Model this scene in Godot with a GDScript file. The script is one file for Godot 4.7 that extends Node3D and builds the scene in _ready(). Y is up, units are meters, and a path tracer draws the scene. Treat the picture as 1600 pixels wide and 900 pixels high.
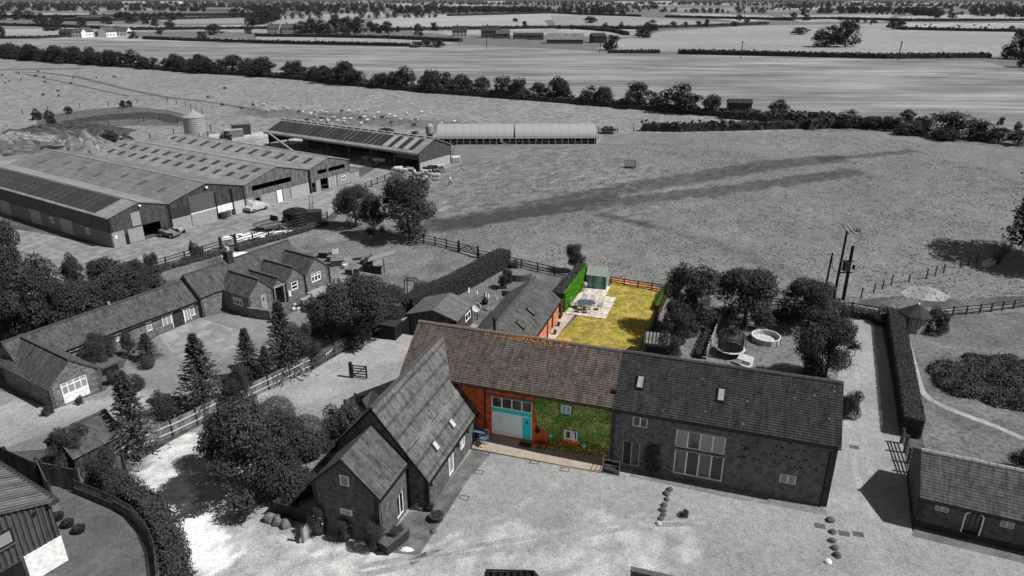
extends Node3D
# A converted farmstead seen from the air: a brick barn with its garden in colour, the neighbours, a cattle farm and the plain beyond in greys.
var M := {}
var used := {}
var rng := RandomNumberGenerator.new()
var cube: ArrayMesh
var CROWN := []
var FAR := []
var CONIFER := []
var BUSH := []
var TRUNK: ArrayMesh
var POT: ArrayMesh

func V(x, y, z): return Vector3(x, y, z)
func pts(a):
	var r := PackedVector2Array()
	for i in range(0, a.size(), 2): r.append(Vector2(a[i], a[i + 1]))
	return r
func rnd(a, b): return rng.randf_range(a, b)

# ---------- a mesh collector: quads are given counter-clockwise as seen from outside
class MB:
	var v := PackedVector3Array()
	var n := PackedVector3Array()
	var t := PackedVector2Array()
	var c := PackedColorArray()
	func tri(a, b, d, col = Color.WHITE, ua = Vector2.ZERO, ub = Vector2.ZERO, ud = Vector2.ZERO):
		var m = (b - a).cross(d - a).normalized()
		v.append(a); v.append(d); v.append(b)
		n.append(m); n.append(m); n.append(m)
		t.append(ua); t.append(ud); t.append(ub)
		c.append(col); c.append(col); c.append(col)
	func quad(a, b, d, e, col = Color.WHITE):
		tri(a, b, d, col, uvof(a, b, e, a), uvof(a, b, e, b), uvof(a, b, e, d))
		tri(a, d, e, col, uvof(a, b, e, a), uvof(a, b, e, d), uvof(a, b, e, e))
	func uvof(a, b, e, p):
		return Vector2((p - a).dot((b - a).normalized()), -(p - a).dot((e - a).normalized()))
	func quad_uv(a, b, d, e, ua, ub, ud, ue, col = Color.WHITE):
		tri(a, b, d, col, ua, ub, ud)
		tri(a, d, e, col, ua, ud, ue)
	func box(x0, y0, z0, x1, y1, z1, col = Color.WHITE):
		hexa([Vector3(x0, y0, z1), Vector3(x1, y0, z1), Vector3(x1, y0, z0), Vector3(x0, y0, z0), Vector3(x0, y1, z1), Vector3(x1, y1, z1), Vector3(x1, y1, z0), Vector3(x0, y1, z0)], col)
	func hexa(p, col = Color.WHITE):
		quad(p[0], p[1], p[5], p[4], col); quad(p[1], p[2], p[6], p[5], col); quad(p[2], p[3], p[7], p[6], col)
		quad(p[3], p[0], p[4], p[7], col); quad(p[4], p[5], p[6], p[7], col); quad(p[3], p[2], p[1], p[0], col)
	func bar(a, b, w, h, col = Color.WHITE):
		var d = (b - a).normalized()
		var up = Vector3.UP if abs(d.y) < 0.95 else Vector3.RIGHT
		var s = d.cross(up).normalized() * w * 0.5
		var u = s.cross(d).normalized() * h * 0.5
		hexa([a - s - u, a + s - u, b + s - u, b - s - u, a - s + u, a + s + u, b + s + u, b - s + u], col)
	func tube(path, radii, sides = 8, col = Color.WHITE, sq = 1.0):
		var rings = []
		for i in path.size():
			var d = (path[min(i + 1, path.size() - 1)] - path[max(i - 1, 0)]).normalized()
			var up = Vector3.UP if abs(d.y) < 0.9 else Vector3.RIGHT
			var s = d.cross(up).normalized()
			var u = s.cross(d).normalized()
			var ring = []
			for k in sides:
				var a = TAU * k / sides
				ring.append(path[i] + (s * cos(a) * sq + u * sin(a)) * radii[i])
			rings.append(ring)
		for i in path.size() - 1:
			for k in sides:
				var j = (k + 1) % sides
				quad(rings[i][k], rings[i][j], rings[i + 1][j], rings[i + 1][k], col)
		for k in range(1, sides - 1):
			tri(rings[0][0], rings[0][k + 1], rings[0][k], col)
			tri(rings[-1][0], rings[-1][k], rings[-1][k + 1], col)
	func lathe(prof, sides = 14, col = Color.WHITE):
		for i in prof.size() - 1:
			for k in sides:
				var a = TAU * k / sides
				var b = TAU * (k + 1) / sides
				var p = prof[i]
				var q = prof[i + 1]
				var A = Vector3(p.x * cos(a), p.y, -p.x * sin(a))
				var B = Vector3(p.x * cos(b), p.y, -p.x * sin(b))
				var C = Vector3(q.x * cos(b), q.y, -q.x * sin(b))
				var D = Vector3(q.x * cos(a), q.y, -q.x * sin(a))
				if p.x > 0.001: tri(A, B, C, col)
				if q.x > 0.001: tri(A, C, D, col)
	func mesh():
		var a = []
		a.resize(Mesh.ARRAY_MAX)
		a[Mesh.ARRAY_VERTEX] = v; a[Mesh.ARRAY_NORMAL] = n; a[Mesh.ARRAY_TEX_UV] = t; a[Mesh.ARRAY_COLOR] = c
		var m = ArrayMesh.new()
		m.add_surface_from_arrays(Mesh.PRIMITIVE_TRIANGLES, a)
		return m

# ---------- naming and placing
func numbered(called):
	var k = used.get(called, 0)
	used[called] = k + 1
	return called if k == 0 else "%s_%03d" % [called, k]
func tag(o, label, category, group = "", kind = ""):
	o.set_meta("label", label)
	if category: o.set_meta("category", category)
	if group: o.set_meta("group", group)
	if kind: o.set_meta("kind", kind)
	return o
func thing(called, label, category, at = Vector3.ZERO, ang = 0.0, group = ""):
	var o := Node3D.new()
	o.name = numbered(called)
	add_child(o)
	o.position = at
	o.rotation.y = -deg_to_rad(ang)
	return tag(o, label, category, group)
func put(parent, called, mesh, mat, xf = Transform3D.IDENTITY):
	var o := MeshInstance3D.new()
	o.mesh = mesh
	o.material_override = mat
	o.transform = xf
	o.name = numbered(called) if parent == self else called
	parent.add_child(o, true)
	return o
func node(parent, called):
	var o := Node3D.new()
	o.name = called
	parent.add_child(o, true)
	return o
func bx(parent, called, mat, x0, y0, z0, x1, y1, z1):
	return put(parent, called, cube, mat, Transform3D(Basis.from_scale(V(x1 - x0, y1 - y0, z1 - z0)), V((x0 + x1) / 2.0, (y0 + y1) / 2.0, (z0 + z1) / 2.0)))
func beam(parent, called, mat, a, b, w, h):
	var d = (b - a).normalized()
	var up = Vector3.UP if abs(d.y) < 0.95 else Vector3.RIGHT
	var s = d.cross(up).normalized()
	var u = s.cross(d).normalized()
	return put(parent, called, cube, mat, Transform3D(Basis(s * w, u * h, -d * a.distance_to(b)), (a + b) / 2.0))
func copy(o, at, turn = 0.0, label = "", size = 1.0):
	var c = o.duplicate()
	c.name = numbered(String(o.name).rstrip("0123456789").trim_suffix("_"))
	add_child(c)
	c.position = at
	c.rotation.y = turn
	c.scale = Vector3.ONE * size
	if label: c.set_meta("label", label)
	return c

# ---------- materials
func gray(l): return Color(l, l, l)
func mat(col, rough = 0.9, tex = null, uv = 1.0, tri = 0, metal = 0.0):
	var m := StandardMaterial3D.new()
	m.albedo_color = col.linear_to_srgb()
	m.roughness = rough
	m.metallic = metal
	m.metallic_specular = 0.3
	if tex:
		m.albedo_texture = tex
		m.uv1_scale = Vector3.ONE * uv
		m.uv1_triplanar = tri > 0
		m.uv1_world_triplanar = tri == 2
	return m
func vcol(m):
	m.vertex_color_use_as_albedo = true
	return m
func noise_of(w, h, freq, sd, oct = 3):
	var f := FastNoiseLite.new()
	f.seed = sd; f.frequency = freq; f.fractal_octaves = oct
	var im = f.get_seamless_image(w, h)
	im.convert(Image.FORMAT_L8)
	return im.get_data()
func lin8(f):
	f = clampf(f, 0.0, 1.0)
	return int(255.0 * (f * 12.92 if f < 0.0031308 else 1.055 * pow(f, 1.0 / 2.4) - 0.055) + 0.5)
func hash2(a, b): return fposmod(sin(a * 127.1 + b * 311.7 + 3.3) * 43758.547, 1.0)
func picture(w, h, f: Callable):
	var d := PackedByteArray()
	d.resize(w * h)
	for y in h:
		for x in w: d[y * w + x] = lin8(f.call(x, y))
	var im = Image.create_from_data(w, h, false, Image.FORMAT_L8, d)
	im.convert(Image.FORMAT_RGB8)
	return ImageTexture.create_from_image(im)

func make_materials():
	var n1 = noise_of(512, 512, 0.05, 11, 4)
	var n2 = noise_of(512, 512, 0.012, 12, 4)
	var n3 = noise_of(512, 512, 0.2, 13, 2)
	var r := RandomNumberGenerator.new()
	r.seed = 5
	# grass: tufts and bare flecks; gravel: fine stones
	var grass = picture(512, 512, func(x, y):
		var i = y * 512 + x
		var f = 0.52 + (n1[i] - 128) / 620.0 + (n3[i] - 128) / 520.0 + (n2[i] - 128) / 1500.0 + r.randf_range(-0.1, 0.1)
		if n3[i] > 172 and n1[i] < 118: f *= 0.7
		return f)
	var gravel = picture(512, 512, func(x, y):
		var i = y * 512 + x
		return 0.6 + (n1[i] - 128) / 1100.0 + (n3[i] - 128) / 700.0 + (n2[i] - 128) / 2500.0 + r.randf_range(-0.12, 0.12))
	var plain = picture(256, 256, func(x, y):
		var i = y * 1024 + x * 2
		return 0.7 + (n2[i] - 128) / 500.0 + (n1[i] - 128) / 900.0 + r.randf_range(-0.04, 0.04))
	var tile = picture(512, 512, func(x, y):
		var row = y / 16
		var col = ((x + 8 * (row % 2)) % 512) / 16
		var i = y * 512 + x
		var j = (y / 12 % 512) * 512 + x
		var f = 0.55 + 0.26 * (hash2(col, row) - 0.5) + (n2[i] - 128) / 900.0 + (n1[j] - 128) / 480.0 + r.randf_range(-0.05, 0.05)
		return f * (0.9 if (x + 8 * (row % 2)) % 16 == 0 else 1.0))
	var brick = picture(512, 506, func(x, y):
		var row = y / 11
		var xx = (x + 16 * (row % 2)) % 512
		var i = (y % 512) * 512 + x
		if y % 11 == 0 or xx % 32 < 2: return 0.62 + (n1[i] - 128) / 500.0
		return 0.55 + 0.3 * (hash2(xx / 32, row) - 0.5) + (n2[i] - 128) / 500.0 + r.randf_range(-0.06, 0.06))
	var edges = []
	for k in 22:
		var e = [0]
		while e[-1] < 512: e.append(e[-1] + r.randi_range(18, 60))
		edges.append(e)
	var stone = picture(512, 512, func(x, y):
		var row = mini(y / 24, 21)
		var e = edges[row]
		var k = 0
		while e[k + 1] <= x: k += 1
		var i = y * 512 + x
		if y % 24 < 2 or x - e[k] < 2: return 0.36 + (n1[i] - 128) / 700.0
		return 0.55 + 0.42 * (hash2(k, row) - 0.5) + (n1[i] - 128) / 420.0 + r.randf_range(-0.05, 0.05))
	var board = picture(512, 256, func(x, y):
		var i = ((y / 10) * 512 + x) % 262144
		var f = 0.55 + 0.34 * (hash2(x / 16, 7) - 0.5) + (n3[i] - 128) / 600.0 + (n2[y * 512 + x] - 128) / 520.0
		return f)
	var rib = picture(256, 64, func(x, y): return 0.62 + 0.08 * (hash2(x / 32, 5) - 0.5) + (n2[(y * 8 % 512) * 512 + x * 2] - 128) / 600.0 + r.randf_range(-0.04, 0.04))
	var ribbed = func(w, period, deep):
		var d := PackedByteArray()
		d.resize(w * 16)
		for y in 16:
			for x in w: d[y * w + x] = int(127 + 120 * sin(TAU * x / period))
		var im = Image.create_from_data(w, 16, false, Image.FORMAT_L8, d)
		im.convert(Image.FORMAT_RGBA8)
		im.bump_map_to_normal_map(deep)
		return ImageTexture.create_from_image(im)
	var rib_n = ribbed.call(256, 16.0, 6.0)
	var asb_n = ribbed.call(512, 8.0, 4.0)
	var asb = picture(512, 512, func(x, y):
		var i = y * 512 + x
		return 0.58 + 0.12 * (hash2(x / 32, y / 86) - 0.5) + (n2[i] - 128) / 1100.0 + (n1[i] - 128) / 900.0 + r.randf_range(-0.07, 0.07))
	var stripe = picture(512, 512, func(x, y):
		var i = y * 512 + x
		var f = 0.56 + (n2[i] - 128) / 520.0 + (n1[i] - 128) / 900.0 + r.randf_range(-0.05, 0.05) + 0.09 * (hash2(y, 1) - 0.5)
		var a = fposmod(y * 16.0 / 512.0, 1.0)
		var w = hash2(y / 32, 9)
		if a < 0.2: f *= 0.92 - 0.2 * w
		elif a > 0.5 and a < 0.6: f *= 1.05 + 0.25 * w
		f *= 0.9 + 0.2 * hash2(y / 32, 3)
		return f)
	var k = 1.0 / 0.55
	M.grass = vcol(mat(gray(1.0 / 0.52), 1.0, grass, 1 / 14.0, 2))
	M.far_grass = vcol(mat(gray(1.0 / 0.52), 1.0, grass, 1 / 60.0, 2))
	M.gravel = vcol(mat(gray(1.0 / 0.6), 1.0, gravel, 1 / 17.0, 2))
	M.concrete = vcol(mat(gray(1.0 / 0.7), 0.95, plain, 1 / 11.0, 2))
	M.stripe = vcol(mat(gray(1.0 / 0.56), 1.0, stripe, 1.0))
	M.leaf = vcol(mat(Color.WHITE, 0.75))
	M.leaf.backlight_enabled = true
	M.leaf.backlight = Color(0.05, 0.05, 0.05)
	M.green_leaf = vcol(mat(Color.WHITE, 0.7))
	var tiles = func(c): return mat(c * k, 0.92, tile, 1 / 6.1)
	M.tile_main = tiles.call(Color(0.092, 0.078, 0.068))
	M.tile_dark = tiles.call(gray(0.034))
	M.tile_hut = tiles.call(gray(0.068))
	M.tile_mid = tiles.call(gray(0.075))
	M.tile_pale = vcol(tiles.call(gray(0.1)))
	M.ridge_main = mat(Color(0.16, 0.14, 0.12) * 1.4, 0.95, plain, 0.7, 2)
	M.ridge_dark = mat(gray(0.10), 0.95, plain, 0.7, 2)
	var bricks = func(c):
		var m = mat(c * k, 0.95, brick, 1.0)
		m.uv1_scale = V(1 / 3.6, 1 / 3.45, 1)
		return m
	M.brick_red = bricks.call(Color(0.5, 0.1, 0.042))
	M.brick_orange = bricks.call(Color(0.52, 0.20, 0.11))
	M.brick_dark = bricks.call(gray(0.12))
	M.brick_hut = bricks.call(gray(0.085))
	M.brick_mid = bricks.call(gray(0.095))
	M.stone = mat(gray(0.15) * k, 0.95, stone, 1 / 4.2)
	M.stone_pale = mat(gray(0.2) * k, 0.95, stone, 1 / 4.2)
	M.board_dark = mat(gray(0.05) * k, 0.9, board, 1 / 4.8)
	M.board_mid = mat(gray(0.115) * k, 0.9, board, 1 / 4.8)
	M.board_fence = mat(gray(0.14) * k, 0.9, board, 1 / 4.8)
	M.clad_dark = mat(gray(0.045) * 1.6, 0.6, rib, 1 / 5.0)
	M.clad_mid = mat(gray(0.08) * 1.6, 0.6, rib, 1 / 5.0)
	M.sheet = mat(gray(0.27) * 1.7, 0.85, asb, 1 / 16.0)
	M.sheet_old = mat(gray(0.2) * 1.7, 0.85, asb, 1 / 16.0)
	M.sheet_metal = mat(gray(0.15) * 1.5, 0.5, rib, 1 / 5.0)
	for e in ["clad_dark", "clad_mid", "sheet_metal", "sheet", "sheet_old"]:
		M[e].normal_enabled = true
		M[e].normal_texture = asb_n if e in ["sheet", "sheet_old"] else rib_n
	for e in [["white", 0.75, 0.6], ["pale", 0.42, 0.8], ["light", 0.28, 0.85], ["mid", 0.15, 0.85], ["gray", 0.09, 0.85], ["dark", 0.035, 0.8], ["black", 0.012, 0.6], ["wood", 0.06, 0.9], ["wood_pale", 0.3, 0.85], ["block", 0.27, 0.9], ["rooflight", 0.045, 0.6], ["slab", 0.3, 0.9], ["wall_pale", 0.33, 0.9]]:
		M[e[0]] = mat(gray(e[1]) / 0.7, e[2], plain, 0.5, 2)
	M.glass = mat(gray(0.012), 0.06)
	M.glass.metallic_specular = 0.6
	M.glass_pale = mat(gray(0.26), 0.08)
	M.glass_pale.metallic_specular = 0.6
	M.glass_mid = mat(gray(0.09), 0.08)
	M.glass_mid.metallic_specular = 0.6
	M.glass_blue = mat(Color(0.68, 0.8, 0.84), 0.12)
	M.glass_blue.metallic_specular = 0.6
	M.solar = mat(gray(0.03), 0.25)
	M.solar_frame = mat(gray(0.11), 0.5)
	M.metal = mat(gray(0.42), 0.45, plain, 0.3, 2, 0.1)
	M.steel = mat(gray(0.3), 0.4, null, 1.0, 0, 0.7)
	M.turquoise = mat(Color(0.015, 0.66, 0.7), 0.5)
	M.cream = mat(Color(0.85, 0.8, 0.68), 0.6)
	M.window_white = mat(Color(0.78, 0.78, 0.76), 0.5)
	M.lintel = mat(Color(0.13, 0.12, 0.11) * 1.4, 0.95, plain, 0.9, 2)
	M.blue_gray = mat(Color(0.10, 0.14, 0.22), 0.6)
	M.terracotta = mat(Color(0.28, 0.07, 0.03), 0.85)
	M.mint = mat(Color(0.12, 0.55, 0.38), 0.6)
	M.shed_green = mat(Color(0.15, 0.27, 0.26) * k, 0.85, board, 1 / 4.8)
	M.shed_roof = mat(Color(0.25, 0.28, 0.25) * 1.4, 0.95, plain, 0.5, 2)
	M.patio = mat(Color(0.60, 0.53, 0.47) * 1.3, 0.95, plain, 0.4, 2)
	M.patio_b = mat(Color(0.52, 0.46, 0.41) * 1.3, 0.95, plain, 0.4, 2)
	M.patio_c = mat(Color(0.66, 0.60, 0.54) * 1.3, 0.95, plain, 0.4, 2)
	M.fence_brown = mat(Color(0.07, 0.03, 0.022) * 1.4, 0.9, plain, 0.7, 2)
	M.furniture = mat(Color(0.33, 0.31, 0.29), 0.5)
	M.table_gray = mat(Color(0.07, 0.085, 0.10), 0.4)
	M.lichen = mat(Color(0.55, 0.19, 0.03), 1.0)
	M.gutter_brown = mat(Color(0.03, 0.018, 0.014), 0.5)
	M.skin = mat(gray(0.3), 0.6)
	M.bark = mat(gray(0.06) * 1.4, 1.0, plain, 1.0, 2)
	M.soil = vcol(mat(gray(1.0 / 0.52), 1.0, grass, 1 / 9.0, 2))
	M.cloth = mat(gray(0.8), 0.9)
	M.cloth.backlight_enabled = true
	M.cloth.backlight = Color(0.5, 0.5, 0.5)
	M.tarp = mat(gray(0.3), 0.35)
	M.hide = vcol(mat(Color.WHITE, 0.9))
	M.water = mat(gray(0.02), 0.08)

# ---------- building pieces
# a wall in its own plane: x along, y up, z out; top is x,y,x,y...; holes are [x0,x1,y0,y1]
func wall(parent, called, m, xf, top, y0, holes = [], depth = 0.16):
	var b := MB.new()
	var xs = []
	for i in range(0, top.size(), 2): xs.append(top[i])
	for h in holes:
		xs.append(h[0]); xs.append(h[1])
	xs.sort()
	var height = func(x):
		for i in range(0, top.size() - 2, 2):
			if x >= top[i] - 0.0001 and x <= top[i + 2] + 0.0001: return lerpf(top[i + 1], top[i + 3], clampf((x - top[i]) / maxf(top[i + 2] - top[i], 0.0001), 0, 1))
		return top[-1]
	var q = func(xa, xb, ya, yb, yc, yd):
		b.quad_uv(V(xa, ya, 0), V(xb, yb, 0), V(xb, yc, 0), V(xa, yd, 0), Vector2(xa, -ya), Vector2(xb, -yb), Vector2(xb, -yc), Vector2(xa, -yd))
	for i in xs.size() - 1:
		var xa = xs[i]
		var xb = xs[i + 1]
		if xb - xa < 0.001: continue
		var cuts = []
		for h in holes:
			if h[0] < xa + 0.001 and h[1] > xb - 0.001: cuts.append(h)
		cuts.sort_custom(func(a, c): return a[2] < c[2])
		var y = y0
		for h in cuts:
			if h[2] > y + 0.001: q.call(xa, xb, y, y, h[2], h[2])
			y = h[3]
		q.call(xa, xb, y, y, height.call(xb), height.call(xa))
	for h in holes:
		var d = -depth
		b.quad(V(h[0], h[2], 0), V(h[1], h[2], 0), V(h[1], h[2], d), V(h[0], h[2], d))
		b.quad(V(h[0], h[3], d), V(h[1], h[3], d), V(h[1], h[3], 0), V(h[0], h[3], 0))
		b.quad(V(h[0], h[2], 0), V(h[0], h[2], d), V(h[0], h[3], d), V(h[0], h[3], 0))
		b.quad(V(h[1], h[2], d), V(h[1], h[2], 0), V(h[1], h[3], 0), V(h[1], h[3], d))
	var x0 = top[0]
	var x1 = top[-2]
	if holes.is_empty(): b.quad(V(x1, y0, -0.3), V(x0, y0, -0.3), V(x0, top[1], -0.3), V(x1, top[-1], -0.3))
	b.quad(V(x0, y0, -0.3), V(x0, y0, 0), V(x0, top[1], 0), V(x0, top[1], -0.3))
	b.quad(V(x1, y0, 0), V(x1, y0, -0.3), V(x1, top[-1], -0.3), V(x1, top[-1], 0))
	return put(parent, called, b.mesh(), m, xf)
func face(side, off):
	match side:
		"front": return Transform3D(Basis.IDENTITY, V(0, 0, off))
		"back": return Transform3D(Basis(V(-1, 0, 0), V(0, 1, 0), V(0, 0, -1)), V(0, 0, off))
		"left": return Transform3D(Basis(V(0, 0, 1), V(0, 1, 0), V(-1, 0, 0)), V(off, 0, 0))
	return Transform3D(Basis(V(0, 0, -1), V(0, 1, 0), V(1, 0, 0)), V(off, 0, 0))
# a framed window set into a hole: panes are [columns, rows]
func window(parent, xf, x0, x1, y0, y1, nx, ny, fm, pm, called = "window", bar = 0.07, z = -0.1, split = 0.5):
	var w = node(parent, called)
	w.transform = xf
	var b := MB.new()
	var z0 = z - 0.05
	b.box(x0, y0, z0, x1, y0 + bar, z + 0.02); b.box(x0, y1 - bar, z0, x1, y1, z + 0.02)
	b.box(x0, y0 + bar, z0, x0 + bar, y1 - bar, z + 0.02); b.box(x1 - bar, y0 + bar, z0, x1, y1 - bar, z + 0.02)
	var xs = [x0 + bar]
	var ys = [y0 + bar]
	for i in range(1, nx):
		var x = x0 + (x1 - x0) * i / nx
		b.box(x - bar / 2, y0 + bar, z0 + 0.005, x + bar / 2, y1 - bar, z + 0.015)
		xs.append(x)
	for j in range(1, ny):
		var y = y0 + (y1 - y0) * (split if ny == 2 else float(j) / ny)
		b.box(x0 + bar, y - bar / 2, z0 + 0.008, x1 - bar, y + bar / 2, z + 0.012)
		ys.append(y)
	xs.append(x1 - bar); ys.append(y1 - bar)
	put(w, "frame", b.mesh(), fm)
	for i in nx:
		for j in ny: bx(w, "pane", pm if not pm is Array else pm[(i * 2 + j) % pm.size()], xs[i], ys[j], z - 0.03, xs[i + 1], ys[j + 1], z - 0.015)
	return w
# a tiled slope between eave e0-e1 and ridge r0-r1, laid in lapped courses
func slope(parent, called, m, e0, e1, r1, r0, course = 0.19, lip = 0.028, thick = 0.1, band = 0):
	var b := MB.new()
	var up = (r0 - e0)
	var L = up.length()
	var nn = (e1 - e0).cross(r0 - e0).normalized()
	var n = maxi(1, int(round(L / course)))
	var u0 = rnd(0, 5)
	var v0 = rnd(0, 5)
	var wide = e0.distance_to(e1)
	var sag = []
	for q in int(wide / 1.3) + 3: sag.append(rnd(-0.03, 0.03))
	for i in n:
		var a = float(i) / n
		var c = float(i + 1) / n
		var ea = e0.lerp(r0, a)
		var eb = e1.lerp(r1, a)
		var ra = e0.lerp(r0, c)
		var rb = e1.lerp(r1, c)
		var k0 = (ea - e0).dot((e1 - e0).normalized())
		var k1 = k0 + ea.distance_to(eb)
		var va = v0 - a * L
		var vc = v0 - c * L
		var col = gray(rnd(0.5, 0.7)) if band > 0 and i % band == 1 else Color.WHITE
		var ms = maxi(1, int(wide / 1.3)) if lip > 0.025 else 1
		for q in ms:
			var f0 = float(q) / ms
			var f1 = float(q + 1) / ms
			var g0 = nn * (sag[q] * sin(PI * minf(1.0, a + 0.25)))
			var g1 = nn * (sag[q + 1] * sin(PI * minf(1.0, a + 0.25)))
			var h0 = nn * (sag[q] * sin(PI * minf(1.0, c + 0.25)))
			var h1 = nn * (sag[q + 1] * sin(PI * minf(1.0, c + 0.25)))
			var A = ea.lerp(eb, f0) + g0
			var B = ea.lerp(eb, f1) + g1
			b.quad_uv(A + nn * lip, B + nn * lip, ra.lerp(rb, f1) + h1, ra.lerp(rb, f0) + h0, Vector2(u0 + lerpf(k0, k1, f0), va), Vector2(u0 + lerpf(k0, k1, f1), va), Vector2(u0 + lerpf(k0, k1, f1), vc), Vector2(u0 + lerpf(k0, k1, f0), vc), col)
			b.quad(A, B, B + nn * lip, A + nn * lip, col)
	var d = nn * -thick
	b.quad(e0 + d, e1 + d, e1, e0); b.quad(e1 + d, r1 + d, r1, e1); b.quad(r0 + d, e0 + d, e0, r0); b.quad(e1 + d, e0 + d, r0 + d, r1 + d); b.quad(r1 + d, r0 + d, r0, r1)
	return put(parent, called, b.mesh(), m)
func ridge_tiles(parent, m, a, b, each = 0.45, r = 0.13):
	var n = maxi(1, int(a.distance_to(b) / each))
	var k := MB.new()
	var l = a.distance_to(b) / n
	k.tube([V(0, 0, 0), V(l * 0.94, 0, 0)], [r, r * 1.02], 6)
	var me = k.mesh()
	var d = (b - a).normalized()
	for i in n:
		put(parent, "ridge_tile", me, m, Transform3D(Basis(d, Vector3.UP, d.cross(Vector3.UP)), a.lerp(b, float(i) / n)).translated_local(V(0, rnd(-0.012, 0.012), 0)))
# walls and a two-sided roof: ridge along x from 0 to L; z from zb to zf, ridge at zr
func house(t, L, zb, zf, eave, top, zr, wm, rm, o = {}):
	var y0 = o.get("y0", -0.1)
	var ov = o.get("over", 0.22)
	var vg = o.get("verge", 0.1)
	var kf = (top - eave) / (zf - zr)
	var kb = (top - eave) / (zr - zb)
	var eb = o.get("eave_back", eave)
	kb = (top - eb) / (zr - zb)
	var H = o.get("holes", {})
	wall(t, "front_wall", o.get("wm_front", wm), face("front", zf), [0, eave, L, eave], y0, H.get("front", []))
	wall(t, "back_wall", wm, face("back", zb), [-L, eb, 0, eb], y0, H.get("back", []))
	wall(t, "gable_wall", o.get("wm_left", wm), face("left", 0), [zb, eb, zr, top, zf, eave], y0, H.get("left", []))
	wall(t, "gable_wall", o.get("wm_right", wm), face("right", L), [-zf, eave, -zr, top, -zb, eb], y0, H.get("right", []))
	var c = o.get("course", 0.19)
	var lip = o.get("lip", 0.028)
	var yt = top + 0.09
	var x0 = -vg
	var x1 = L + vg
	slope(t, "roof_slope", rm, V(x0, eave - kf * ov + 0.09, zf + ov), V(x1, eave - kf * ov + 0.09, zf + ov), V(x1, yt, zr), V(x0, yt, zr), c, lip, 0.1, o.get("band", 0))
	slope(t, "roof_slope", o.get("rm_back", rm), V(x1, eb - kb * ov + 0.09, zb - ov), V(x0, eb - kb * ov + 0.09, zb - ov), V(x0, yt, zr), V(x1, yt, zr), c, lip)
	if o.get("ridge"):
		if o.get("ridge_each"): ridge_tiles(t, o.ridge, V(x0, yt, zr), V(x1, yt, zr), o.ridge_each)
		else: beam(t, "ridge", o.ridge, V(x0, yt + 0.02, zr), V(x1, yt + 0.02, zr), 0.26, 0.1)
	if o.get("gutter"):
		beam(t, "gutter", o.gutter, V(x0, eave - kf * ov - 0.02, zf + ov + 0.05), V(x1, eave - kf * ov - 0.02, zf + ov + 0.05), 0.11, 0.09)
# point on the front slope, for rooflights and panels: k 0 at the eave wall, 1 at the ridge
func rooflight(t, x, w, zf, eave, zr, top, k0, k1, fm, pm, called = "rooflight", rise = 0.14):
	var n = V(0, zf - zr, top - eave).normalized()
	var a = V(x, lerpf(eave, top, k0) + 0.09, lerpf(zf, zr, k0))
	var c = V(x, lerpf(eave, top, k1) + 0.09, lerpf(zf, zr, k1))
	var r = node(t, called)
	var up = (c - a)
	var s = V(1, 0, 0)
	var mid = (a + c) / 2 + n * rise * 0.5
	put(r, "frame", cube, fm, Transform3D(Basis(s * w, n * rise, up * -1.0), mid))
	put(r, "pane", cube, pm, Transform3D(Basis(s * w * 0.72, n * 0.02, up * -0.8), mid + n * (rise * 0.5 + 0.003)))
	return r
func panel_on(t, called, m, x, w, zf, eave, zr, top, k0, k1, rise = 0.05):
	var sg = signf(zf - zr)
	var n = V(0, absf(zf - zr), (top - eave) * sg).normalized()
	var a = V(x, lerpf(eave, top, k0) + 0.09, lerpf(zf, zr, k0))
	var c = V(x, lerpf(eave, top, k1) + 0.09, lerpf(zf, zr, k1))
	return put(t, called, cube, m, Transform3D(Basis(V(w, 0, 0), n * rise, (a - c) * sg), (a + c) / 2 + n * (rise * 0.5 + 0.02)))

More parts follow.
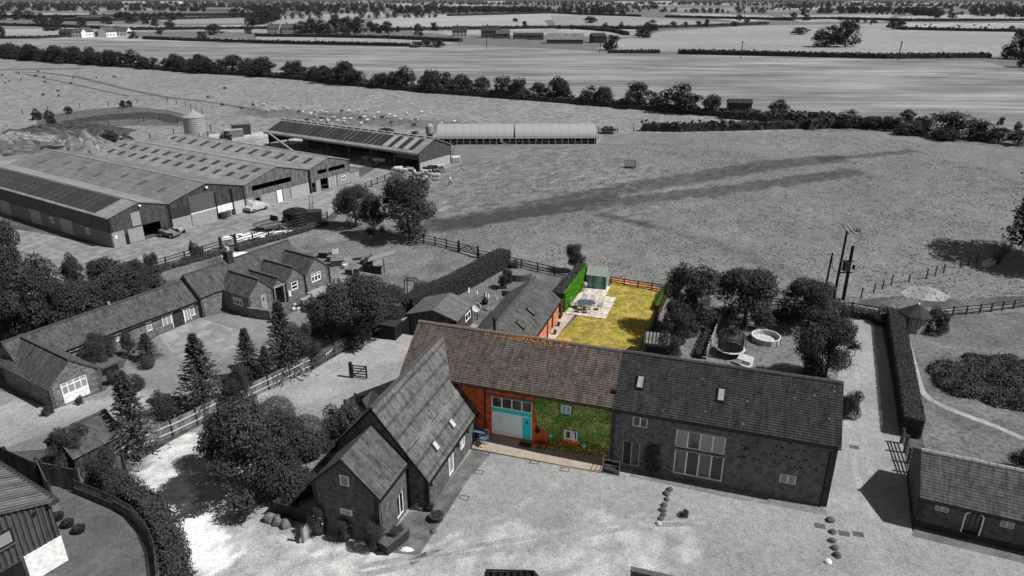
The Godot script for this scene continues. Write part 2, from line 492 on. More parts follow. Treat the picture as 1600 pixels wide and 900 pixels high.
# ---------- plants
func leaf_cloud(sd, n, size, blobs, tone, vary = 0.35, inside = 0.66, sprigs = 0):
	var r := RandomNumberGenerator.new()
	r.seed = sd
	var b := MB.new()
	var weights = PackedFloat32Array()
	var total = 0.0
	var tones = []
	for q in blobs:
		total += q[1].x * q[1].y + q[1].x * q[1].z + q[1].y * q[1].z
		weights.append(total)
		tones.append(r.randf_range(0.8, 1.2))
	for k in blobs.size():
		for e in 5:  # oversized quads added unseen within each clump so light cannot pass through
			var nn = V(r.randfn(), r.randfn(), r.randfn()).normalized()
			var t = nn.cross(V(r.randfn(), r.randfn(), r.randfn())).normalized()
			var s = nn.cross(t)
			var a = blobs[k][1] * 0.55
			var f = tone * tones[k]
			if f is float: f = Color(f, f, f)
			var p = blobs[k][0]
			if p.y > a.y: b.quad(p - t * a, p - s * a, p + t * a, p + s * a, f)
	var made = 0
	var tries = 0
	while made < n and tries < n * 6:
		tries += 1
		var w = r.randf() * total
		var k = 0
		while weights[k] < w: k += 1
		var q = blobs[k]
		var d = V(r.randfn(), r.randfn(), r.randfn()).normalized()
		var p = q[0] + d * q[1] * (lerpf(0.7, 1.06, sqrt(r.randf())) if r.randf() < 0.86 else r.randf_range(1.0, 1.3))
		var hidden = p.y < 0.0
		for o in blobs:
			if not hidden and ((p - o[0]) / o[1]).length_squared() < inside * inside: hidden = true
		if hidden: continue
		made += 1
		var nn = (d + V(r.randfn(), r.randfn(), r.randfn()) * 0.55 + V(0, 0.25, 0)).normalized()
		var t = nn.cross(V(r.randfn(), r.randfn(), r.randfn())).normalized()
		var s = nn.cross(t)
		var a = size * r.randf_range(0.6, 1.35)
		var f = tone * tones[k] * r.randf_range(1.0 - vary, 1.0 + vary)
		if f is float: f = Color(f, f, f)
		b.quad(p - t * a, p - s * a * 0.62 + nn * a * 0.15, p + t * a, p + s * a * 0.62 + nn * a * 0.15, f)
	# sprays of twigs that break the outline
	for i in sprigs:
		var q = blobs[r.randi() % blobs.size()]
		var d = (V(r.randfn(), r.randfn(), r.randfn()).normalized() + V(0, 0.35, 0)).normalized()
		var a0 = q[0] + d * q[1] * 0.8
		if a0.y < 0.05: continue
		var bend = V(r.randfn(), r.randfn() * 0.5, r.randfn()) * 0.35
		var L = r.randf_range(0.04, 0.11)
		var k = tone * r.randf_range(0.75, 1.25)
		for j in 13:
			var u = j / 13.0
			var p = a0 + (d + bend * u).normalized() * L * u + V(r.randfn(), r.randfn(), r.randfn()) * size * 0.6 * (1.0 - u * 0.5)
			var nn = V(r.randfn(), r.randfn() + 0.5, r.randfn()).normalized()
			var t = nn.cross(V(r.randfn(), r.randfn(), r.randfn())).normalized()
			var s = nn.cross(t)
			var a = size * r.randf_range(0.5, 1.0)
			var f = k * r.randf_range(0.8, 1.2)
			if f is float: f = Color(f, f, f)
			b.quad(p - t * a, p - s * a * 0.6, p + t * a, p + s * a * 0.6, f)
	return b.mesh()
func crown_blobs(sd, n, low, wide):
	var r := RandomNumberGenerator.new()
	r.seed = sd
	var bl = [[V(0, lerpf(low, 1.0, 0.5), 0), V(0.3, (1.0 - low) * 0.38, 0.3) * wide]]
	for i in n:
		var y = r.randf_range(0.0, 1.0)
		var rr = 0.4 * sqrt(maxf(0.06, 1.0 - pow(absf(y - 0.4) / 0.6, 2.2))) * r.randf_range(0.5, 1.08)
		var a = r.randf() * TAU
		var s = r.randf_range(0.065, 0.18)
		bl.append([V(cos(a) * rr, lerpf(low + 0.06, 0.92, y), sin(a) * rr), V(s, s * 0.8, s) * wide])
	return bl
func conifer_mesh(sd, tiers, per, tone):
	var r := RandomNumberGenerator.new()
	r.seed = sd
	var b := MB.new()
	var turn = 0.0
	for i in tiers:
		var y = 0.05 + 0.95 * pow(float(i) / tiers, 0.9)
		for j in per:
			turn += 2.4
			var a = turn + r.randf_range(-0.3, 0.3)
			var R = (0.5 * pow(1.0 - y, 0.9) + 0.02) * r.randf_range(0.72, 1.2)
			var d = V(cos(a), 0, sin(a))
			var side = V(-d.z, 0, d.x)
			var f = tone * r.randf_range(0.7, 1.35)
			for k in 14:
				var u = pow((k + r.randf()) / 14.0, 0.75)
				var wd = 0.05 * (1.15 - u) * (1.0 - y * 0.6)
				var p = d * R * u + side * r.randf_range(-wd, wd) + V(0, y + R * (0.22 * u * u - 0.3 * u) + r.randf_range(-0.006, 0.006), 0)
				var out = (d + side * r.randf_range(-0.8, 0.8) + V(0, r.randf_range(-0.3, 0.35), 0)).normalized()
				var s = out.cross(V(r.randfn() * 0.35, 1, r.randfn() * 0.35)).normalized()
				var l = r.randf_range(0.02, 0.036)
				b.quad(p - s * l * 0.55, p + out * l * 0.3 - V(0, l * 0.25, 0), p + s * l * 0.55, p + out * l * 1.7, gray(f * r.randf_range(0.8, 1.2)))
	return b.mesh()
func make_plants():
	for i in 5: CROWN.append(leaf_cloud(100 + i, 13500, 0.0135, crown_blobs(20 + i, 30, 0.08, 0.95), 0.05, 0.3, 0.66, 260))
	for i in 5: FAR.append(leaf_cloud(200 + i, 2200, 0.03, crown_blobs(40 + i, 18, 0.0, 1.15), 0.034, 0.25, 0.66, 40))
	for i in 3: CONIFER.append(conifer_mesh(300 + i, 32, 9, 0.055))
	for i in 3:
		var bl = [[V(0, 0.4, 0), V(0.36, 0.42, 0.36)]]
		var r := RandomNumberGenerator.new()
		r.seed = 70 + i
		for k in 14:
			var a = r.randf() * TAU
			var s = r.randf_range(0.12, 0.22)
			var y = r.randf_range(0.1, 0.85)
			var q = 0.38 * sqrt(1.05 - y * y * 0.9)
			bl.append([V(cos(a) * q, y, sin(a) * q), V(s, s * 1.1, s)])
		BUSH.append(leaf_cloud(400 + i, 6000, 0.02, bl, 0.05, 0.3, 0.66, 150))
	BUSH.append(leaf_cloud(410, 9000, 0.017, [[V(0, 0.48, 0), V(0.47, 0.5, 0.47)]], 0.055, 0.25))
	var b := MB.new()
	b.tube([V(0, -0.02, 0), V(0.01, 0.12, 0), V(0, 0.4, 0.01), V(0.01, 0.8, 0)], [0.035, 0.027, 0.02, 0.006], 7)
	for k in 9:
		var a = k * 2.4
		var y = 0.16 + 0.06 * k
		b.tube([V(0, y, 0), V(cos(a) * 0.14, y + 0.1, sin(a) * 0.14), V(cos(a) * 0.3, y + 0.2, sin(a) * 0.3)], [0.013, 0.009, 0.003], 5)
	TRUNK = b.mesh()
func tree(called, label, group, spec, kind = "crown", category = "tree"):
	# spec: [foot, height, width]
	var t = thing(called, label, category, spec[0], rnd(0, 360), group)
	var s = V(spec[2] * rnd(0.9, 1.1), spec[1], spec[2] * rnd(0.9, 1.1))
	var lst = {"crown": CROWN, "far": FAR, "conifer": CONIFER, "bush": BUSH}[kind]
	var i = rng.randi() % (3 if kind == "bush" else lst.size())
	put(t, "trunk", TRUNK, M.bark, Transform3D(Basis.from_scale(V(s.x, s.y * (0.9 if kind == "bush" else 1.0), s.z) * 0.9), Vector3.ZERO))
	put(t, "crown" if kind != "bush" else "foliage", lst[i], M.leaf, Transform3D(Basis.from_scale(s), Vector3.ZERO))
	return t
func shrub(called, label, spec, ball = false, group = "", category = "shrub"):
	var t = thing(called, label, category, spec[0], rnd(0, 360), group)
	put(t, "foliage", BUSH[3] if ball else BUSH[rng.randi() % 3], M.leaf, Transform3D(Basis.from_scale(V(spec[2], spec[1], spec[2])), Vector3.ZERO))
	return t
# a clipped or loose hedge along a path of ground points
func hedge(called, label, path, wide, high, size, per_m, tone = 0.05, m = null, loose = 0.0, category = "hedge", group = "", foot = null):
	var t = thing(called, label, category, Vector3.ZERO if foot == null else foot, 0, group)
	var b := MB.new()
	var light_core := MB.new()
	var ins = minf(0.12, wide * 0.15)
	for i in path.size() - 1:
		var a = V(path[i].x, 0, path[i].y)
		var c = V(path[i + 1].x, 0, path[i + 1].y)
		var d = (c - a).normalized()
		var s = V(-d.z, 0, d.x)
		var L = a.distance_to(c)
		light_core.bar(a + V(0, (high - ins) / 2, 0), c + V(0, (high - ins) / 2, 0), wide - 2 * ins, high - ins, gray(tone) if tone is float else tone)
		var n = int(L * per_m * (wide + 2 * high))
		for k in n:
			var u = rng.randf() * (wide + 2 * high)
			var x = rng.randf() * L
			var wob = loose * sin(x * 1.7 + i * 2.0) * cos(x * 0.61) * 0.5
			var p
			var o
			if u < wide:
				p = s * (u - wide / 2) + V(0, high + wob + rnd(-0.06, 0.05), 0); o = V(0, 1, 0)
			elif u < wide + high:
				p = s * (wide / 2 + wob * 0.5 + rnd(-0.06, 0.05)) + V(0, u - wide, 0); o = s
			else:
				p = -s * (wide / 2 + wob * 0.5 + rnd(-0.06, 0.05)) + V(0, u - wide - high, 0); o = -s
			if loose > 0: p += V(rng.randfn(), absf(rng.randfn()), rng.randfn()) * loose * 0.25
			p += a + d * x
			var nn = (o + V(rng.randfn(), rng.randfn(), rng.randfn()) * 0.5).normalized()
			var tt = nn.cross(V(rng.randfn(), rng.randfn(), rng.randfn())).normalized()
			var ss = nn.cross(tt)
			var l = size * rnd(0.6, 1.4)
			var f = tone * rnd(0.6, 1.4)
			if f is float: f = gray(f)
			b.quad(p - tt * l, p - ss * l * 0.6, p + tt * l, p + ss * l * 0.6, f)
		for side in [0, 1]:
			if (side == 0 and i > 0) or (side == 1 and i < path.size() - 2): continue
			for k in int(per_m * wide * high):
				var p = (a if side == 0 else c) + s * rnd(-0.5, 0.5) * wide + V(0, rnd(0, high), 0) + d * (rnd(-0.04, 0.08) if side else rnd(-0.08, 0.04))
				var nn = (d * (1 if side else -1) + V(rng.randfn(), rng.randfn(), rng.randfn()) * 0.5).normalized()
				var tt = nn.cross(V(rng.randfn(), rng.randfn(), rng.randfn())).normalized()
				var ss = nn.cross(tt)
				var l = size * rnd(0.6, 1.4)
				var f = tone * rnd(0.6, 1.4)
				if f is float: f = gray(f)
				b.quad(p - tt * l, p - ss * l * 0.6, p + tt * l, p + ss * l * 0.6, f)
	put(t, "branches", light_core.mesh(), M.leaf)  # unseen solid core, added inside the hedge to block light
	put(t, "foliage", b.mesh(), M.leaf if m == null else m)
	return t

# ---------- ground sheets: a polygon cut into cells whose corners carry the colour of what grows or lies there
func sheet(called, poly, y, cell, color: Callable, m, uv = null):
	var b := MB.new()
	var lo = poly[0]
	var hi = poly[0]
	for p in poly:
		lo = lo.min(p); hi = hi.max(p)
	var nx = int(ceil((hi.x - lo.x) / cell))
	var nz = int(ceil((hi.y - lo.y) / cell))
	var cols = {}
	var at = func(p): return V(p.x, y, p.y)
	var inside = PackedByteArray()
	inside.resize((nx + 1) * (nz + 1))
	for j in nz + 1:
		for i in nx + 1:
			inside[j * (nx + 1) + i] = 1 if Geometry2D.is_point_in_polygon(lo + Vector2(i, j) * cell, poly) else 0
	var edges = []
	for i in poly.size(): edges.append([poly[i], poly[(i + 1) % poly.size()]])
	for j in nz:
		for i in nx:
			var q = lo + Vector2(i, j) * cell
			var k = inside[j * (nx + 1) + i] + inside[j * (nx + 1) + i + 1] + inside[(j + 1) * (nx + 1) + i] + inside[(j + 1) * (nx + 1) + i + 1]
			var sq = PackedVector2Array([q, q + Vector2(cell, 0), q + Vector2(cell, cell), q + Vector2(0, cell)])
			var pieces = []
			if k == 4: pieces = [sq]
			else: pieces = Geometry2D.intersect_polygons(sq, poly)
			for pc in pieces:
				var tr = Geometry2D.triangulate_polygon(pc)
				for e in range(0, tr.size(), 3):
					var w = [pc[tr[e]], pc[tr[e + 1]], pc[tr[e + 2]]]
					if (w[1] - w[0]).cross(w[2] - w[0]) > 0: w = [w[0], w[2], w[1]]
					for p in [w[0], w[2], w[1]]:
						if not cols.has(p): cols[p] = color.call(p)
						b.v.append(at.call(p)); b.n.append(Vector3.UP); b.c.append(cols[p]); b.t.append(uv.call(p) if uv != null else p)
	var o = put(self, called, b.mesh(), m)
	o.set_meta("kind", "structure")
	return o
func near_line(p, path):
	var d = 1e9
	for i in path.size() - 1:
		d = minf(d, p.distance_to(Geometry2D.get_closest_point_to_segment(p, path[i], path[i + 1])))
	return d

# ---------- fences
func rail_fence(called, label, path, every, high, rails, m, post = 0.13, group = "", category = "fence"):
	var o3 = V(path[0].x, 0, path[0].y)
	var t = thing(called, label, category, o3, 0, group)
	var last = null
	for i in path.size() - 1:
		var a = V(path[i].x, 0, path[i].y) - o3
		var c = V(path[i + 1].x, 0, path[i + 1].y) - o3
		var n = maxi(1, int(round(a.distance_to(c) / every)))
		for k in n + (1 if i == path.size() - 2 else 0):
			var p = a.lerp(c, float(k) / n)
			var ph = high * rnd(0.97, 1.06)
			bx(t, "post", m, p.x - post / 2, -0.2, p.z - post / 2, p.x + post / 2, ph, p.z + post / 2)
			if last != null:
				for r in rails:
					var y = high * (r + 0.8) / (rails + 0.1)
					beam(t, "rail", m, last + V(0, y + rnd(-0.015, 0.015), 0), p + V(0, y + rnd(-0.015, 0.015), 0), 0.045, 0.1)
			last = p
	return t
func wire_fence(called, label, path, every, high, m, wires = 2, group = "", thick = 0.11):
	var o3 = V(path[0].x, 0, path[0].y)
	var t = thing(called, label, "fence", o3, 0, group)
	var last = null
	for i in path.size() - 1:
		var a = V(path[i].x, 0, path[i].y) - o3
		var c = V(path[i + 1].x, 0, path[i + 1].y) - o3
		var n = maxi(1, int(round(a.distance_to(c) / every)))
		for k in n + (1 if i == path.size() - 2 else 0):
			var p = a.lerp(c, float(k) / n)
			var hh = high * rnd(0.85, 1.12)
			var lean = V(rnd(-0.05, 0.05), hh, rnd(-0.05, 0.05))
			beam(t, "post", m, p - V(0, 0.2, 0), p + lean, thick, thick)
			if last != null:
				for r in wires: beam(t, "wire", M.steel, last + V(0, high * (r + 1) / (wires + 0.3), 0), p + V(0, high * (r + 1) / (wires + 0.3), 0), 0.012, 0.012)
			last = p
	return t
func board_fence(called, label, path, every, high, pm, postm, railm, lit_side = 1, group = "", y = 0.0):
	var o3 = V(path[0].x, y, path[0].y)
	var t = thing(called, label, "fence", o3, 0, group)
	for i in path.size() - 1:
		var a = V(path[i].x, y, path[i].y) - o3
		var c = V(path[i + 1].x, y, path[i + 1].y) - o3
		var n = maxi(1, int(round(a.distance_to(c) / every)))
		var d = (c - a).normalized()
		var s = V(-d.z, 0, d.x) * lit_side
		for k in n:
			var p = a.lerp(c, float(k) / n)
			var q = a.lerp(c, float(k + 1) / n)
			bx(t, "post", postm, p.x - 0.08, -0.1, p.z - 0.08, p.x + 0.08, high + 0.12, p.z + 0.08)
			var b := MB.new()
			var hh = high * rnd(0.97, 1.02)
			b.bar(p + V(0, hh / 2, 0), q + V(0, hh / 2, 0), 0.04, hh)
			put(t, "panel", b.mesh(), pm)
			if railm:
				for h in [0.28, 0.72]: beam(t, "rail", railm, p + s * 0.06 + V(0, hh * h, 0), q + s * 0.06 + V(0, hh * h, 0), 0.07, 0.08)
		if i == path.size() - 2: bx(t, "post", postm, c.x - 0.08, -0.1, c.z - 0.08, c.x + 0.08, high + 0.12, c.z + 0.08)
	return t

func strip(path, wide):
	var a = PackedVector2Array()
	var b = PackedVector2Array()
	for i in path.size():
		var d = (path[mini(i + 1, path.size() - 1)] - path[maxi(i - 1, 0)]).normalized()
		a.append(path[i] + Vector2(-d.y, d.x) * wide * 0.5 * rnd(0.85, 1.15))
		b.append(path[i] - Vector2(-d.y, d.x) * wide * 0.5 * rnd(0.85, 1.15))
	b.reverse()
	return a + b
# a heap of loose earth as a lumpy height field
func heap(at, rx, h, rz, tone, sd):
	var fn := FastNoiseLite.new()
	fn.seed = sd; fn.frequency = 0.35; fn.fractal_octaves = 4
	var b := MB.new()
	var n = 26
	var g = []
	for j in n + 1:
		for i in n + 1:
			var u = 2.0 * i / n - 1
			var w = 2.0 * j / n - 1
			var k = fn.get_noise_2d(u * rx, w * rz)
			var e = clampf(1.0 - (u * u + w * w) * (1.0 + 0.7 * k), 0, 1)
			g.append(V(u * rx, h * pow(e, 0.8) * (1.0 + 0.9 * k) - 0.06, w * rz))
	for j in n:
		for i in n:
			var q = j * (n + 1) + i
			var c = gray(tone * rnd(0.7, 1.3) * (1.0 + 0.8 * fn.get_noise_2d(g[q].x * 3 + 50, g[q].z * 3)))
			b.quad(g[q + n + 1], g[q + n + 2], g[q + 1], g[q], c)
	put(self, "earth_mound", b.mesh(), M.soil, Transform3D(Basis.from_euler(V(0, rnd(-0.3, 0.3), 0)), at)).set_meta("kind", "structure")

func _ready():
	rng.seed = 7
	# ---------- camera, sky, sun, exposure
	var cam := Camera3D.new()
	cam.name = "camera"
	add_child(cam)
	cam.position = V(0, 30, 0)
	cam.rotation.x = -atan(453.0 / 1110.0)
	cam.fov = rad_to_deg(2.0 * atan(450.0 / 1110.0))
	cam.far = 20000.0
	var sky_mat := ProceduralSkyMaterial.new()
	sky_mat.sky_top_color = Color(0.36, 0.36, 0.36)
	sky_mat.sky_horizon_color = Color(0.66, 0.66, 0.66)
	sky_mat.sky_curve = 0.2
	sky_mat.ground_horizon_color = Color(0.4, 0.4, 0.4)
	sky_mat.ground_bottom_color = Color(0.2, 0.2, 0.2)
	sky_mat.sun_angle_max = 0.0
	var env := Environment.new()
	env.background_mode = Environment.BG_SKY
	env.sky = Sky.new()
	env.sky.sky_material = sky_mat
	env.background_energy_multiplier = 1.2
	env.tonemap_mode = Environment.TONE_MAPPER_LINEAR
	env.tonemap_exposure = 1.12
	env.sdfgi_enabled = true
	env.ssao_enabled = true
	env.ssil_enabled = true
	env.fog_enabled = true
	env.fog_density = 0.000014
	env.fog_light_color = Color(0.6, 0.6, 0.6)
	var we := WorldEnvironment.new()
	we.name = "environment"
	we.environment = env
	add_child(we)
	var sun := DirectionalLight3D.new()
	sun.name = "sun"
	sun.light_color = Color(1, 0.995, 0.985)
	sun.light_energy = 1.6
	sun.light_angular_distance = 0.5
	sun.shadow_enabled = true
	add_child(sun)
	sun.look_at_from_position(V(78, 100, 21), Vector3.ZERO)
	# ---------- shared shapes
	var b := MB.new()
	b.box(-0.5, -0.5, -0.5, 0.5, 0.5, 0.5)
	cube = b.mesh()
	make_materials()
	make_plants()
	build_ground()
	build_home_barns()
	build_cottage()
	build_stone_range()
	build_farm()
	build_small_buildings()
	build_garden()
	build_yard_things()
	build_neighbours()
	build_fences()
	build_near_trees()
	build_animals()
	build_far()

func build_ground():
	var fn := FastNoiseLite.new()
	fn.seed = 3; fn.frequency = 0.06; fn.fractal_octaves = 4
	var fine := FastNoiseLite.new()
	fine.seed = 8; fine.frequency = 0.25; fine.fractal_octaves = 3
	var N = func(p, s = 1.0): return fn.get_noise_2d(p.x * s, p.y * s)
	var Q = func(p, s = 1.0): return fine.get_noise_2d(p.x * s, p.y * s)
	# the wide plain under everything
	var b := MB.new()
	b.quad(V(-9000, -0.12, 800), V(9000, -0.12, 800), V(9000, -0.12, -12000), V(-9000, -0.12, -12000), gray(0.13))
	put(self, "ground", b.mesh(), M.far_grass).set_meta("kind", "structure")
	sheet("near_ground", pts([-95, -10, 75, -10, 75, -75, 60, -120, -130, -165, -140, -90]), -0.03, 2.5, func(p): return gray(0.085 + 0.05 * N.call(p) + 0.04 * Q.call(p)), M.grass)
	# the pasture, with two broad dark bands of longer grass, wheel tracks and trodden patches
	var band = [pts([-10.04, -97.18, -3.78, -101.01, 8.15, -109.91, 22.12, -120.34, 34.97, -127.49, 49.66, -136.59, 64.55, -142.52]), pts([63, -141.91, 85.41, -150.29]), pts([-9.18, -97.8, 5.87, -105.12, 16.3, -109.91, 27.35, -113.88, 44.54, -121.25, 63.37, -131.1]), pts([13.42, -102.69, 19.17, -97.18])]
	var tracks = [pts([17.23, -99.38, 26.72, -87.88, 32.91, -75.45, 35.56, -68.18]), pts([18.73, -100.03, 28.39, -87.88, 34.72, -74.47]), pts([4.14, -153.06, 22.64, -157.39, 36.58, -144.39]), pts([-9.24, -104.41, -14.9, -99.38])]
	sheet("pasture", pts([-26, -99.06, -25.67, -115.96, -20.32, -126.99, -11.84, -137.17, -12.51, -158.13, 19.27, -158.89, 22.16, -170.99, 70.54, -173.62, 93.92, -175.42, 98.36, -161.18, 109.37, -151.66, 122.67, -147.62, 139.02, -115.96, 89.05, -69.88, 60.63, -68.52, 43.09, -65.45, 37.01, -65.6, 26.72, -67.85, 16.94, -72.39, 7.54, -78.1, 0, -82.04, -13.82, -91.35]), 0.0, 0.9, func(p):
		var f = 0.16 + 0.025 * N.call(p) + 0.03 * N.call(p, 0.3) + 0.03 * Q.call(p)
		var w = 0.9 * Q.call(p, 0.8) + 0.5 * N.call(p, 3.0)
		for k in 4:
			var d = near_line(p, band[k]) + w
			var wd = [3.6, 1.8, 2.8, 1.4][k]
			if d < wd: f *= lerpf(0.5, 0.82, clampf((d - wd + 0.9) / 0.9, 0, 1)) * (1.0 + 0.5 * Q.call(p, 2.5))
		for k in 4:
			if near_line(p, tracks[k]) < 0.8 + 0.6 * Q.call(p, 2.0): f *= 0.82
		if p.distance_to(Vector2(5, -125)) < 24 + 18 * N.call(p, 2.0): f *= 1.0 + 0.7 * Q.call(p, 2.0)
		return gray(clampf(f, 0.05, 0.3)), M.grass)
	var faint = [pts([-215.08, -322.64, -202.17, -319.78, -179.13, -303.58, -135.95, -259.41, -112.88, -238.38, -93.43, -226.08, -69.17, -205.99]), pts([-231.44, -334.6, -197.36, -340.9]), pts([-206.94, -314.2, -127.07, -241.65, -118.6, -241.65]), pts([-72, -203.57, -56.66, -200.03, -33.58, -189.03, -16.36, -183.95])]
	sheet("upper_pasture", pts([-386.62, -429.19, -272.86, -396.66, -219.19, -368.6, -173.9, -344.14, -138.47, -319.78, -83.54, -291.24, -56.35, -269.25, -21.32, -243.32, 10, -227.55, 37.24, -211.01, 58.11, -198.88, 72.98, -180.06, 70.54, -173.62, 22.16, -170.99, 19.27, -158.89, -12.51, -158.13, -29.73, -165.95, -59.2, -174.52, -72.18, -171.86, -72, -160.41, -85.27, -158.13, -115.21, -160.41, -156.07, -165.95]), -0.005, 2.6, func(p):
		var f = 0.2 + 0.02 * N.call(p, 0.4) + 0.015 * Q.call(p)
		if near_line(p, faint[3]) < 7.0 + 4.0 * Q.call(p, 0.5): f *= 0.62
		return gray(f), M.far_grass)
	for k in 3: sheet("worn_track", strip(faint[k], [2.6, 7.0, 1.5][k]), 0.02 + 0.004 * k, 2.0, func(p): return gray((0.105 if k != 1 else 0.12) + 0.03 * Q.call(p)), M.far_grass)
	# cut stubble with tramlines running across the picture
	var dirn = (pts([-294.56, -429.19, 123.94, -200.03])[1] - pts([-294.56, -429.19, 123.94, -200.03])[0])
	var du = Vector2(1, 0.03).normalized()
	sheet("stubble_field", pts([-598.19, -585.39, -405.03, -594.73, -231.44, -542.7, -140.12, -512.71, -67.33, -492.25, -35.51, -519.9, 40, -467.34, 53.37, -444.77, 142.43, -414.64, 197.82, -396.66, 242.2, -380.14, 223.46, -322.64, 267.99, -279.83, 163.5, -165.95, 98.19, -183.95, 59.08, -202.38, 37.9, -214.93, 10.19, -232.07, -21.75, -248.47, -57.6, -275.51, -85.54, -298.53, -142.11, -328.51, -178.82, -354.23, -225.83, -380.14, -278.73, -405.46, -446.93, -434.26]), -0.02, 14.0, func(p): return gray(0.2 + 0.04 * fn.get_noise_2d(p.x * 0.08, p.y * 0.5)), M.stripe, func(p): return Vector2(p.dot(du) / 500.0, p.dot(Vector2(-du.y, du.x)) / 150.0))
	# yards, drives and lawns round the houses
	var worn = [pts([-23.38, -43.81, -24.38, -42.09, -23.99, -40.04, -22.57, -37.69, -20.08, -34.96, -16.98, -32]), pts([-19.45, -34.39, -13.87, -31.5, -8.66, -31.02]), pts([-8.76, -31.5, -3.71, -32.25, 2.25, -32.67, 7.53, -32.87]), pts([-19.15, -48.17, -13.81, -56.76, -9.91, -62.03])]
	sheet("gravel_yard", pts([-19.38, -26.49, -20.92, -31.75, -21.39, -36.13, -26.21, -39.69, -26.15, -41.34, -24.85, -43.97, -22.65, -47.43, -20.18, -51.44, -17.29, -54.62, -14.67, -59.56, -10.47, -66.23, -5.15, -64.99, -0.62, -62.03, 4.18, -59.3, 11.31, -55.55, 26.96, -51.13, 32.6, -64.99, 37.1, -64.99, 30.34, -48.17, 28.21, -43.01, 24.31, -34.39, 34.73, -29.39, 32.31, -26.49]), 0.012, 0.45, func(p):
		var f = 0.25 + 0.035 * N.call(p, 1.2) + 0.03 * Q.call(p) + 0.05 * N.call(p, 0.4)
		var d = near_line(p, worn[0]) + 0.9 * Q.call(p, 1.2)
		if d < 1.3: f *= 2.2 + 0.9 * Q.call(p, 3.0)
		d = near_line(p, worn[1]) + 2.5 * Q.call(p, 0.6)
		if d < 2.2: f *= 1.35 + 0.6 * Q.call(p, 2.4)
		d = near_line(p, worn[2]) + 3.0 * Q.call(p, 0.5)
		if d < 2.4: f *= 1.3 + 0.7 * Q.call(p, 2.2)
		d = near_line(p, worn[3]) + 2.0 * Q.call(p, 0.7)
		if d < 2.6: f *= 1.22
		return gray(clampf(f, 0.14, 0.75)), M.gravel)
	for q in [pts([-8.61, -30.78, -3.7, -32.15, 2.29, -33.57, 7.86, -34.84, 13.86, -35.25]), pts([-8.75, -31.45, -3.75, -32.77, 2.32, -34.17, 7.95, -35.42, 14.02, -35.77]), pts([22.75, -31.75, 23.23, -34.96, 24.42, -40.04, 26.64, -46.35, 30.96, -56.76, 34.12, -64.23]), pts([21.84, -31.55, 22.23, -34.84, 23.4, -39.9, 25.53, -46.17, 29.82, -56.51, 33.04, -64.23]), pts([-5.87, -31.75, -1.57, -34.96, 2.1, -38.01, 3.88, -39.48])]:
		sheet("wheel_track", strip(q, 0.42), 0.017, 0.5, func(p): return gray(0.27 + 0.05 * N.call(p, 1.2) + 0.07 * Q.call(p, 2.0)), M.gravel)
	sheet("courtyard", pts([-49.41, -50.11, -42.29, -51.13, -36.03, -48.17, -33.56, -51.13, -34.53, -56.76, -34.06, -61.33, -31.62, -65.45, -29.9, -66.55, -23.83, -64.99, -20.55, -69.88, -15.46, -64.99, -12.58, -63.19, -14.67, -59.56, -17.66, -54.96, -20.75, -51.54, -23, -47.7, -26.02, -44.47, -28.38, -41.34, -32.26, -43.01, -42.58, -41.49]), 0.008, 0.8, func(p):
		var f = 0.18 + 0.05 * N.call(p, 1.5) + 0.04 * Q.call(p)
		if near_line(p, pts([-43.33, -46.79, -36.17, -46.35, -32.5, -47.7, -31.22, -49.13])) < 2.2 + 1.2 * Q.call(p): f *= 1.5
		return gray(clampf(f, 0.06, 0.4)), M.gravel)
	sheet("courtyard_paving", pts([-33.94, -61.33, -31.56, -65.45, -25.71, -62.03, -24.41, -60.91, -27, -53.82, -31.93, -58.9]), 0.016, 0.8, func(p): return gray(0.24 + 0.05 * N.call(p, 1.3)), M.concrete)
	sheet("paddock", pts([-43.58, -77.06, -37.04, -85.36, -34.02, -89.72, -26.92, -99.06, -13.75, -90.8, 0, -81.59, -2.19, -75.45, -10.52, -66.55, -16.17, -68.52, -20.25, -74.47, -23.54, -81.82, -31.17, -86.1, -34.88, -80.69, -38.03, -75.45]), -0.012, 1.0, func(p):
		var f = 0.15 + 0.07 * N.call(p, 1.4) + 0.06 * Q.call(p)
		return gray(clampf(f, 0.05, 0.3)), M.grass)
	sheet("farmyard", pts([-107.03, -104.41, -80.07, -99.38, -65.33, -93.6, -51.38, -87.11, -40.67, -104.41, -33.36, -115.12, -28.25, -122.17, -25.12, -138.32, -17.12, -134.35, -11.85, -138.91, -10.84, -135.46, -20.32, -126.99, -25.67, -115.96, -27.4, -101.01, -34.47, -91.07, -37.71, -87.11, -44.08, -78.1, -46.1, -69.02, -55.18, -72.57, -82.31, -77.47]), 0.004, 1.2, func(p):
		return gray(clampf(0.215 + 0.05 * N.call(p, 1.2) + 0.04 * Q.call(p, 0.6), 0.1, 0.35)), M.concrete)
	sheet("farm_hardstanding", pts([-72, -160.41, -71.83, -170.99, -59.2, -174.52, -40.32, -160.41, -18.98, -150.29, -20.33, -140.09, -29.35, -134.35, -50.67, -147.62]), -0.002, 2.0, func(p): return gray(clampf(0.3 + 0.2 * N.call(p, 1.2), 0.15, 0.6)), M.concrete)
	sheet("track", pts([-133.97, -174.52, -111.52, -168.44, -95.95, -154.48, -86.77, -150.29, -83.23, -165.95, -72, -160.41, -81.01, -144.39, -95.37, -134.35, -105.15, -134.35]), 0.002, 2.0, func(p): return gray(clampf(0.2 + 0.16 * N.call(p, 1.4), 0.08, 0.45)), M.gravel)
	sheet("drying_garden", pts([-10.52, -66.55, -2.19, -75.45, -0.23, -81.14, 6.83, -75.84, 5.37, -68.18, 2.79, -62.03, -3.72, -62.03, -8.93, -64.23]), 0.0, 0.8, func(p):
		var f = 0.13 + 0.05 * N.call(p, 1.4) + 0.05 * Q.call(p)
		return gray(clampf(f, 0.06, 0.3)), M.grass)
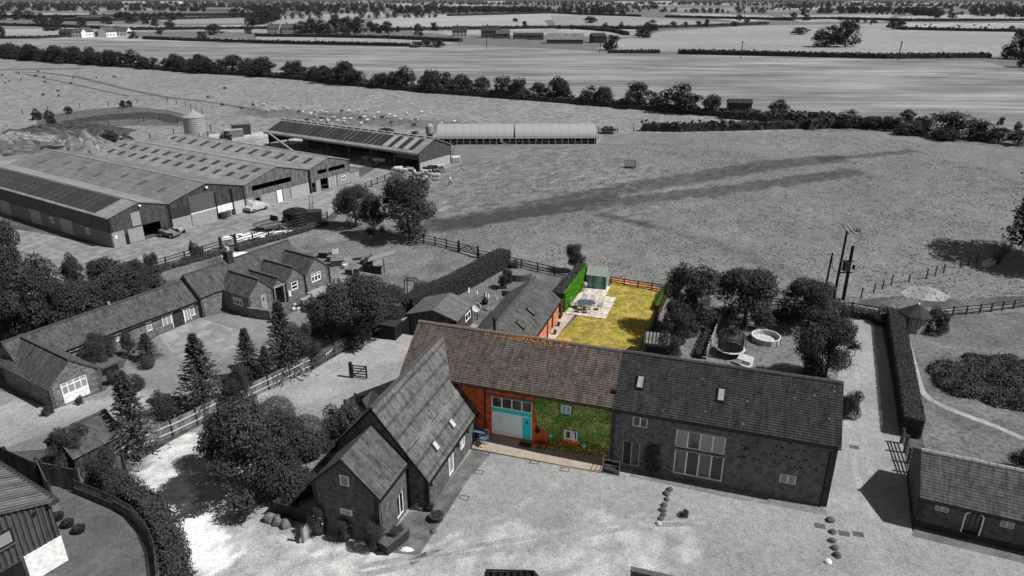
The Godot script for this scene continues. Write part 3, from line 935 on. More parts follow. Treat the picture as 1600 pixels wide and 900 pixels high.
	sheet("neighbour_lawn", pts([10.93, -56.76, 17.14, -71.3, 22.95, -69.88, 29.64, -68.52, 32.6, -64.99, 27.45, -51.65, 21.93, -53.49]), 0.004, 0.7, func(p):
		var f = 0.145 + 0.04 * N.call(p, 1.4) + 0.05 * Q.call(p)
		return gray(clampf(f, 0.05, 0.3)), M.grass)
	var walk = pts([37.9, -61.75, 36.72, -58.64, 35.51, -55.55, 34.35, -52.72, 33.72, -50.92, 33.8, -49.61, 34.37, -48.36, 35.56, -46.97, 36.7, -45.65, 37.87, -43.81, 39.44, -41.49])
	sheet("right_garden", pts([38.6, -64.38, 43.42, -65.45, 60.63, -68.52, 74.35, -62.03, 48.42, -36.13, 29.52, -42.62]), 0.004, 0.8, func(p):
		var f = 0.13 + 0.04 * N.call(p, 1.4) + 0.05 * Q.call(p)
		return gray(clampf(f, 0.05, 0.34)), M.grass)
	sheet("garden_walk", strip(walk, 0.55), 0.012, 0.5, func(p): return gray(0.3 + 0.08 * Q.call(p, 2.0)), M.gravel)
	# the dried, yellow lawn of the home barn and the strip of bare earth behind its fence
	sheet("lawn", pts([3.74, -60.1, 6.97, -66.55, 11.46, -75.25, 16.76, -71.84, 13.01, -62.03, 11.19, -57.25, 7.67, -58.51]), 0.012, 0.35, func(p):
		var k = 0.42 + 0.9 * Q.call(p, 3.0) + 0.35 * N.call(p, 2.0)
		var c = Color(0.345, 0.275, 0.06).lerp(Color(0.17, 0.148, 0.03), clampf(k, 0, 1))
		if Q.call(p, 0.9) > 0.42: c = c.lerp(Color(0.5, 0.3, 0.12), 0.5)
		return c, M.grass)
	sheet("earth_strip", pts([11.3, -76.85, 17.31, -73.51, 16.98, -72.2, 11.46, -75.25]), 0.016, 0.5, func(p): return Color(0.46, 0.22, 0.07) * (1.0 + 0.5 * Q.call(p, 1.5)), M.grass)
	sheet("garden_path", pts([2.74, -60.78, 5.6, -67.69, 6.26, -68.52, 6.74, -67.03, 4, -60.5]), 0.016, 0.5, func(p): return Color(0.42, 0.36, 0.31) * (1.0 + 0.4 * Q.call(p, 1.5)), M.gravel)
	# brick paths along the buildings: courses of blocks
	sheet("brick_path", pts([8.36, -40.54, 14.24, -38.4, 19.85, -36.62, 19.79, -35.77, 14.11, -37.5, 8.01, -39.69]), 0.02, 0.4, func(p): return gray(0.17 + 0.07 * Q.call(p, 2.0)), M.gravel)
	sheet("hut_path", pts([24.66, -34.84, 32.73, -31.36, 32.12, -30.54, 24.08, -33.95]), 0.02, 0.4, func(p): return gray(0.13 + 0.05 * Q.call(p, 2.0)), M.gravel)
	sheet("block_paving", pts([-2.26, -44.3, -1.15, -43.01, -2.82, -39.69, -4.04, -36.13, -5.39, -32.36, -7.87, -32.67, -7.64, -33.57, -6.46, -36.13, -5.34, -36.25]), 0.02, 0.3, func(p): return gray(0.12 + 0.09 * Q.call(p, 3.0) + 0.04 * N.call(p, 3.0)), M.gravel)
	sheet("flower_bed", pts([-18.44, -43.01, -16.13, -44.63, -13, -45.48, -11.92, -43.81, -13.59, -38.67, -14.53, -36.13, -16.77, -38.01]), 0.02, 0.4, func(p): return gray(clampf(0.24 + 0.3 * Q.call(p, 1.5), 0.06, 0.6)), M.gravel)
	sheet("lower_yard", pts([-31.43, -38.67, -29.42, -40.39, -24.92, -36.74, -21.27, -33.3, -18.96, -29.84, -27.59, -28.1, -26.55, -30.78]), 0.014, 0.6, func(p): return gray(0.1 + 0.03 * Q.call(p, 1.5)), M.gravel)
	# tufts of grass all over the pasture
	var tuft := MB.new()
	for k in 9:
		var a = k * 2.4
		var o = V(cos(a), 0, sin(a)) * 0.05 * (k % 4)
		tuft.tri(o + V(-0.05, 0, 0.02).rotated(Vector3.UP, a), o + V(0.05, 0, 0.02).rotated(Vector3.UP, a), o + V(cos(a) * 0.1, 0.2 + 0.03 * (k % 3), sin(a) * 0.1))
	var mm := MultiMesh.new()
	mm.transform_format = MultiMesh.TRANSFORM_3D
	mm.use_colors = true
	mm.mesh = tuft.mesh()
	var area = pts([-9.13, -97.18, -11.7, -135.46, 18.94, -155.92, 69.87, -171.86, 97.06, -158.89, 115.26, -141.3, 60.63, -68.52, 43.27, -65.76, 37.31, -66.23, 26.83, -68.18, 17.16, -72.76, 7.59, -78.73, 0, -82.97, -13.03, -91.9])
	var spots = []
	while spots.size() < 15000:
		var p = Vector2(rnd(-30, 90), -65 - 120 * pow(rng.randf(), 1.3))
		if N.call(p, 1.6) + rnd(-0.3, 0.3) < -0.12: continue
		if Geometry2D.is_point_in_polygon(p, area): spots.append(p)
	mm.instance_count = spots.size()
	for i in spots.size():
		var s = rnd(0.35, 0.9)
		mm.set_instance_transform(i, Transform3D(Basis.from_euler(V(0, rnd(0, TAU), 0)).scaled(V(s, s * rnd(0.3, 0.7), s)), V(spots[i].x, 0, spots[i].y)))
		mm.set_instance_color(i, gray(rnd(0.12, 0.2)))
	var g := MultiMeshInstance3D.new()
	g.multimesh = mm
	g.name = "pasture_grass"
	g.material_override = M.leaf
	add_child(g)
	tag(g, "short tufts of dry grass all over the grazed pasture", "grass", "", "stuff")

# a point of a building frame: s along the front, p out of it
func frame_at(o, ang, s, p, y = 0.0):
	var a = deg_to_rad(ang)
	return V(o.x + s * cos(a) - p * sin(a), y, o.z + s * sin(a) + p * cos(a))
const HOME := Vector3(7.08, 0, -40.83)
const HA := 18.3
func hp(s, p, y = 0.0): return frame_at(HOME, HA, s, p, y)

func ivy_mesh(sd, n, spots: Callable, size):
	var r := RandomNumberGenerator.new()
	r.seed = sd
	var b := MB.new()
	var fn := FastNoiseLite.new()
	fn.seed = sd; fn.frequency = 0.55; fn.fractal_octaves = 3
	var made = 0
	while made < n:
		var q = spots.call(r, fn)
		if q == null: continue
		made += 1
		var p = q[0]
		var nn = (V(0, 0.35, 1) + V(r.randfn(), r.randfn(), r.randfn()) * 0.5).normalized()
		var t = nn.cross(V(r.randfn(), r.randfn(), r.randfn())).normalized()
		var s = nn.cross(t)
		var l = size * r.randf_range(0.6, 1.3)
		b.quad(p - t * l, p - s * l * 0.7, p + t * l, p + s * l * 0.7, q[1])
	return b.mesh()

func build_home_barns():
	var t = thing("brick_barn", "red brick barn house with turquoise door, ivy and brown tiled roof", "house", hp(-16, 0), HA)
	var hl = [[6.88, 9.94, 0.58, 3.74], [12.07, 12.75, 3.47, 4.06], [12.35, 13.25, 1.37, 2.1]]
	house(t, 15.6, -6.2, -0.3, 4.95, 7.21, -3.25, M.brick_red, M.tile_main, {"over": 0.45, "verge": 0.0, "holes": {"front": hl}, "ridge": M.ridge_main, "ridge_each": 0.45, "gutter": M.gutter_brown, "course": 0.17, "lip": 0.038})
	var f = face("front", -0.3)
	# the glazed cart entrance: top lights, turquoise band, three tall panes and the door
	var g = node(t, "entrance_screen")
	g.transform = f
	var b := MB.new()
	for x in [6.88, 7.62, 8.37, 9.12, 9.86]: b.box(x, 2.84, -0.14, x + 0.08, 3.74, -0.05)
	for y in [2.82, 3.66]: b.box(6.881, y, -0.135, 9.939, y + 0.08, -0.055)
	for x in [6.88, 7.63, 8.38, 9.13, 9.86]: b.box(x, 0.6, -0.14, x + 0.08, 2.5, -0.05)
	b.box(6.881, 2.42, -0.135, 9.939, 2.5, -0.055)
	b.box(6.881, 0.59, -0.137, 9.13, 0.8, -0.053)
	put(g, "frame", b.mesh(), M.cream)
	bx(g, "band", M.turquoise, 6.9, 2.5, -0.13, 9.93, 2.82, -0.04)
	for i in 4: bx(g, "pane", M.glass, 6.96 + 0.745 * i, 2.9, -0.11, 7.62 + 0.745 * i, 3.66, -0.1)
	for i in 3: bx(g, "pane", M.glass_blue, 6.96 + 0.75 * i, 0.8, -0.11, 7.63 + 0.75 * i, 2.42, -0.1)
	bx(g, "door", M.turquoise, 9.21, 0.6, -0.12, 9.86, 2.42, -0.06)
	bx(g, "door_window", M.glass, 9.46, 1.92, -0.07, 9.62, 2.15, -0.052)
	bx(g, "door_handle", M.black, 9.25, 1.45, -0.07, 9.29, 1.6, -0.03)
	bx(t, "lintel", M.lintel, 6.5, 3.745, -0.4, 10.16, 3.93, -0.26)
	window(t, f, 12.07, 12.75, 3.47, 4.06, 2, 1, M.window_white, M.glass_pale, "window", 0.08, 0.06)
	bx(t, "window_surround", M.turquoise, 12.0, 3.38, -0.31, 12.82, 3.465, -0.18)
	bx(t, "window_surround", M.turquoise, 12.0, 3.47, -0.31, 12.065, 4.1, -0.2)
	window(t, f, 12.35, 13.25, 1.37, 2.1, 2, 1, M.window_white, M.glass, "window", 0.08, 0.06)
	bx(t, "window_surround", M.turquoise, 12.28, 1.28, -0.31, 12.345, 2.17, -0.2)
	bx(t, "window_surround", M.turquoise, 13.255, 1.28, -0.31, 13.32, 2.17, -0.2)
	beam(t, "open_casement", M.window_white, V(12.82, 1.74, -0.33), V(13.12, 1.74, 0.02), 0.04, 0.66)
	beam(t, "downpipe", M.gutter_brown, V(6.42, 0.5, -0.22), V(6.42, 4.5, -0.22), 0.08, 0.08)
	# orange lichen on the courses below the ridge
	var li := MB.new()
	var r := RandomNumberGenerator.new()
	r.seed = 9
	var up = V(0, 2.26, -2.95).normalized()
	var nn = V(0, 2.95, 2.26).normalized()
	for i in 160:
		var x = clampf(9.0 + r.randfn() * 1.8, 5.5, 15.4)
		var d = absf(r.randfn()) * 0.22 + 0.12
		var c = V(x, 7.3, -3.25) - up * d + nn * 0.055
		var s = r.randf_range(0.015, 0.06)
		li.quad(c + V(-s, 0, 0), c - up * s * r.randf_range(0.5, 1.2), c + V(s * r.randf_range(0.6, 1.4), 0, 0), c + up * s)
	put(t, "lichen", li.mesh(), M.lichen).set_meta("kind", "stuff")
	# ivy
	for i in 13:
		var kk = r.randf_range(0.02, 0.92)
		panel_on(t, "patch_tile", [M.ridge_main, M.lintel, M.tile_main][i % 3], r.randf_range(3.0, 15.3), 0.17, -0.3, 4.95, -3.25, 7.21, kk, kk + 0.045, 0.036)
	var ivy = ivy_mesh(31, 9000, func(q, fn):
		var x = q.randf_range(10.15, 15.62)
		var y = q.randf_range(0.3, 4.8)
		var left = 10.2 + 0.12 * sin(y * 3.0)
		if y < 2.7: left = 10.2 + (2.7 - y) * 0.75 + 0.2 * sin(y * 5.0)
		if y < 1.3: left = 11.25
		if x < left: return null
		if x > 11.9 and x < 12.9 and y > 3.2 and y < 4.16: return null
		if x > 12.18 and x < 13.42 and y > 0.95 and y < 2.3: return null
		var k = fn.get_noise_2d(x, y)
		if k < -0.3 and q.randf() < 0.5: return null
		var c = Color(0.14, 0.27, 0.04).lerp(Color(0.52, 0.62, 0.22), clampf(q.randf() * 0.8 + k * 0.8, 0, 1))
		# a patch of withered brown leaves round the lower window
		if Vector2((x - 13.0) / 2.3, (y - 0.8) / 0.85).length() < 1.0 + 0.6 * k and q.randf() < 0.7: c = Color(0.16, 0.15, 0.04).lerp(Color(0.2, 0.1, 0.04), q.randf())
		return [V(x, y, -0.28 + q.randf_range(0.02, 0.24) * (0.6 + k)), c], 0.085)
	put(t, "ivy", ivy, M.green_leaf)
	# the forecourt, a bank of gravel held by a brick edge
	b = MB.new()
	b.hexa([V(5.9, -0.1, 1.25), V(15.3, -0.1, 1.05), V(15.3, -0.1, -0.28), V(5.9, -0.1, -0.28), V(5.9, 0.14, 1.25), V(15.3, 0.09, 1.05), V(15.3, 0.3, -0.28), V(5.9, 0.55, -0.28)], Color(0.34, 0.29, 0.235))
	put(self, "forecourt", b.mesh(), M.gravel, t.transform).set_meta("kind", "structure")
	# ---------- the next barn
	t = thing("dark_barn", "dark brick barn house with dark tiled roof and tall glazed entrance", "house", hp(-0.39, 0), HA)
	hl = [[1.4, 2.4, 3.45, 4.23], [0.86, 2.04, 0.3, 2.23], [4.28, 7.45, 2.46, 3.83], [4.32, 7.5, 0.36, 2.3], [10.97, 11.97, 1.18, 1.9]]
	var vents = []
	for i in 22:
		var x = 8.3 + 0.62 * (i / 3) + (0.3 if i % 2 else 0.0)
		var y = 2.55 + 0.62 * (i % 3)
		vents.append([x, x + 0.11, y, y + 0.13])
	for q in [[0.9, 2.75], [2.75, 2.9], [3.3, 2.4], [3.6, 3.2], [2.85, 1.5], [0.35, 3.5]]: vents.append([q[0], q[0] + 0.11, q[1], q[1] + 0.13])
	house(t, 14.0, -6.5, 0, 4.68, 7.21, -3.25, M.brick_dark, M.tile_dark, {"over": 0.15, "verge": 0.12, "holes": {"front": hl + vents}, "ridge": M.ridge_dark, "ridge_each": 0.45, "gutter": M.black, "course": 0.17, "lip": 0.038})
	f = face("front", 0)
	window(t, f, 1.4, 2.4, 3.45, 4.23, 2, 1, M.white, M.glass, "window", 0.08)
	window(t, f, 4.28, 7.45, 2.46, 3.83, 4, 1, M.white, [M.glass_pale, M.glass_pale, M.glass_mid], "window", 0.09)
	window(t, f, 4.32, 7.5, 0.36, 2.3, 4, 1, M.white, [M.glass_mid, M.glass_mid, M.glass, M.glass_pale], "window", 0.09)
	bx(t, "transom", M.gray, 4.25, 2.3, -0.12, 7.5, 2.46, 0.02)
	bx(t, "lintel", M.mid, 4.0, 3.84, -0.1, 7.8, 4.02, 0.03)
	window(t, f, 10.97, 11.97, 1.18, 1.9, 2, 1, M.white, M.glass_pale, "window", 0.08)
	var dr = window(t, f, 0.86, 2.04, 0.3, 2.23, 2, 1, M.pale, M.glass, "entrance", 0.07)
	bx(dr, "door", M.dark, 0.94, 0.36, -0.1, 1.43, 2.16, -0.06)
	for q in [[8.75, 3.35], [8.65, 2.65]]:
		b = MB.new()
		var path = []
		for k in 13:
			var a = lerpf(0.6, -3.14, k / 6.0) if k <= 6 else lerpf(0.0, 3.6, (k - 6) / 6.0)
			path.append(V(q[0] + 0.13 * cos(a), q[1] + (0.13 if k <= 6 else -0.13) + 0.13 * sin(a), 0.03))
		b.tube(path, [0.025, 0.025, 0.025, 0.025, 0.025, 0.025, 0.025, 0.025, 0.025, 0.025, 0.025, 0.025, 0.025], 5)
		put(t, "wall_tie", b.mesh(), M.black)
	for x in [1.54, 6.8]:
		rooflight(t, x, 0.5, 0, 4.68, -3.25, 7.21, 0.36, 0.6, M.black, M.light, "rooflight")
	beam(t, "downpipe", M.black, V(13.6, 0, 0.07), V(13.6, 4.2, 0.07), 0.09, 0.09)
	bx(t, "vent_cowl", M.black, -0.2, 5.25, -0.95, 0.1, 5.55, -0.65)
	for i in 13:
		var kk = r.randf_range(0.02, 0.92)
		panel_on(t, "patch_tile", [M.ridge_dark, M.dark, M.gray][i % 3], r.randf_range(0.5, 13.6), 0.17, 0.0, 4.68, -3.25, 7.21, kk, kk + 0.045, 0.036)
	# climbing shrub by the door
	var cl = ivy_mesh(33, 700, func(q, fn):
		var y = q.randf_range(0.3, 2.4)
		var x = 2.9 + q.randfn() * (0.22 + 0.1 * (2.4 - y) * 0.3) + 0.1 * sin(y * 3)
		return [V(x, y, 0.05 + 0.25 * q.randf()), gray(0.045 * q.randf_range(0.5, 1.8))], 0.08)
	var cp = thing("wall_shrub", "dark climbing shrub trained on the wall beside the dark barn door", "shrub", hp(-0.39, 0), HA)
	put(cp, "foliage", cl, M.green_leaf)
	b = MB.new()
	b.tube([V(2.95, 0, 0.12), V(2.9, 1.0, 0.1), V(2.95, 2.2, 0.08)], [0.03, 0.02, 0.01], 6)
	put(cp, "stem", b.mesh(), M.bark)
	# ---------- rear wing of the brick barn
	t = thing("rear_wing", "single storey rear wing with grey roof and orange brick garden wall", "house", hp(0, -6.2), HA - 90)
	house(t, 15.9, -15.0, -9.85, 2.3, 4.25, -12.4, M.brick_orange, M.tile_mid, {"over": 0.2, "holes": {"front": [[13.2, 13.9, 0.1, 2.0]]}, "ridge": M.ridge_dark, "gutter": M.gutter_brown})
	bx(t, "door", M.gutter_brown, 13.25, 0.05, -9.98, 13.85, 1.98, -9.93)
	beam(t, "downpipe", M.gutter_brown, V(11.6, 0, -9.78), V(11.6, 2.2, -9.78), 0.08, 0.08)
	for x in [10.0, 6.9]: rooflight(t, x, 0.6, -9.85, 2.3, -12.4, 4.25, 0.3, 0.62, M.black, M.gray)
	t = thing("flue", "black metal flue standing behind the brick barn ridge", "flue", hp(-10.3, -4.4), HA)
	b = MB.new()
	b.tube([V(0, 6.0, 0), V(0, 7.75, 0)], [0.1, 0.1], 10)
	put(t, "pipe", b.mesh(), M.black)
	b = MB.new()
	b.lathe([Vector2(0.0, 7.72), Vector2(0.17, 7.74), Vector2(0.19, 7.84), Vector2(0.1, 7.95), Vector2(0, 7.97)], 12)
	put(t, "cowl", b.mesh(), M.black)

func build_cottage():
	var t = thing("cottage", "small brick cottage with gable end and slate roof beside the yard", "house", hp(0, 11.92), HA - 90)
	house(t, 3.62, -16.0, -11.62, 3.45, 5.62, -13.78, M.brick_mid, M.tile_mid, {"over": 0.14, "verge": 0.08, "holes": {"left": [[-14.02, -13.42, 3.81, 4.53], [-14.22, -13.42, 1.69, 2.11]], "front": [[2.1, 3.0, 0.2, 1.85]]}, "gutter": M.black, "course": 0.22})
	var w = window(t, face("left", 0), -14.02, -13.42, 3.81, 4.53, 1, 1, M.white, M.light, "blind_window", 0.06, 0.0)
	w = window(t, face("left", 0), -14.22, -13.42, 1.69, 2.11, 1, 3, M.white, M.mid, "vent", 0.05, 0.0)
	window(t, face("front", -11.62), 2.1, 3.0, 0.2, 1.85, 2, 1, M.white, M.glass, "glazed_door", 0.08, -0.06)
	for z in [-11.54]: beam(t, "bargeboard", M.black, V(-0.1, 3.36, -11.4), V(-0.1, 5.6, -13.78), 0.04, 0.12)
	beam(t, "bargeboard", M.black, V(-0.1, 3.36, -16.2), V(-0.1, 5.6, -13.78), 0.04, 0.12)
	t = thing("barn_wing", "long barn wing with steep grey banded roof between yard and lawn", "house", hp(0, 8.25), HA - 90)
	var hl = [[3.3, 4.08, 0.25, 2.1], [5.4, 6.1, 0.95, 1.95]]
	house(t, 11.0, -16.4, -10.25, 2.33, 6.82, -13.74, M.brick_mid, M.tile_pale, {"over": 0.12, "verge": 0.1, "eave_back": 3.9, "holes": {"front": hl}, "ridge": M.ridge_dark, "gutter": M.black, "band": 5, "course": 0.2})
	window(t, face("front", -10.25), 3.3, 4.08, 0.25, 2.1, 1, 1, M.white, M.glass_pale, "glazed_door", 0.12, -0.01)
	window(t, face("front", -10.25), 5.4, 6.1, 0.95, 1.95, 2, 1, M.white, M.glass_pale, "window", 0.1, -0.01)
	for x in [2.45, 5.2]: rooflight(t, x, 0.5, -10.25, 2.33, -13.74, 6.82, 0.1, 0.22, M.gray, M.pale)
	# a mortared strip where the two roofs meet
	var b := MB.new()
	var r := RandomNumberGenerator.new()
	r.seed = 4
	var k = 4.49 / 3.49
	for i in 46:
		var x = i * 0.2
		var z = -11.45 + r.randf_range(-0.05, 0.05)
		var wd = r.randf_range(0.12, 0.24)
		var y = 2.33 + k * (-10.25 - z) + 0.135
		b.quad(V(x, y - k * wd, z + wd), V(x + 0.2, y - k * wd, z + wd), V(x + 0.2, y + k * wd, z - wd), V(x, y + k * wd, z - wd))
	put(t, "flashing", b.mesh(), M.mid)
	for q in [[-10.15, 0.0], [-11.5, 0.0]]: beam(t, "downpipe", M.black, V(-0.06, 0, q[0] - 0.05), V(-0.06, 2.1 if q[0] > -11 else 3.9, q[0] - 0.05), 0.09, 0.09)
	beam(t, "bargeboard", M.black, V(-0.12, 2.3, -10.15), V(-0.12, 6.8, -13.74), 0.04, 0.14)
	beam(t, "bargeboard", M.black, V(-0.12, 3.8, -16.5), V(-0.12, 6.8, -13.74), 0.04, 0.14)
	for x in [0.3, 4.7, 6.5]:
		bx(t, "wall_lamp", M.black, x, 1.7, -10.24, x + 0.12, 1.95, -10.1)
	# the brick outbuilding across the drive
	t = thing("brick_outbuilding", "low brick outbuilding with arched door and two small white windows", "outbuilding", V(24.69, 0, -34.96), 23.5)
	hl = [[0.88, 1.61, 1.35, 1.9], [2.42, 3.42, 0.05, 1.95], [4.23, 4.94, 1.27, 1.82]]
	house(t, 8.5, -5.4, 0, 2.08, 3.62, -2.75, M.brick_hut, M.tile_hut, {"over": 0.12, "verge": 0.06, "holes": {"front": hl}, "gutter": M.black, "course": 0.2, "ridge": M.light, "ridge_each": 0.45})
	window(t, face("front", 0), 0.88, 1.61, 1.35, 1.9, 2, 1, M.white, M.glass_pale, "window", 0.06)
	window(t, face("front", 0), 4.23, 4.94, 1.27, 1.82, 2, 1, M.white, M.glass_pale, "window", 0.06)
	var d = window(t, face("front", 0), 2.5, 3.34, 0.05, 1.75, 3, 1, M.dark, M.glass, "arched_door", 0.06)
	arch(d, "surround", M.white, 2.42, 3.42, 0.05, 1.62, 0.3, 0.07, -0.05, 0.05)
	bx(t, "plinth", M.dark, -0.03, -0.1, -5.2, 8.5, 0.35, 0.06)
# a frame with a curved head: x0..x1, springing at y1, rise above it
func arch(parent, called, m, x0, x1, y0, y1, rise, wide, z0, z1):
	var b := MB.new()
	var pin = []
	var pout = []
	var c = (x0 + x1) / 2
	var hw = (x1 - x0) / 2
	pout.append(Vector2(x0, y0)); pin.append(Vector2(x0 + wide, y0))
	for k in 13:
		var a = PI - PI * k / 12
		pout.append(Vector2(c + hw * cos(a), y1 + rise * sin(a)))
		pin.append(Vector2(c + (hw - wide) * cos(a), y1 + (rise - wide) * sin(a)))
	pout.append(Vector2(x1, y0)); pin.append(Vector2(x1 - wide, y0))
	for k in pout.size() - 1:
		var A = pout[k]
		var B = pout[k + 1]
		var C = pin[k + 1]
		var D = pin[k]
		b.hexa([V(A.x, A.y, z1), V(D.x, D.y, z1), V(D.x, D.y, z0), V(A.x, A.y, z0), V(B.x, B.y, z1), V(C.x, C.y, z1), V(C.x, C.y, z0), V(B.x, B.y, z0)])
	return put(parent, called, b.mesh(), m)
func arch_panel(parent, called, m, x0, x1, y0, y1, rise, z0, z1):
	var b := MB.new()
	var c = (x0 + x1) / 2
	var hw = (x1 - x0) / 2
	for k in 12:
		var a = PI - PI * k / 12
		var e = PI - PI * (k + 1) / 12
		var xa = c + hw * cos(a)
		var xb = c + hw * cos(e)
		b.hexa([V(xa, y0, z1), V(xb, y0, z1), V(xb, y0, z0), V(xa, y0, z0), V(xa, y1 + rise * sin(a), z1), V(xb, y1 + rise * sin(e), z1), V(xb, y1 + rise * sin(e), z0), V(xa, y1 + rise * sin(a), z0)])
	return put(parent, called, b.mesh(), m)

func build_stone_range():
	var O = V(-31.69, 0, -65.6)
	var A = -57.5
	var t = thing("stone_range", "long low stone range with arched openings along the courtyard", "house", frame_at(O, A, -16.5, 0), A)
	var X = 16.5
	var hl = [[X - 5.5, X - 4.9, 0.6, 1.75], [X - 0.8, X - 0.1, 0.42, 1.75], [X - 13.0, X - 11.3, 0.6, 1.7], [X - 8.6, X - 7.9, 0.8, 1.6]]
	house(t, 16.6, -3.8, 0, 1.95, 3.55, -1.9, M.stone, M.tile_mid, {"over": 0.2, "holes": {"front": hl}, "ridge": M.ridge_dark, "gutter": M.black})
	var f = face("front", 0)
	window(t, f, X - 5.5, X - 4.9, 0.6, 1.75, 1, 2, M.white, M.glass_pale, "window", 0.08)
	window(t, f, X - 13.0, X - 11.3, 0.6, 1.7, 3, 2, M.white, M.glass_pale, "window", 0.09, -0.06, 0.66)
	window(t, f, X - 8.6, X - 7.9, 0.8, 1.6, 2, 1, M.white, M.glass_pale, "window", 0.08)
	for q in [[-3.95, -2.98, 0.55], [-1.6, -0.92, 0.2]]:
		var w = node(t, "arched_window")
		arch_panel(w, "pane", M.glass_pale, X + q[0] + 0.05, X + q[1] - 0.05, q[2], 1.35, 0.36, 0.005, 0.03)
		arch(w, "frame", M.white, X + q[0], X + q[1], q[2], 1.35, 0.42, 0.08, 0.0, 0.07)
		bx(w, "mullion", M.white, X + (q[0] + q[1]) / 2 - 0.03, q[2], 0.02, X + (q[0] + q[1]) / 2 + 0.03, 1.7, 0.06)
	window(t, f, X - 0.8, X - 0.1, 0.42, 1.75, 2, 1, M.white, M.glass_pale, "window", 0.07)
	var dn = node(t, "arched_door")
	arch_panel(dn, "leaf", M.dark, X - 2.88, X - 1.66, 0.0, 1.3, 0.4, 0.0, 0.04)
	arch(dn, "surround", M.white, X - 2.95, X - 1.6, 0.0, 1.3, 0.46, 0.07, 0.0, 0.08)
	bx(t, "vent_pipe", M.light, X - 7.6, 3.4, -2.0, X - 7.4, 4.0, -1.8)
	# front gabled wing
	t = thing("stone_front_wing", "gabled stone wing with broad white window over a white panel", "house", frame_at(O, A, 0, 5.64), A - 90)
	house(t, 7.8, -17.05, -13.15, 1.9, 3.5, -15.07, M.stone, M.tile_mid, {"over": 0.16, "verge": 0.1, "holes": {"left": [[-16.16, -14.12, 0.02, 1.83]]}, "ridge": M.ridge_dark, "gutter": M.black})
	window(t, face("left", 0), -16.16, -14.12, 0.72, 1.83, 4, 2, M.white, M.glass_pale, "window", 0.1, -0.06, 0.68)
	bx(t, "panel", M.white, 0.03, 0.02, -16.16, 0.12, 0.72, -14.12)
	# higher back range and its row of gables
	t = thing("stone_back_range", "higher stone back range with chimney behind the row of gables", "house", frame_at(O, A, 0.15, 0.4), A)
	house(t, 13.3, -4.2, 0, 2.3, 4.1, -2.1, M.stone, M.tile_mid, {"over": 0.2, "ridge": M.ridge_dark})
	var ch = node(t, "chimney")
	bx(ch, "stack", M.dark, 5.0, 3.4, -2.5, 5.7, 5.2, -1.7)
	bx(ch, "cap", M.gray, 4.93, 5.2, -2.57, 5.77, 5.3, -1.63)
	bx(ch, "pot", M.pale, 5.2, 5.3, -2.3, 5.5, 5.65, -1.9)
	var gs = [["stone gable with plank door at the left of the gabled row", 2.85, 5.95, 4.4, 2.1, 3.55], ["narrow stone gable with open dark porch in the gabled row", 5.97, 7.6, 6.79, 2.15, 2.9], ["stone gable with one tall white window in the gabled row", 7.62, 10.23, 8.94, 2.2, 3.38], ["widest stone gable with three-light white window in the gabled row", 10.25, 13.8, 11.95, 2.0, 3.62]]
	for i in 4:
		var g = gs[i]
		t = thing("stone_gable", g[0], "house", frame_at(O, A, 0, 4.3), A - 90, "row of stone gables")
		var h = [[], [[6.1, 7.5, 0.0, 2.0]], [[8.35, 9.3, 0.95, 1.9]], [[11.2, 12.6, 0.9, 1.95]]][i]
		house(t, 4.6, g[1], g[2], g[4], g[5], g[3], M.stone, M.tile_mid, {"over": 0.06, "verge": 0.1, "holes": {"left": h}, "ridge": M.ridge_dark})
		if i == 0:
			window(t, face("back", 2.85), -2.4, -1.0, 0.95, 1.75, 3, 2, M.white, M.glass, "window", 0.1, 0.02, 0.66)
			var d = node(t, "door")
			bx(d, "leaf", M.light, -0.05, 0.0, 4.3, -0.005, 1.85, 5.0)
			bx(d, "door_light", M.black, -0.07, 1.2, 4.55, -0.04, 1.5, 4.7)
		if i == 1: bx(t, "lintel", M.light, -0.06, 2.0, 6.0, -0.005, 2.16, 7.58)
		if i == 2:
			window(t, face("left", 0), 8.35, 9.3, 0.95, 1.9, 1, 2, M.white, M.glass, "window", 0.12, -0.06)
			bx(t, "meter_box", M.white, -0.12, 0.5, 7.8, -0.005, 1.1, 8.1)
		if i == 3: window(t, face("left", 0), 11.2, 12.6, 0.9, 1.95, 3, 2, M.white, M.glass, "window", 0.12, -0.06, 0.66)
		beam(t, "downpipe", M.black, V(-0.06, 0, g[2]), V(-0.06, g[4], g[2]), 0.09, 0.09)
	bx(t, "paved_edge", M.light, -0.7, 0, 10.2, -0.01, 0.08, 14.2)

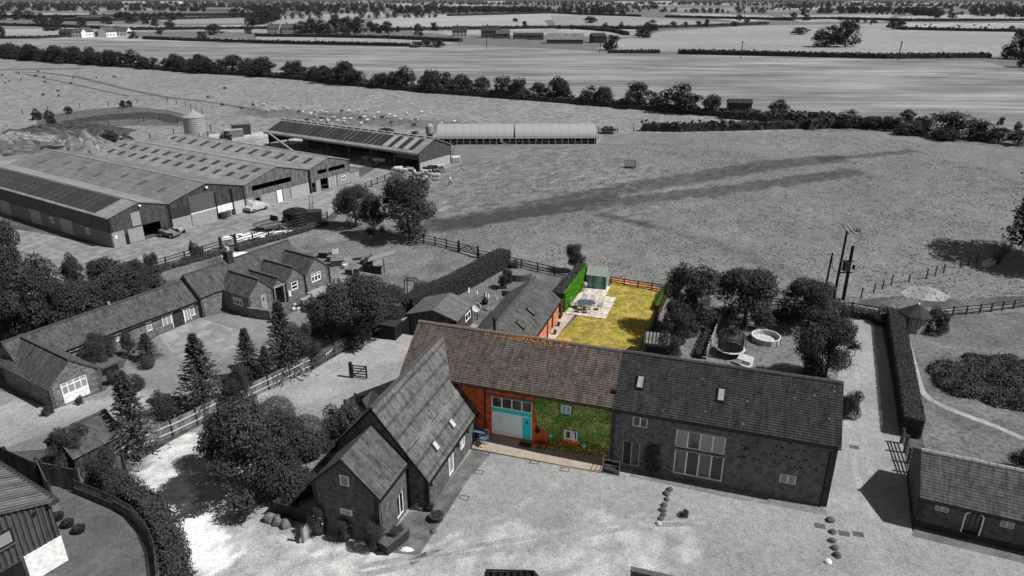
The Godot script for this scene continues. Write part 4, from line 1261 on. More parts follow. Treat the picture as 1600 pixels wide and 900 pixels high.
func build_farm():
	var O = V(-51.53, 0, -87.23)
	var A = -57.0
	# [label, zb, zf, ridge z, top, length]
	var t = thing("farm_shed", "dark clad farm shed with solar panels on its roof", "shed", O, A - 90, "row of farm sheds")
	var front = [[4.2, 6.75, 0.0, 2.0]]
	house(t, 46, 0, 8.18, 4.0, 5.15, 4.25, M.clad_mid, M.sheet, {"over": 0.25, "verge": 0.15, "holes": {"left": front}, "course": 1.4, "lip": 0.02, "ridge": M.light})
	for i in 27:
		for j in 2: panel_on(t, "solar_panel", M.solar, 4.0 + 1.55 * i, 1.36, 0.0, 4.0, 4.25, 5.15, 0.04 + 0.45 * j, 0.47 + 0.45 * j)
	bx(t, "plinth_wall", M.mid, 0, -0.1, -0.09, 46, 2.0, -0.01)
	for q in [[5.2, 6.1, 0.95, 1.75], [14.5, 15.4, 0.95, 1.75]]: window(t, face("back", -0.1), -q[1], -q[0], q[2], q[3], 2, 1, M.white, M.glass, "window", 0.09, 0.04)
	for x in [9.5, 18.0, 27.0, 34.0]: bx(t, "roller_door", M.light, x, 0.0, -0.13, x + 3.2, 2.1, -0.095)
	bx(t, "gable_panel", M.block, -0.09, -0.1, 0.02, -0.005, 2.0, 1.6)
	bx(t, "gable_panel", M.light, -0.1, 0.05, 2.1, -0.008, 1.9, 4.15)
	bx(t, "door", M.black, -0.11, 0.0, 1.65, -0.006, 1.45, 2.05)
	bx(t, "upper_hatch", M.light, -0.08, 2.15, 2.9, -0.007, 3.95, 4.1)
	bx(t, "sign", M.white, -0.12, 1.15, 0.3, -0.095, 1.6, 0.6)
	bx(t, "lamp", M.white, -0.3, 4.6, 4.1, -0.05, 4.8, 4.4)
	t = thing("farm_shed", "farm shed with plain weathered sheet roof and grey roller doors", "shed", O, A - 90, "row of farm sheds")
	house(t, 45, 8.22, 20.48, 4.0, 5.6, 14.35, M.board_dark, M.sheet_old, {"over": 0.0, "verge": 0.15, "wm_left": M.board_dark, "course": 1.4, "lip": 0.02, "ridge": M.light})
	bx(t, "roller_door", M.gray, -0.1, 1.75, 11.3, -0.01, 4.3, 15.4)
	bx(t, "roller_door", M.dark, -0.08, 1.9, 8.4, -0.005, 3.2, 11.2)
	bx(t, "concrete_panel", M.light, -0.12, 0, 8.4, -0.006, 1.7, 11.25)
	bx(t, "concrete_panel", M.light, -0.12, 0, 11.35, -0.006, 1.7, 15.4)
	bx(t, "door_rail", M.white, -0.16, 1.7, 11.3, -0.1, 1.85, 15.45)
	bx(t, "wall_panel", M.white, -0.09, 0, 15.6, -0.007, 1.9, 18.2)
	bx(t, "wall_panel", M.pale, -0.09, 0, 18.4, -0.007, 1.9, 20.3)
	for z in [15.5, 18.3]: bx(t, "post", M.black, -0.2, 0, z - 0.08, -0.02, 4.0, z + 0.08)
	bx(t, "lamp", M.white, -0.3, 4.9, 14.2, -0.05, 5.15, 14.5)
	for i in 7: panel_on(t, "roof_patch", M.gray, 5.0 + 5.6 * i, 1.0, 8.22, 4.0, 14.35, 5.6, 0.3 + 0.1 * (i % 3), 0.52 + 0.1 * (i % 3), 0.02)
	t = thing("farm_shed", "timber clad farm shed with two rows of dark rooflights", "shed", O, A - 90, "row of farm sheds")
	house(t, 42, 20.52, 33.28, 3.95, 5.65, 27.0, M.board_mid, M.sheet, {"over": 0.0, "verge": 0.15, "holes": {"left": [[22.0, 29.6, 2.75, 3.55], [22.4, 23.2, 0.0, 1.6]]}, "course": 1.4, "lip": 0.02, "ridge": M.light})
	for i in 12:
		for j in 2: panel_on(t, "rooflight", M.rooflight, 2.2 + 3.35 * i, 1.0, 20.52, 3.95, 27.0, 5.65, 0.22 + 0.36 * j, 0.42 + 0.36 * j, 0.03)
	for q in [[20.6, 21.9, M.block], [23.4, 26.2, M.block], [27.6, 29.0, M.block], [29.2, 33.0, M.wall_pale]]: bx(t, "wall_panel", q[2], -0.09, 0, q[0], -0.006, 1.85, q[1])
	bx(t, "door", M.white, -0.1, 0, 26.4, -0.006, 1.9, 27.4)
	window(t, face("left", -0.1), 20.9, 21.7, 0.8, 1.5, 2, 1, M.white, M.glass, "window", 0.1, 0.03)
	bx(t, "post", M.black, -0.2, 0, 33.15, -0.02, 3.9, 33.35)
	t = thing("farm_shed", "timber clad farm shed with a single row of long rooflights", "shed", O, A - 90, "row of farm sheds")
	house(t, 40, 33.32, 42.5, 3.95, 5.2, 37.85, M.board_mid, M.sheet, {"over": 0.0, "verge": 0.15, "holes": {"left": [[35.2, 37.2, 2.75, 3.45], [37.6, 41.4, 2.75, 3.45], [35.6, 37.2, 0.0, 1.9], [33.7, 34.4, 0.0, 1.6]]}, "course": 1.4, "lip": 0.02, "ridge": M.light})
	for i in 11: panel_on(t, "rooflight", M.rooflight, 2.6 + 3.5 * i, 1.0, 33.32, 3.95, 37.85, 5.2, 0.3, 0.72, 0.03)
	for q in [[34.5, 35.5, M.block], [37.3, 39.1, M.wall_pale], [39.3, 42.4, M.block]]: bx(t, "wall_panel", q[2], -0.09, 0, q[0], -0.006, 1.85, q[1])
	for q in [37.9, 38.5]: bx(t, "door_stile", M.mid, -0.13, 0, q, -0.09, 1.85, q + 0.06)
	window(t, face("left", -0.1), 40.3, 41.3, 0.8, 1.45, 2, 1, M.white, M.glass, "window", 0.1, 0.03)
	t = thing("farm_store", "small flat roofed block store at the corner of the sheds", "shed", O, A - 90)
	bx(t, "wall", M.block, 0.0, -0.1, 42.55, 3.0, 1.7, 44.7)
	bx(t, "roof", M.mid, -0.1, 1.7, 42.53, 3.1, 1.82, 44.8)
	bx(t, "door", M.light, -0.05, 0, 43.3, -0.002, 1.5, 44.0)
	# ---------- the open fronted cattle barn
	O = V(-17.03, 0, -130.57)
	t = thing("cattle_barn", "open fronted cattle barn with dark panelled roof and pale end wall", "barn", O, A - 90)
	var b
	wall(t, "gable_wall", M.clad_mid, face("left", 0), [-0.2, 3.85, 4.3, 5.55, 9.4, 3.7], 1.75)
	bx(t, "end_wall", M.wall_pale, 0.02, -0.1, 0.0, 0.2, 1.76, 9.4)
	wall(t, "back_wall", M.clad_dark, face("front", 9.4), [0, 3.7, 42, 3.7], 0)
	wall(t, "gable_wall", M.clad_dark, face("right", 42), [-9.4, 3.7, -4.3, 5.55, 0, 3.85], 1.2)
	slope(t, "roof_slope", M.sheet, V(42.3, 3.62, -1.0), V(-0.25, 3.62, -1.0), V(-0.25, 5.65, 4.3), V(42.3, 5.65, 4.3), 1.3, 0.02)
	slope(t, "roof_slope", M.sheet, V(-0.25, 3.65, 9.7), V(42.3, 3.65, 9.7), V(42.3, 5.65, 4.3), V(-0.25, 5.65, 4.3), 1.3, 0.02)
	bx(t, "eave_beam", M.light, -0.2, 3.28, -1.08, 42.2, 3.6, -1.0)
	for i in 31: panel_on(t, "solar_panel" if i > 5 or i % 2 == 0 else "rooflight", M.solar if i > 5 or i % 2 == 0 else M.light, 2.0 + 1.3 * i, 1.12, -1.0, 3.55, 4.3, 5.55, 0.16, 0.86)
	for i in 8: bx(t, "post", M.gray, 0.1 + 5.95 * i, -0.1, -0.15, 0.3 + 5.95 * i, 3.7, 0.1)
	for i in 7: beam(t, "feed_rail", M.gray, V(0.3 + 5.95 * i, 0.9, 0.8), V(6.0 + 5.95 * i, 0.9, 0.8), 0.06, 0.08)
	bx(t, "end_shutter", M.gray, 0.4, 2.2, -0.05, 5.8, 3.4, 0.05)
	for i in 41:
		if i % 2 == 0: beam(t, "ridge_cap", M.light, V(i * 1.03, 5.75, 4.3), V(i * 1.03 + 1.6, 5.75, 4.3), 0.5, 0.12)
	# ---------- the round roofed livestock house
	t = thing("arched_barn", "long arched livestock shelter with pale curved roof and open sides", "barn", V(-16.5, 0, -157.3), -1.2)
	for part in 2:
		var x0 = 0.0 if part == 0 else 17.2
		var x1 = 16.9 if part == 0 else 35.2
		for i in 9:
			b = MB.new()
			var xa = lerpf(x0, x1, i / 9.0)
			var xb = lerpf(x0, x1, (i + 1) / 9.0) - 0.03
			for k in 14:
				var a = PI * k / 14
				var c = PI * (k + 1) / 14
				var P0 = V(xa, 1.35 + 2.45 * sin(a), 4.2 * cos(a) - 4.2)
				var P1 = V(xa, 1.35 + 2.45 * sin(c), 4.2 * cos(c) - 4.2)
				b.quad(P0, P0 + V(xb - xa, 0, 0), P1 + V(xb - xa, 0, 0), P1)
			put(t, "roof_sheet", b.mesh(), M.tarp)
	for i in 25: bx(t, "post", M.light, i * 1.45 - 0.05, -0.1, -0.06, i * 1.45 + 0.07, 1.4, 0.06)
	bx(t, "back_wall", M.dark, 0, -0.1, -8.45, 35.2, 1.36, -8.3)
	bx(t, "rail", M.gray, 0, 0.55, -0.02, 35.2, 0.65, 0.03)
	bx(t, "eave_rail", M.light, 0, 1.28, -0.05, 35.2, 1.4, 0.07)
	arch_panel(t, "end_wall", M.dark, -8.4, 0.0, 0.0, 1.35, 2.4, -0.05, 0.0).transform = Transform3D(Basis(V(0, 0, 1), V(0, 1, 0), V(-1, 0, 0)), V(0.02, 0, 0))
	arch_panel(t, "end_wall", M.dark, 0.0, 8.4, 0.0, 1.35, 2.4, -0.05, 0.0).transform = Transform3D(Basis(V(0, 0, -1), V(0, 1, 0), V(1, 0, 0)), V(35.18, 0, 0))
	# ---------- silos
	t = thing("grain_silo", "round galvanised grain silo with conical roof behind the sheds", "silo", V(-72.8, 0, -165), 0)
	b = MB.new()
	for k in 12: b.lathe([Vector2(2.38, 0.4 * k + 0.2), Vector2(2.44, 0.4 * k + 0.4), Vector2(2.38, 0.4 * k + 0.6)], 32)
	put(t, "drum", b.mesh(), M.metal)
	b = MB.new()
	b.lathe([Vector2(2.5, 4.95), Vector2(0.35, 6.3), Vector2(0.3, 6.6), Vector2(0, 6.7)], 32)
	put(t, "roof", b.mesh(), M.metal)
	for k in 14:
		var a = TAU * k / 14
		bx(t, "stanchion", M.gray, 2.5 * cos(a) - 0.06, -0.1, 2.5 * sin(a) - 0.06, 2.5 * cos(a) + 0.06, 1.5, 2.5 * sin(a) + 0.06)
	b = MB.new()
	b.lathe([Vector2(0, -0.1), Vector2(2.6, -0.1), Vector2(2.6, 0.22), Vector2(0, 0.22)], 24)
	put(t, "base", b.mesh(), M.gray)
	t = thing("feed_bin", "small pale feed bin on legs beside the arched livestock shelter", "silo", V(-18.43, 0, -160.41), 0)
	b = MB.new()
	b.lathe([Vector2(0.15, 1.1), Vector2(0.9, 2.0), Vector2(0.9, 3.6), Vector2(0.3, 4.2), Vector2(0, 4.25)], 18)
	put(t, "hopper", b.mesh(), M.light)
	for k in 4: bx(t, "leg", M.gray, 0.75 * cos(PI / 4 + k * PI / 2) - 0.06, -0.1, 0.75 * sin(PI / 4 + k * PI / 2) - 0.06, 0.75 * cos(PI / 4 + k * PI / 2) + 0.06, 2.2, 0.75 * sin(PI / 4 + k * PI / 2) + 0.06)

func build_small_buildings():
	var b
	# black timber garage behind the gravel
	var t = thing("timber_garage", "black timber garage with shallow grey roof by the clipped hedge", "garage", hp(0, -14.6), HA - 90)
	house(t, 4.2, -22.7, -17.8, 2.1, 2.85, -20.1, M.board_dark, M.sheet_metal, {"over": 0.2, "verge": 0.15, "course": 5.0, "lip": 0.005})
	var w = window(t, face("front", -17.8), 2.2, 3.6, 0.9, 1.7, 2, 1, M.white, M.glass, "window", 0.1, 0.02)
	t = thing("oil_tank", "low black tank box beside the black timber garage", "tank", hp(-24.2, -13.6), HA)
	bx(t, "body", M.black, -0.9, -0.05, -0.8, 0.9, 1.4, 0.8)
	bx(t, "lid", M.dark, -0.95, 1.4, -0.85, 0.95, 1.48, 0.85)
	# garden shed
	t = thing("garden_shed", "blue-green wooden garden shed with pale felt roof at lawn end", "shed", hp(-9.1, -31.5), HA)
	house(t, 2.15, -1.9, 0, 1.58, 2.25, -0.95, M.shed_green, M.shed_roof, {"over": 0.12, "verge": 0.08, "course": 3.0, "lip": 0.005})
	for x in [0, 2.15]: bx(t, "corner_trim", M.shed_roof, x - 0.04, 0, -0.02, x + 0.04, 1.45, 0.03)
	# small tiled garage in the lower left
	t = thing("small_garage", "small dark garage with tiled roof by the tall board fence", "garage", V(-30.3, 0, -39.9), -58)
	house(t, 3.4, -1.75, 1.75, 2.0, 3.2, 0, M.board_dark, M.tile_mid, {"over": 0.15, "verge": 0.1, "ridge": M.ridge_dark})
	# metal clad workshop at the corner
	var AMx = V(-25.55, 0, -31.9)
	t = thing("metal_workshop", "metal clad workshop with ribbed upper wall and white lower panel", "workshop", AMx, -148)
	house(t, 10.0, -9.6, 0, 4.25, 6.0, -4.8, M.clad_mid, M.sheet_metal, {"over": 0.3, "verge": 0.2, "course": 12.0, "lip": 0.005})
	b = MB.new()
	for i in 34:
		var z = -0.14 * i * 2 - 0.1
		var top = 4.2 + 0.365 * -z if z > -4.8 else 6.0 + 0.365 * (z + 4.8)
		b.box(-0.055, 1.9, z - 0.12, -0.002, minf(top, 5.9), z)
	put(t, "cladding_ribs", b.mesh(), M.clad_mid)
	for i in 24: beam(t, "roof_seam", M.sheet_metal, V(0.4 * i, 4.3, 0.22), V(0.4 * i, 6.08, -4.75), 0.04, 0.05)
	bx(t, "lower_panel", M.white, -0.07, 0.1, -1.95, -0.003, 1.86, 0.02)
	window(t, face("left", -0.06), -2.95, -2.1, 3.1, 4.0, 1, 1, M.black, M.glass_pale, "window", 0.08, 0.05)
	bx(t, "window_ledge", M.gray, -0.2, 3.0, -3.0, -0.06, 3.06, -2.05)
	var d = node(t, "door")
	bx(d, "leaf", M.black, -0.1, 0.05, -3.2, -0.06, 1.75, -2.1)
	bx(d, "pane", M.glass, -0.115, 0.6, -2.6, -0.1, 1.6, -2.2)
	bx(t, "wall_lamp", M.black, -0.2, 4.0, -0.98, -0.06, 4.15, -0.84)
	bx(t, "fascia", M.dark, -0.28, 4.1, -0.2, 10.2, 4.3, 0.38)
	# summer house
	t = thing("summer_house", "octagonal summer house with dark pointed roof beside the clipped hedge", "summerhouse", V(39.15, 0, -62.7), 10)
	b = MB.new()
	b.lathe([Vector2(0, -0.05), Vector2(1.05, -0.05), Vector2(1.05, 1.75), Vector2(0, 1.75)], 8)
	put(t, "wall", b.mesh(), M.light)
	b = MB.new()
	b.lathe([Vector2(0, 1.68), Vector2(1.5, 1.68), Vector2(1.5, 1.76), Vector2(0.05, 2.75), Vector2(0, 2.75)], 8)
	put(t, "roof", b.mesh(), M.dark)
	b = MB.new()
	b.lathe([Vector2(0.12, 2.7), Vector2(0.1, 2.82), Vector2(0, 2.95)], 8)
	put(t, "finial", b.mesh(), M.white)
	for k in 3:
		var a = deg_to_rad(22.5 + 45 * k + 22.5)
		put(t, "window", cube, M.glass, Transform3D(Basis.from_euler(V(0, PI / 2 - a, 0)) * Basis.from_scale(V(0.36, 1.05, 0.03)), V(cos(a) * 0.985, 1.0, sin(a) * 0.985)))
	# tin shed behind the dark barn ridge
	t = thing("tin_shed", "small ribbed tin shed on the lawn behind the dark barn", "shed", V(11.8, 0, -56.76), 14)
	house(t, 2.2, -2.1, 0, 1.55, 2.0, -1.3, M.sheet_metal, M.sheet_metal, {"over": 0.1, "verge": 0.05, "course": 3.0, "lip": 0.005})
	bx(t, "doorway", M.black, 0.2, 0.0, 0.0, 1.9, 1.3, 0.03)

func blob_stone(sd, rx, ry, rz):
	var r := RandomNumberGenerator.new()
	r.seed = sd
	var b := MB.new()
	var ring = []
	for j in 5:
		var row = []
		for i in 9:
			var a = TAU * i / 9
			var e = lerpf(-0.5, 1.45, j / 4.0)
			var k = r.randf_range(0.78, 1.15)
			row.append(V(rx * cos(a) * cos(e) * k, ry * (sin(e) * 0.9 + 0.3), rz * sin(a) * cos(e) * k))
		ring.append(row)
	for j in 4:
		for i in 9:
			var n = (i + 1) % 9
			b.quad(ring[j][n], ring[j][i], ring[j + 1][i], ring[j + 1][n])
	return b.mesh()
func planter(called, label, at, r, h, pm, plant_h, plant_w, flowers = 0, kind = 0, group = ""):
	var t = thing(called, label, "planter", at, rnd(0, 360), group)
	var b := MB.new()
	b.lathe([Vector2(0, 0), Vector2(r * 0.8, 0), Vector2(r, h * 0.95), Vector2(r * 1.05, h), Vector2(r * 0.9, h), Vector2(r * 0.88, h * 0.85), Vector2(0, h * 0.85)], 16)
	put(t, "tub", b.mesh(), pm)
	for y in [0.25, 0.7]:
		var k := MB.new()
		k.lathe([Vector2(r * (0.8 + 0.2 * y) + 0.004, h * y), Vector2(r * (0.81 + 0.2 * y) + 0.012, h * (y + 0.08)), Vector2(r * (0.8 + 0.2 * y) + 0.004, h * (y + 0.12))], 16)
		put(t, "hoop", k.mesh(), M.black)
	if plant_h > 0: put(t, "plant", BUSH[kind], M.leaf, Transform3D(Basis.from_scale(V(plant_w, plant_h, plant_w)), V(0, h * 0.8, 0)))
	for i in flowers:
		var a = rnd(0, TAU)
		var q = rnd(0.1, 0.48) * plant_w
		put(t, "flower", blob_stone(50 + i % 3, 0.05, 0.04, 0.05), M.white, Transform3D(Basis.IDENTITY, V(q * cos(a), h + plant_h * rnd(0.25, 0.6), q * sin(a))))
	return t
func chair(called, label, at, turn, m, group):
	var t = thing(called, label, "chair", at, turn, group)
	for x in [-0.22, 0.22]:
		for z in [-0.2, 0.2]: bx(t, "leg", m, x - 0.02, 0, z - 0.02, x + 0.02, 0.42, z + 0.02)
	bx(t, "seat", m, -0.25, 0.42, -0.23, 0.25, 0.46, 0.23)
	var k = node(t, "backrest")
	for x in [-0.23, -0.08, 0.08, 0.23]: beam(k, "slat", m, V(x, 0.46, -0.21), V(x * 1.05, 0.95, -0.3), 0.03, 0.03)
	beam(k, "top_rail", m, V(-0.27, 0.95, -0.3), V(0.27, 0.95, -0.3), 0.04, 0.06)
	for x in [-0.26, 0.26]: beam(t, "arm", m, V(x, 0.66, -0.25), V(x, 0.64, 0.2), 0.04, 0.04)
	return t

func build_garden():
	# patio slabs, each with its own joint
	var pt = node(self, "patio")
	pt.set_meta("kind", "structure")
	pt.transform = Transform3D(Basis.from_euler(V(0, -deg_to_rad(HA), 0)), hp(0, 0))
	bx(pt, "bed", M.gray, -9.6, 0.0, -29.62, -5.38, 0.05, -23.78)
	for i in 7:
		for j in 10:
			var x = -9.58 + 0.6 * i
			var z = -29.6 + 0.582 * j
			if j == 5: z += 0.02
			bx(pt, "slab", [M.patio, M.patio_b, M.patio_c][(i * 7 + j * 5 + i * j) % 3], x + 0.012, 0.04, z + 0.012, x + 0.588, 0.085 + rnd(-0.005, 0.005), z + 0.57)
	bx(pt, "drain_channel", M.dark, -9.5, 0.07, -26.72, -5.6, 0.092, -26.64)
	for i in 5:
		for j in 5: bx(pt, "slab", [M.patio_b, M.patio, M.patio_c][(i * 5 + j * 3) % 3], -9.4 + 0.56 * i, 0.0, -32.6 + 0.58 * j, -8.86 + 0.56 * i, 0.045 + rnd(-0.004, 0.004), -32.04 + 0.58 * j)
	# table and chairs
	var t = thing("garden_table", "oval grey garden table on the pale patio", "table", hp(-7.85, -25.7, 0.085), HA)
	var b := MB.new()
	b.lathe([Vector2(0, 0.68), Vector2(0.85, 0.68), Vector2(0.88, 0.7), Vector2(0.85, 0.72), Vector2(0, 0.72)], 24)
	put(t, "tabletop", b.mesh(), M.table_gray, Transform3D(Basis.from_scale(V(1.15, 1, 0.85)), Vector3.ZERO))
	for x in [-0.5, 0.5]:
		for z in [-0.35, 0.35]: beam(t, "leg", M.table_gray, V(x, 0, z), V(x * 0.8, 0.68, z * 0.8), 0.05, 0.05)
	for q in [[-1.35, 0.1, 90], [1.4, -0.1, -95], [-0.45, -1.0, 0], [0.4, -1.05, -5], [-0.4, 1.05, 180], [0.45, 1.0, 175]]:
		var at = hp(-7.85 + q[0], -25.7 + q[1], 0.085)
		chair("garden_chair", "pale metal garden chair drawn up to the oval grey table", at, HA - q[2], M.furniture, "chairs round the garden table")
	t = thing("barbecue", "grey covered kettle barbecue beside the garden shed", "barbecue", hp(-9.05, -30.4, 0.05), HA)
	b = MB.new()
	b.lathe([Vector2(0, 0.5), Vector2(0.2, 0.55), Vector2(0.3, 0.75), Vector2(0.3, 0.8), Vector2(0.2, 1.0), Vector2(0, 1.06)], 14)
	put(t, "kettle", b.mesh(), M.furniture)
	for k in 3: beam(t, "leg", M.black, V(0.28 * cos(k * 2.1), 0, 0.28 * sin(k * 2.1)), V(0.12 * cos(k * 2.1), 0.55, 0.12 * sin(k * 2.1)), 0.04, 0.04)
	# green clipped hedge and the back fence
	hedge("green_hedge", "bright green clipped face of hedge along the patio side", PackedVector2Array([Vector2(hp(-9.83, -24.2).x, hp(-9.83, -24.2).z), Vector2(hp(-9.5, -33.2).x, hp(-9.5, -33.2).z)]), 0.26, 2.12, 0.06, 320, Color(0.075, 0.25, 0.012), M.green_leaf)
	hedge("gray_hedge", "broad grey clipped hedge backing the bright green face", PackedVector2Array([Vector2(hp(-10.5, -24.2).x, hp(-10.5, -24.2).z), Vector2(hp(-10.15, -33.6).x, hp(-10.15, -33.6).z)]), 1.0, 2.1, 0.07, 200, 0.055)
	rail_fence("garden_fence", "brown three-rail fence at the far end of the yellow lawn", PackedVector2Array([Vector2(hp(-6.8, -33.6).x, hp(-6.8, -33.6).z), Vector2(hp(-0.5, -33.0).x, hp(-0.5, -33.0).z)]), 1.55, 0.85, 3, M.fence_brown, 0.12)
	hedge("lawn_border", "low green border of plants along the shaded edge of the lawn", PackedVector2Array([Vector2(hp(-0.6, -32.6).x, hp(-0.6, -32.6).z), Vector2(hp(-0.75, -27.5).x, hp(-0.75, -27.5).z)]), 0.5, 0.7, 0.07, 160, Color(0.06, 0.15, 0.02), M.green_leaf, 0.2)
	board_fence("lawn_fence", "low dark board fence along the shaded edge of the lawn", PackedVector2Array([Vector2(hp(-0.25, -33.0).x, hp(-0.25, -33.0).z), Vector2(hp(-0.6, -16.0).x, hp(-0.6, -16.0).z)]), 1.8, 0.9, M.fence_brown, M.fence_brown, null)
	for q in [[-9.5, -20.8, "small dark pot standing on the path along the orange wall"], [-9.35, -18.9, "small red pot standing on the path along the orange wall"]]:
		planter("path_pot", q[2], hp(q[0], q[1], 0.02), 0.14, 0.25, M.dark if q[1] < -20 else M.terracotta, 0.3, 0.35, 0, 1)
	t = thing("garden_screen", "tall dark timber screen between orange wall and green hedge", "screen", hp(-9.75, -22.9, 0), HA)
	for i in 5: bx(t, "board", M.fence_brown, -0.08 + 0.005 * i, 0, -0.5 + 0.2 * i, 0.02 + 0.005 * i, 1.9, -0.31 + 0.2 * i)
	# things on the forecourt
	t = thing("bistro_table", "small blue-grey table with chair by the brick barn wall", "table", hp(-9.75, 0.35, 0.45), HA)
	bx(t, "tabletop", M.blue_gray, -0.4, 0.62, -0.3, 0.4, 0.67, 0.3)
	for x in [-0.36, 0.36]:
		for z in [-0.26, 0.26]: bx(t, "leg", M.blue_gray, x - 0.02, -0.05, z - 0.02, x + 0.02, 0.62, z + 0.02)
	chair("forecourt_chair", "dark blue chair tucked beside the small blue-grey table", hp(-9.35, 0.75, 0.38), HA + 20, M.blue_gray, "")
	planter("terracotta_pot", "terracotta pot standing left of another by the ivy", hp(-5.55, 0.05, 0.4), 0.19, 0.4, M.terracotta, 0.0, 0, 0)
	planter("terracotta_pot", "taller terracotta pot standing right of another by the ivy", hp(-5.1, 0.05, 0.38), 0.22, 0.48, M.terracotta, 0.0, 0, 0)
	for q in [[-4.55, 1.55, "mint green hanging pot left of the open ivy window"], [-2.15, 1.2, "mint green hanging pot right of the open ivy window"]]:
		t = thing("hanging_pot", q[2], "flowerpot", hp(q[0], 0.12, q[1]), HA)
		b = MB.new()
		b.lathe([Vector2(0, 0), Vector2(0.12, 0.02), Vector2(0.17, 0.26), Vector2(0.13, 0.26), Vector2(0, 0.2)], 12)
		put(t, "pot", b.mesh(), M.mint)
		beam(t, "bracket", M.black, V(0, 0.1, -0.4), V(0, 0.1, -0.1), 0.03, 0.03)
	for q in [[-5.6, 1.9, 0.13], [-5.65, 1.45, 0.17]]:
		t = thing("wall_ornament", "round black metal ornament on the red brick between door and ivy", "ornament", hp(q[0], -0.26, q[1] + 0.1), HA, "black ornaments on the red wall")
		b = MB.new()
		for k in 10:
			var a = TAU * k / 10
			b.bar(V(0, 0, 0), V(q[2] * cos(a), q[2] * sin(a), 0.01), 0.03, 0.03)
			b.bar(V(q[2] * cos(a), q[2] * sin(a), 0), V(q[2] * cos(a + 0.63), q[2] * sin(a + 0.63), 0), 0.04, 0.04)
		put(t, "rays", b.mesh(), M.black)
	t = thing("doormat", "dark doormat in front of the turquoise door", "mat", hp(-6.45, 0.05, 0.42), HA)
	bx(t, "mat", M.dark, -0.45, 0.0, -0.25, 0.45, 0.035, 0.25)
	# steps and handrail between the two barns
	t = thing("entrance_steps", "dark steps with thin metal handrail between the two barns", "steps", hp(-0.65, 0.95), HA)
	for i in 3: bx(t, "step", M.dark, 0.1, -0.05, -0.9 + 0.0 * i, 1.1 - 0.3 * i, 0.13 * (i + 1), -0.05)
	for q in [[0.0, 0.0], [0.0, -0.9], [1.15, 0.0]]: bx(t, "rail_post", M.steel, q[0] - 0.025, 0, q[1] - 0.025, q[0] + 0.025, 1.15, q[1] + 0.025)
	for y in [0.4, 0.75, 1.12]:
		beam(t, "rail", M.steel, V(0, y, 0), V(1.15, y, 0), 0.03, 0.03)
		beam(t, "rail", M.steel, V(0, y, 0), V(0, y, -0.9), 0.03, 0.03)

func car_body(L, W, prof, m, t):
	# prof: side outline x,y from tail to nose over the top; swept across the width with tumblehome
	var b := MB.new()
	var n = prof.size()
	var lev = [-W / 2, -W / 2 + 0.12, W / 2 - 0.12, W / 2]
	for i in n:
		var a = prof[i]
		var c = prof[(i + 1) % n]
		for k in 3:
			var ia = 0.12 if a.y > 1.0 else 0.0
			var ic = 0.12 if c.y > 1.0 else 0.0
			var z0 = lev[k]
			var z1 = lev[k + 1]
			b.quad(V(a.x, a.y, z1 - ia * signf(z1)), V(c.x, c.y, z1 - ic * signf(z1)), V(c.x, c.y, z0 - ic * signf(z0)), V(a.x, a.y, z0 - ia * signf(z0)))
	var poly := PackedVector2Array(prof)
	var tr = Geometry2D.triangulate_polygon(poly)
	for s in [-1.0, 1.0]:
		for e in range(0, tr.size(), 3):
			var q = []
			for k in 3:
				var p = prof[tr[e + k]]
				q.append(V(p.x, p.y, s * (W / 2 - (0.12 if p.y > 1.0 else 0.0))))
			if ((q[1] - q[0]).cross(q[2] - q[0])).z * s < 0: q = [q[0], q[2], q[1]]
			b.tri(q[0], q[1], q[2])
	put(t, "body", b.mesh(), m)
func wheels(t, xs, r, z):
	for x in xs:
		for s in [-1, 1]:
			var w = node(t, "wheel")
			var b := MB.new()
			b.tube([V(x, r, s * (z - 0.11)), V(x, r, s * (z + 0.11))], [r, r], 16)
			put(w, "tyre", b.mesh(), M.black)
			b = MB.new()
			b.tube([V(x, r, s * (z - 0.1)), V(x, r, s * (z + 0.118))], [r * 0.6, r * 0.58], 12)
			put(w, "rim", b.mesh(), M.steel)

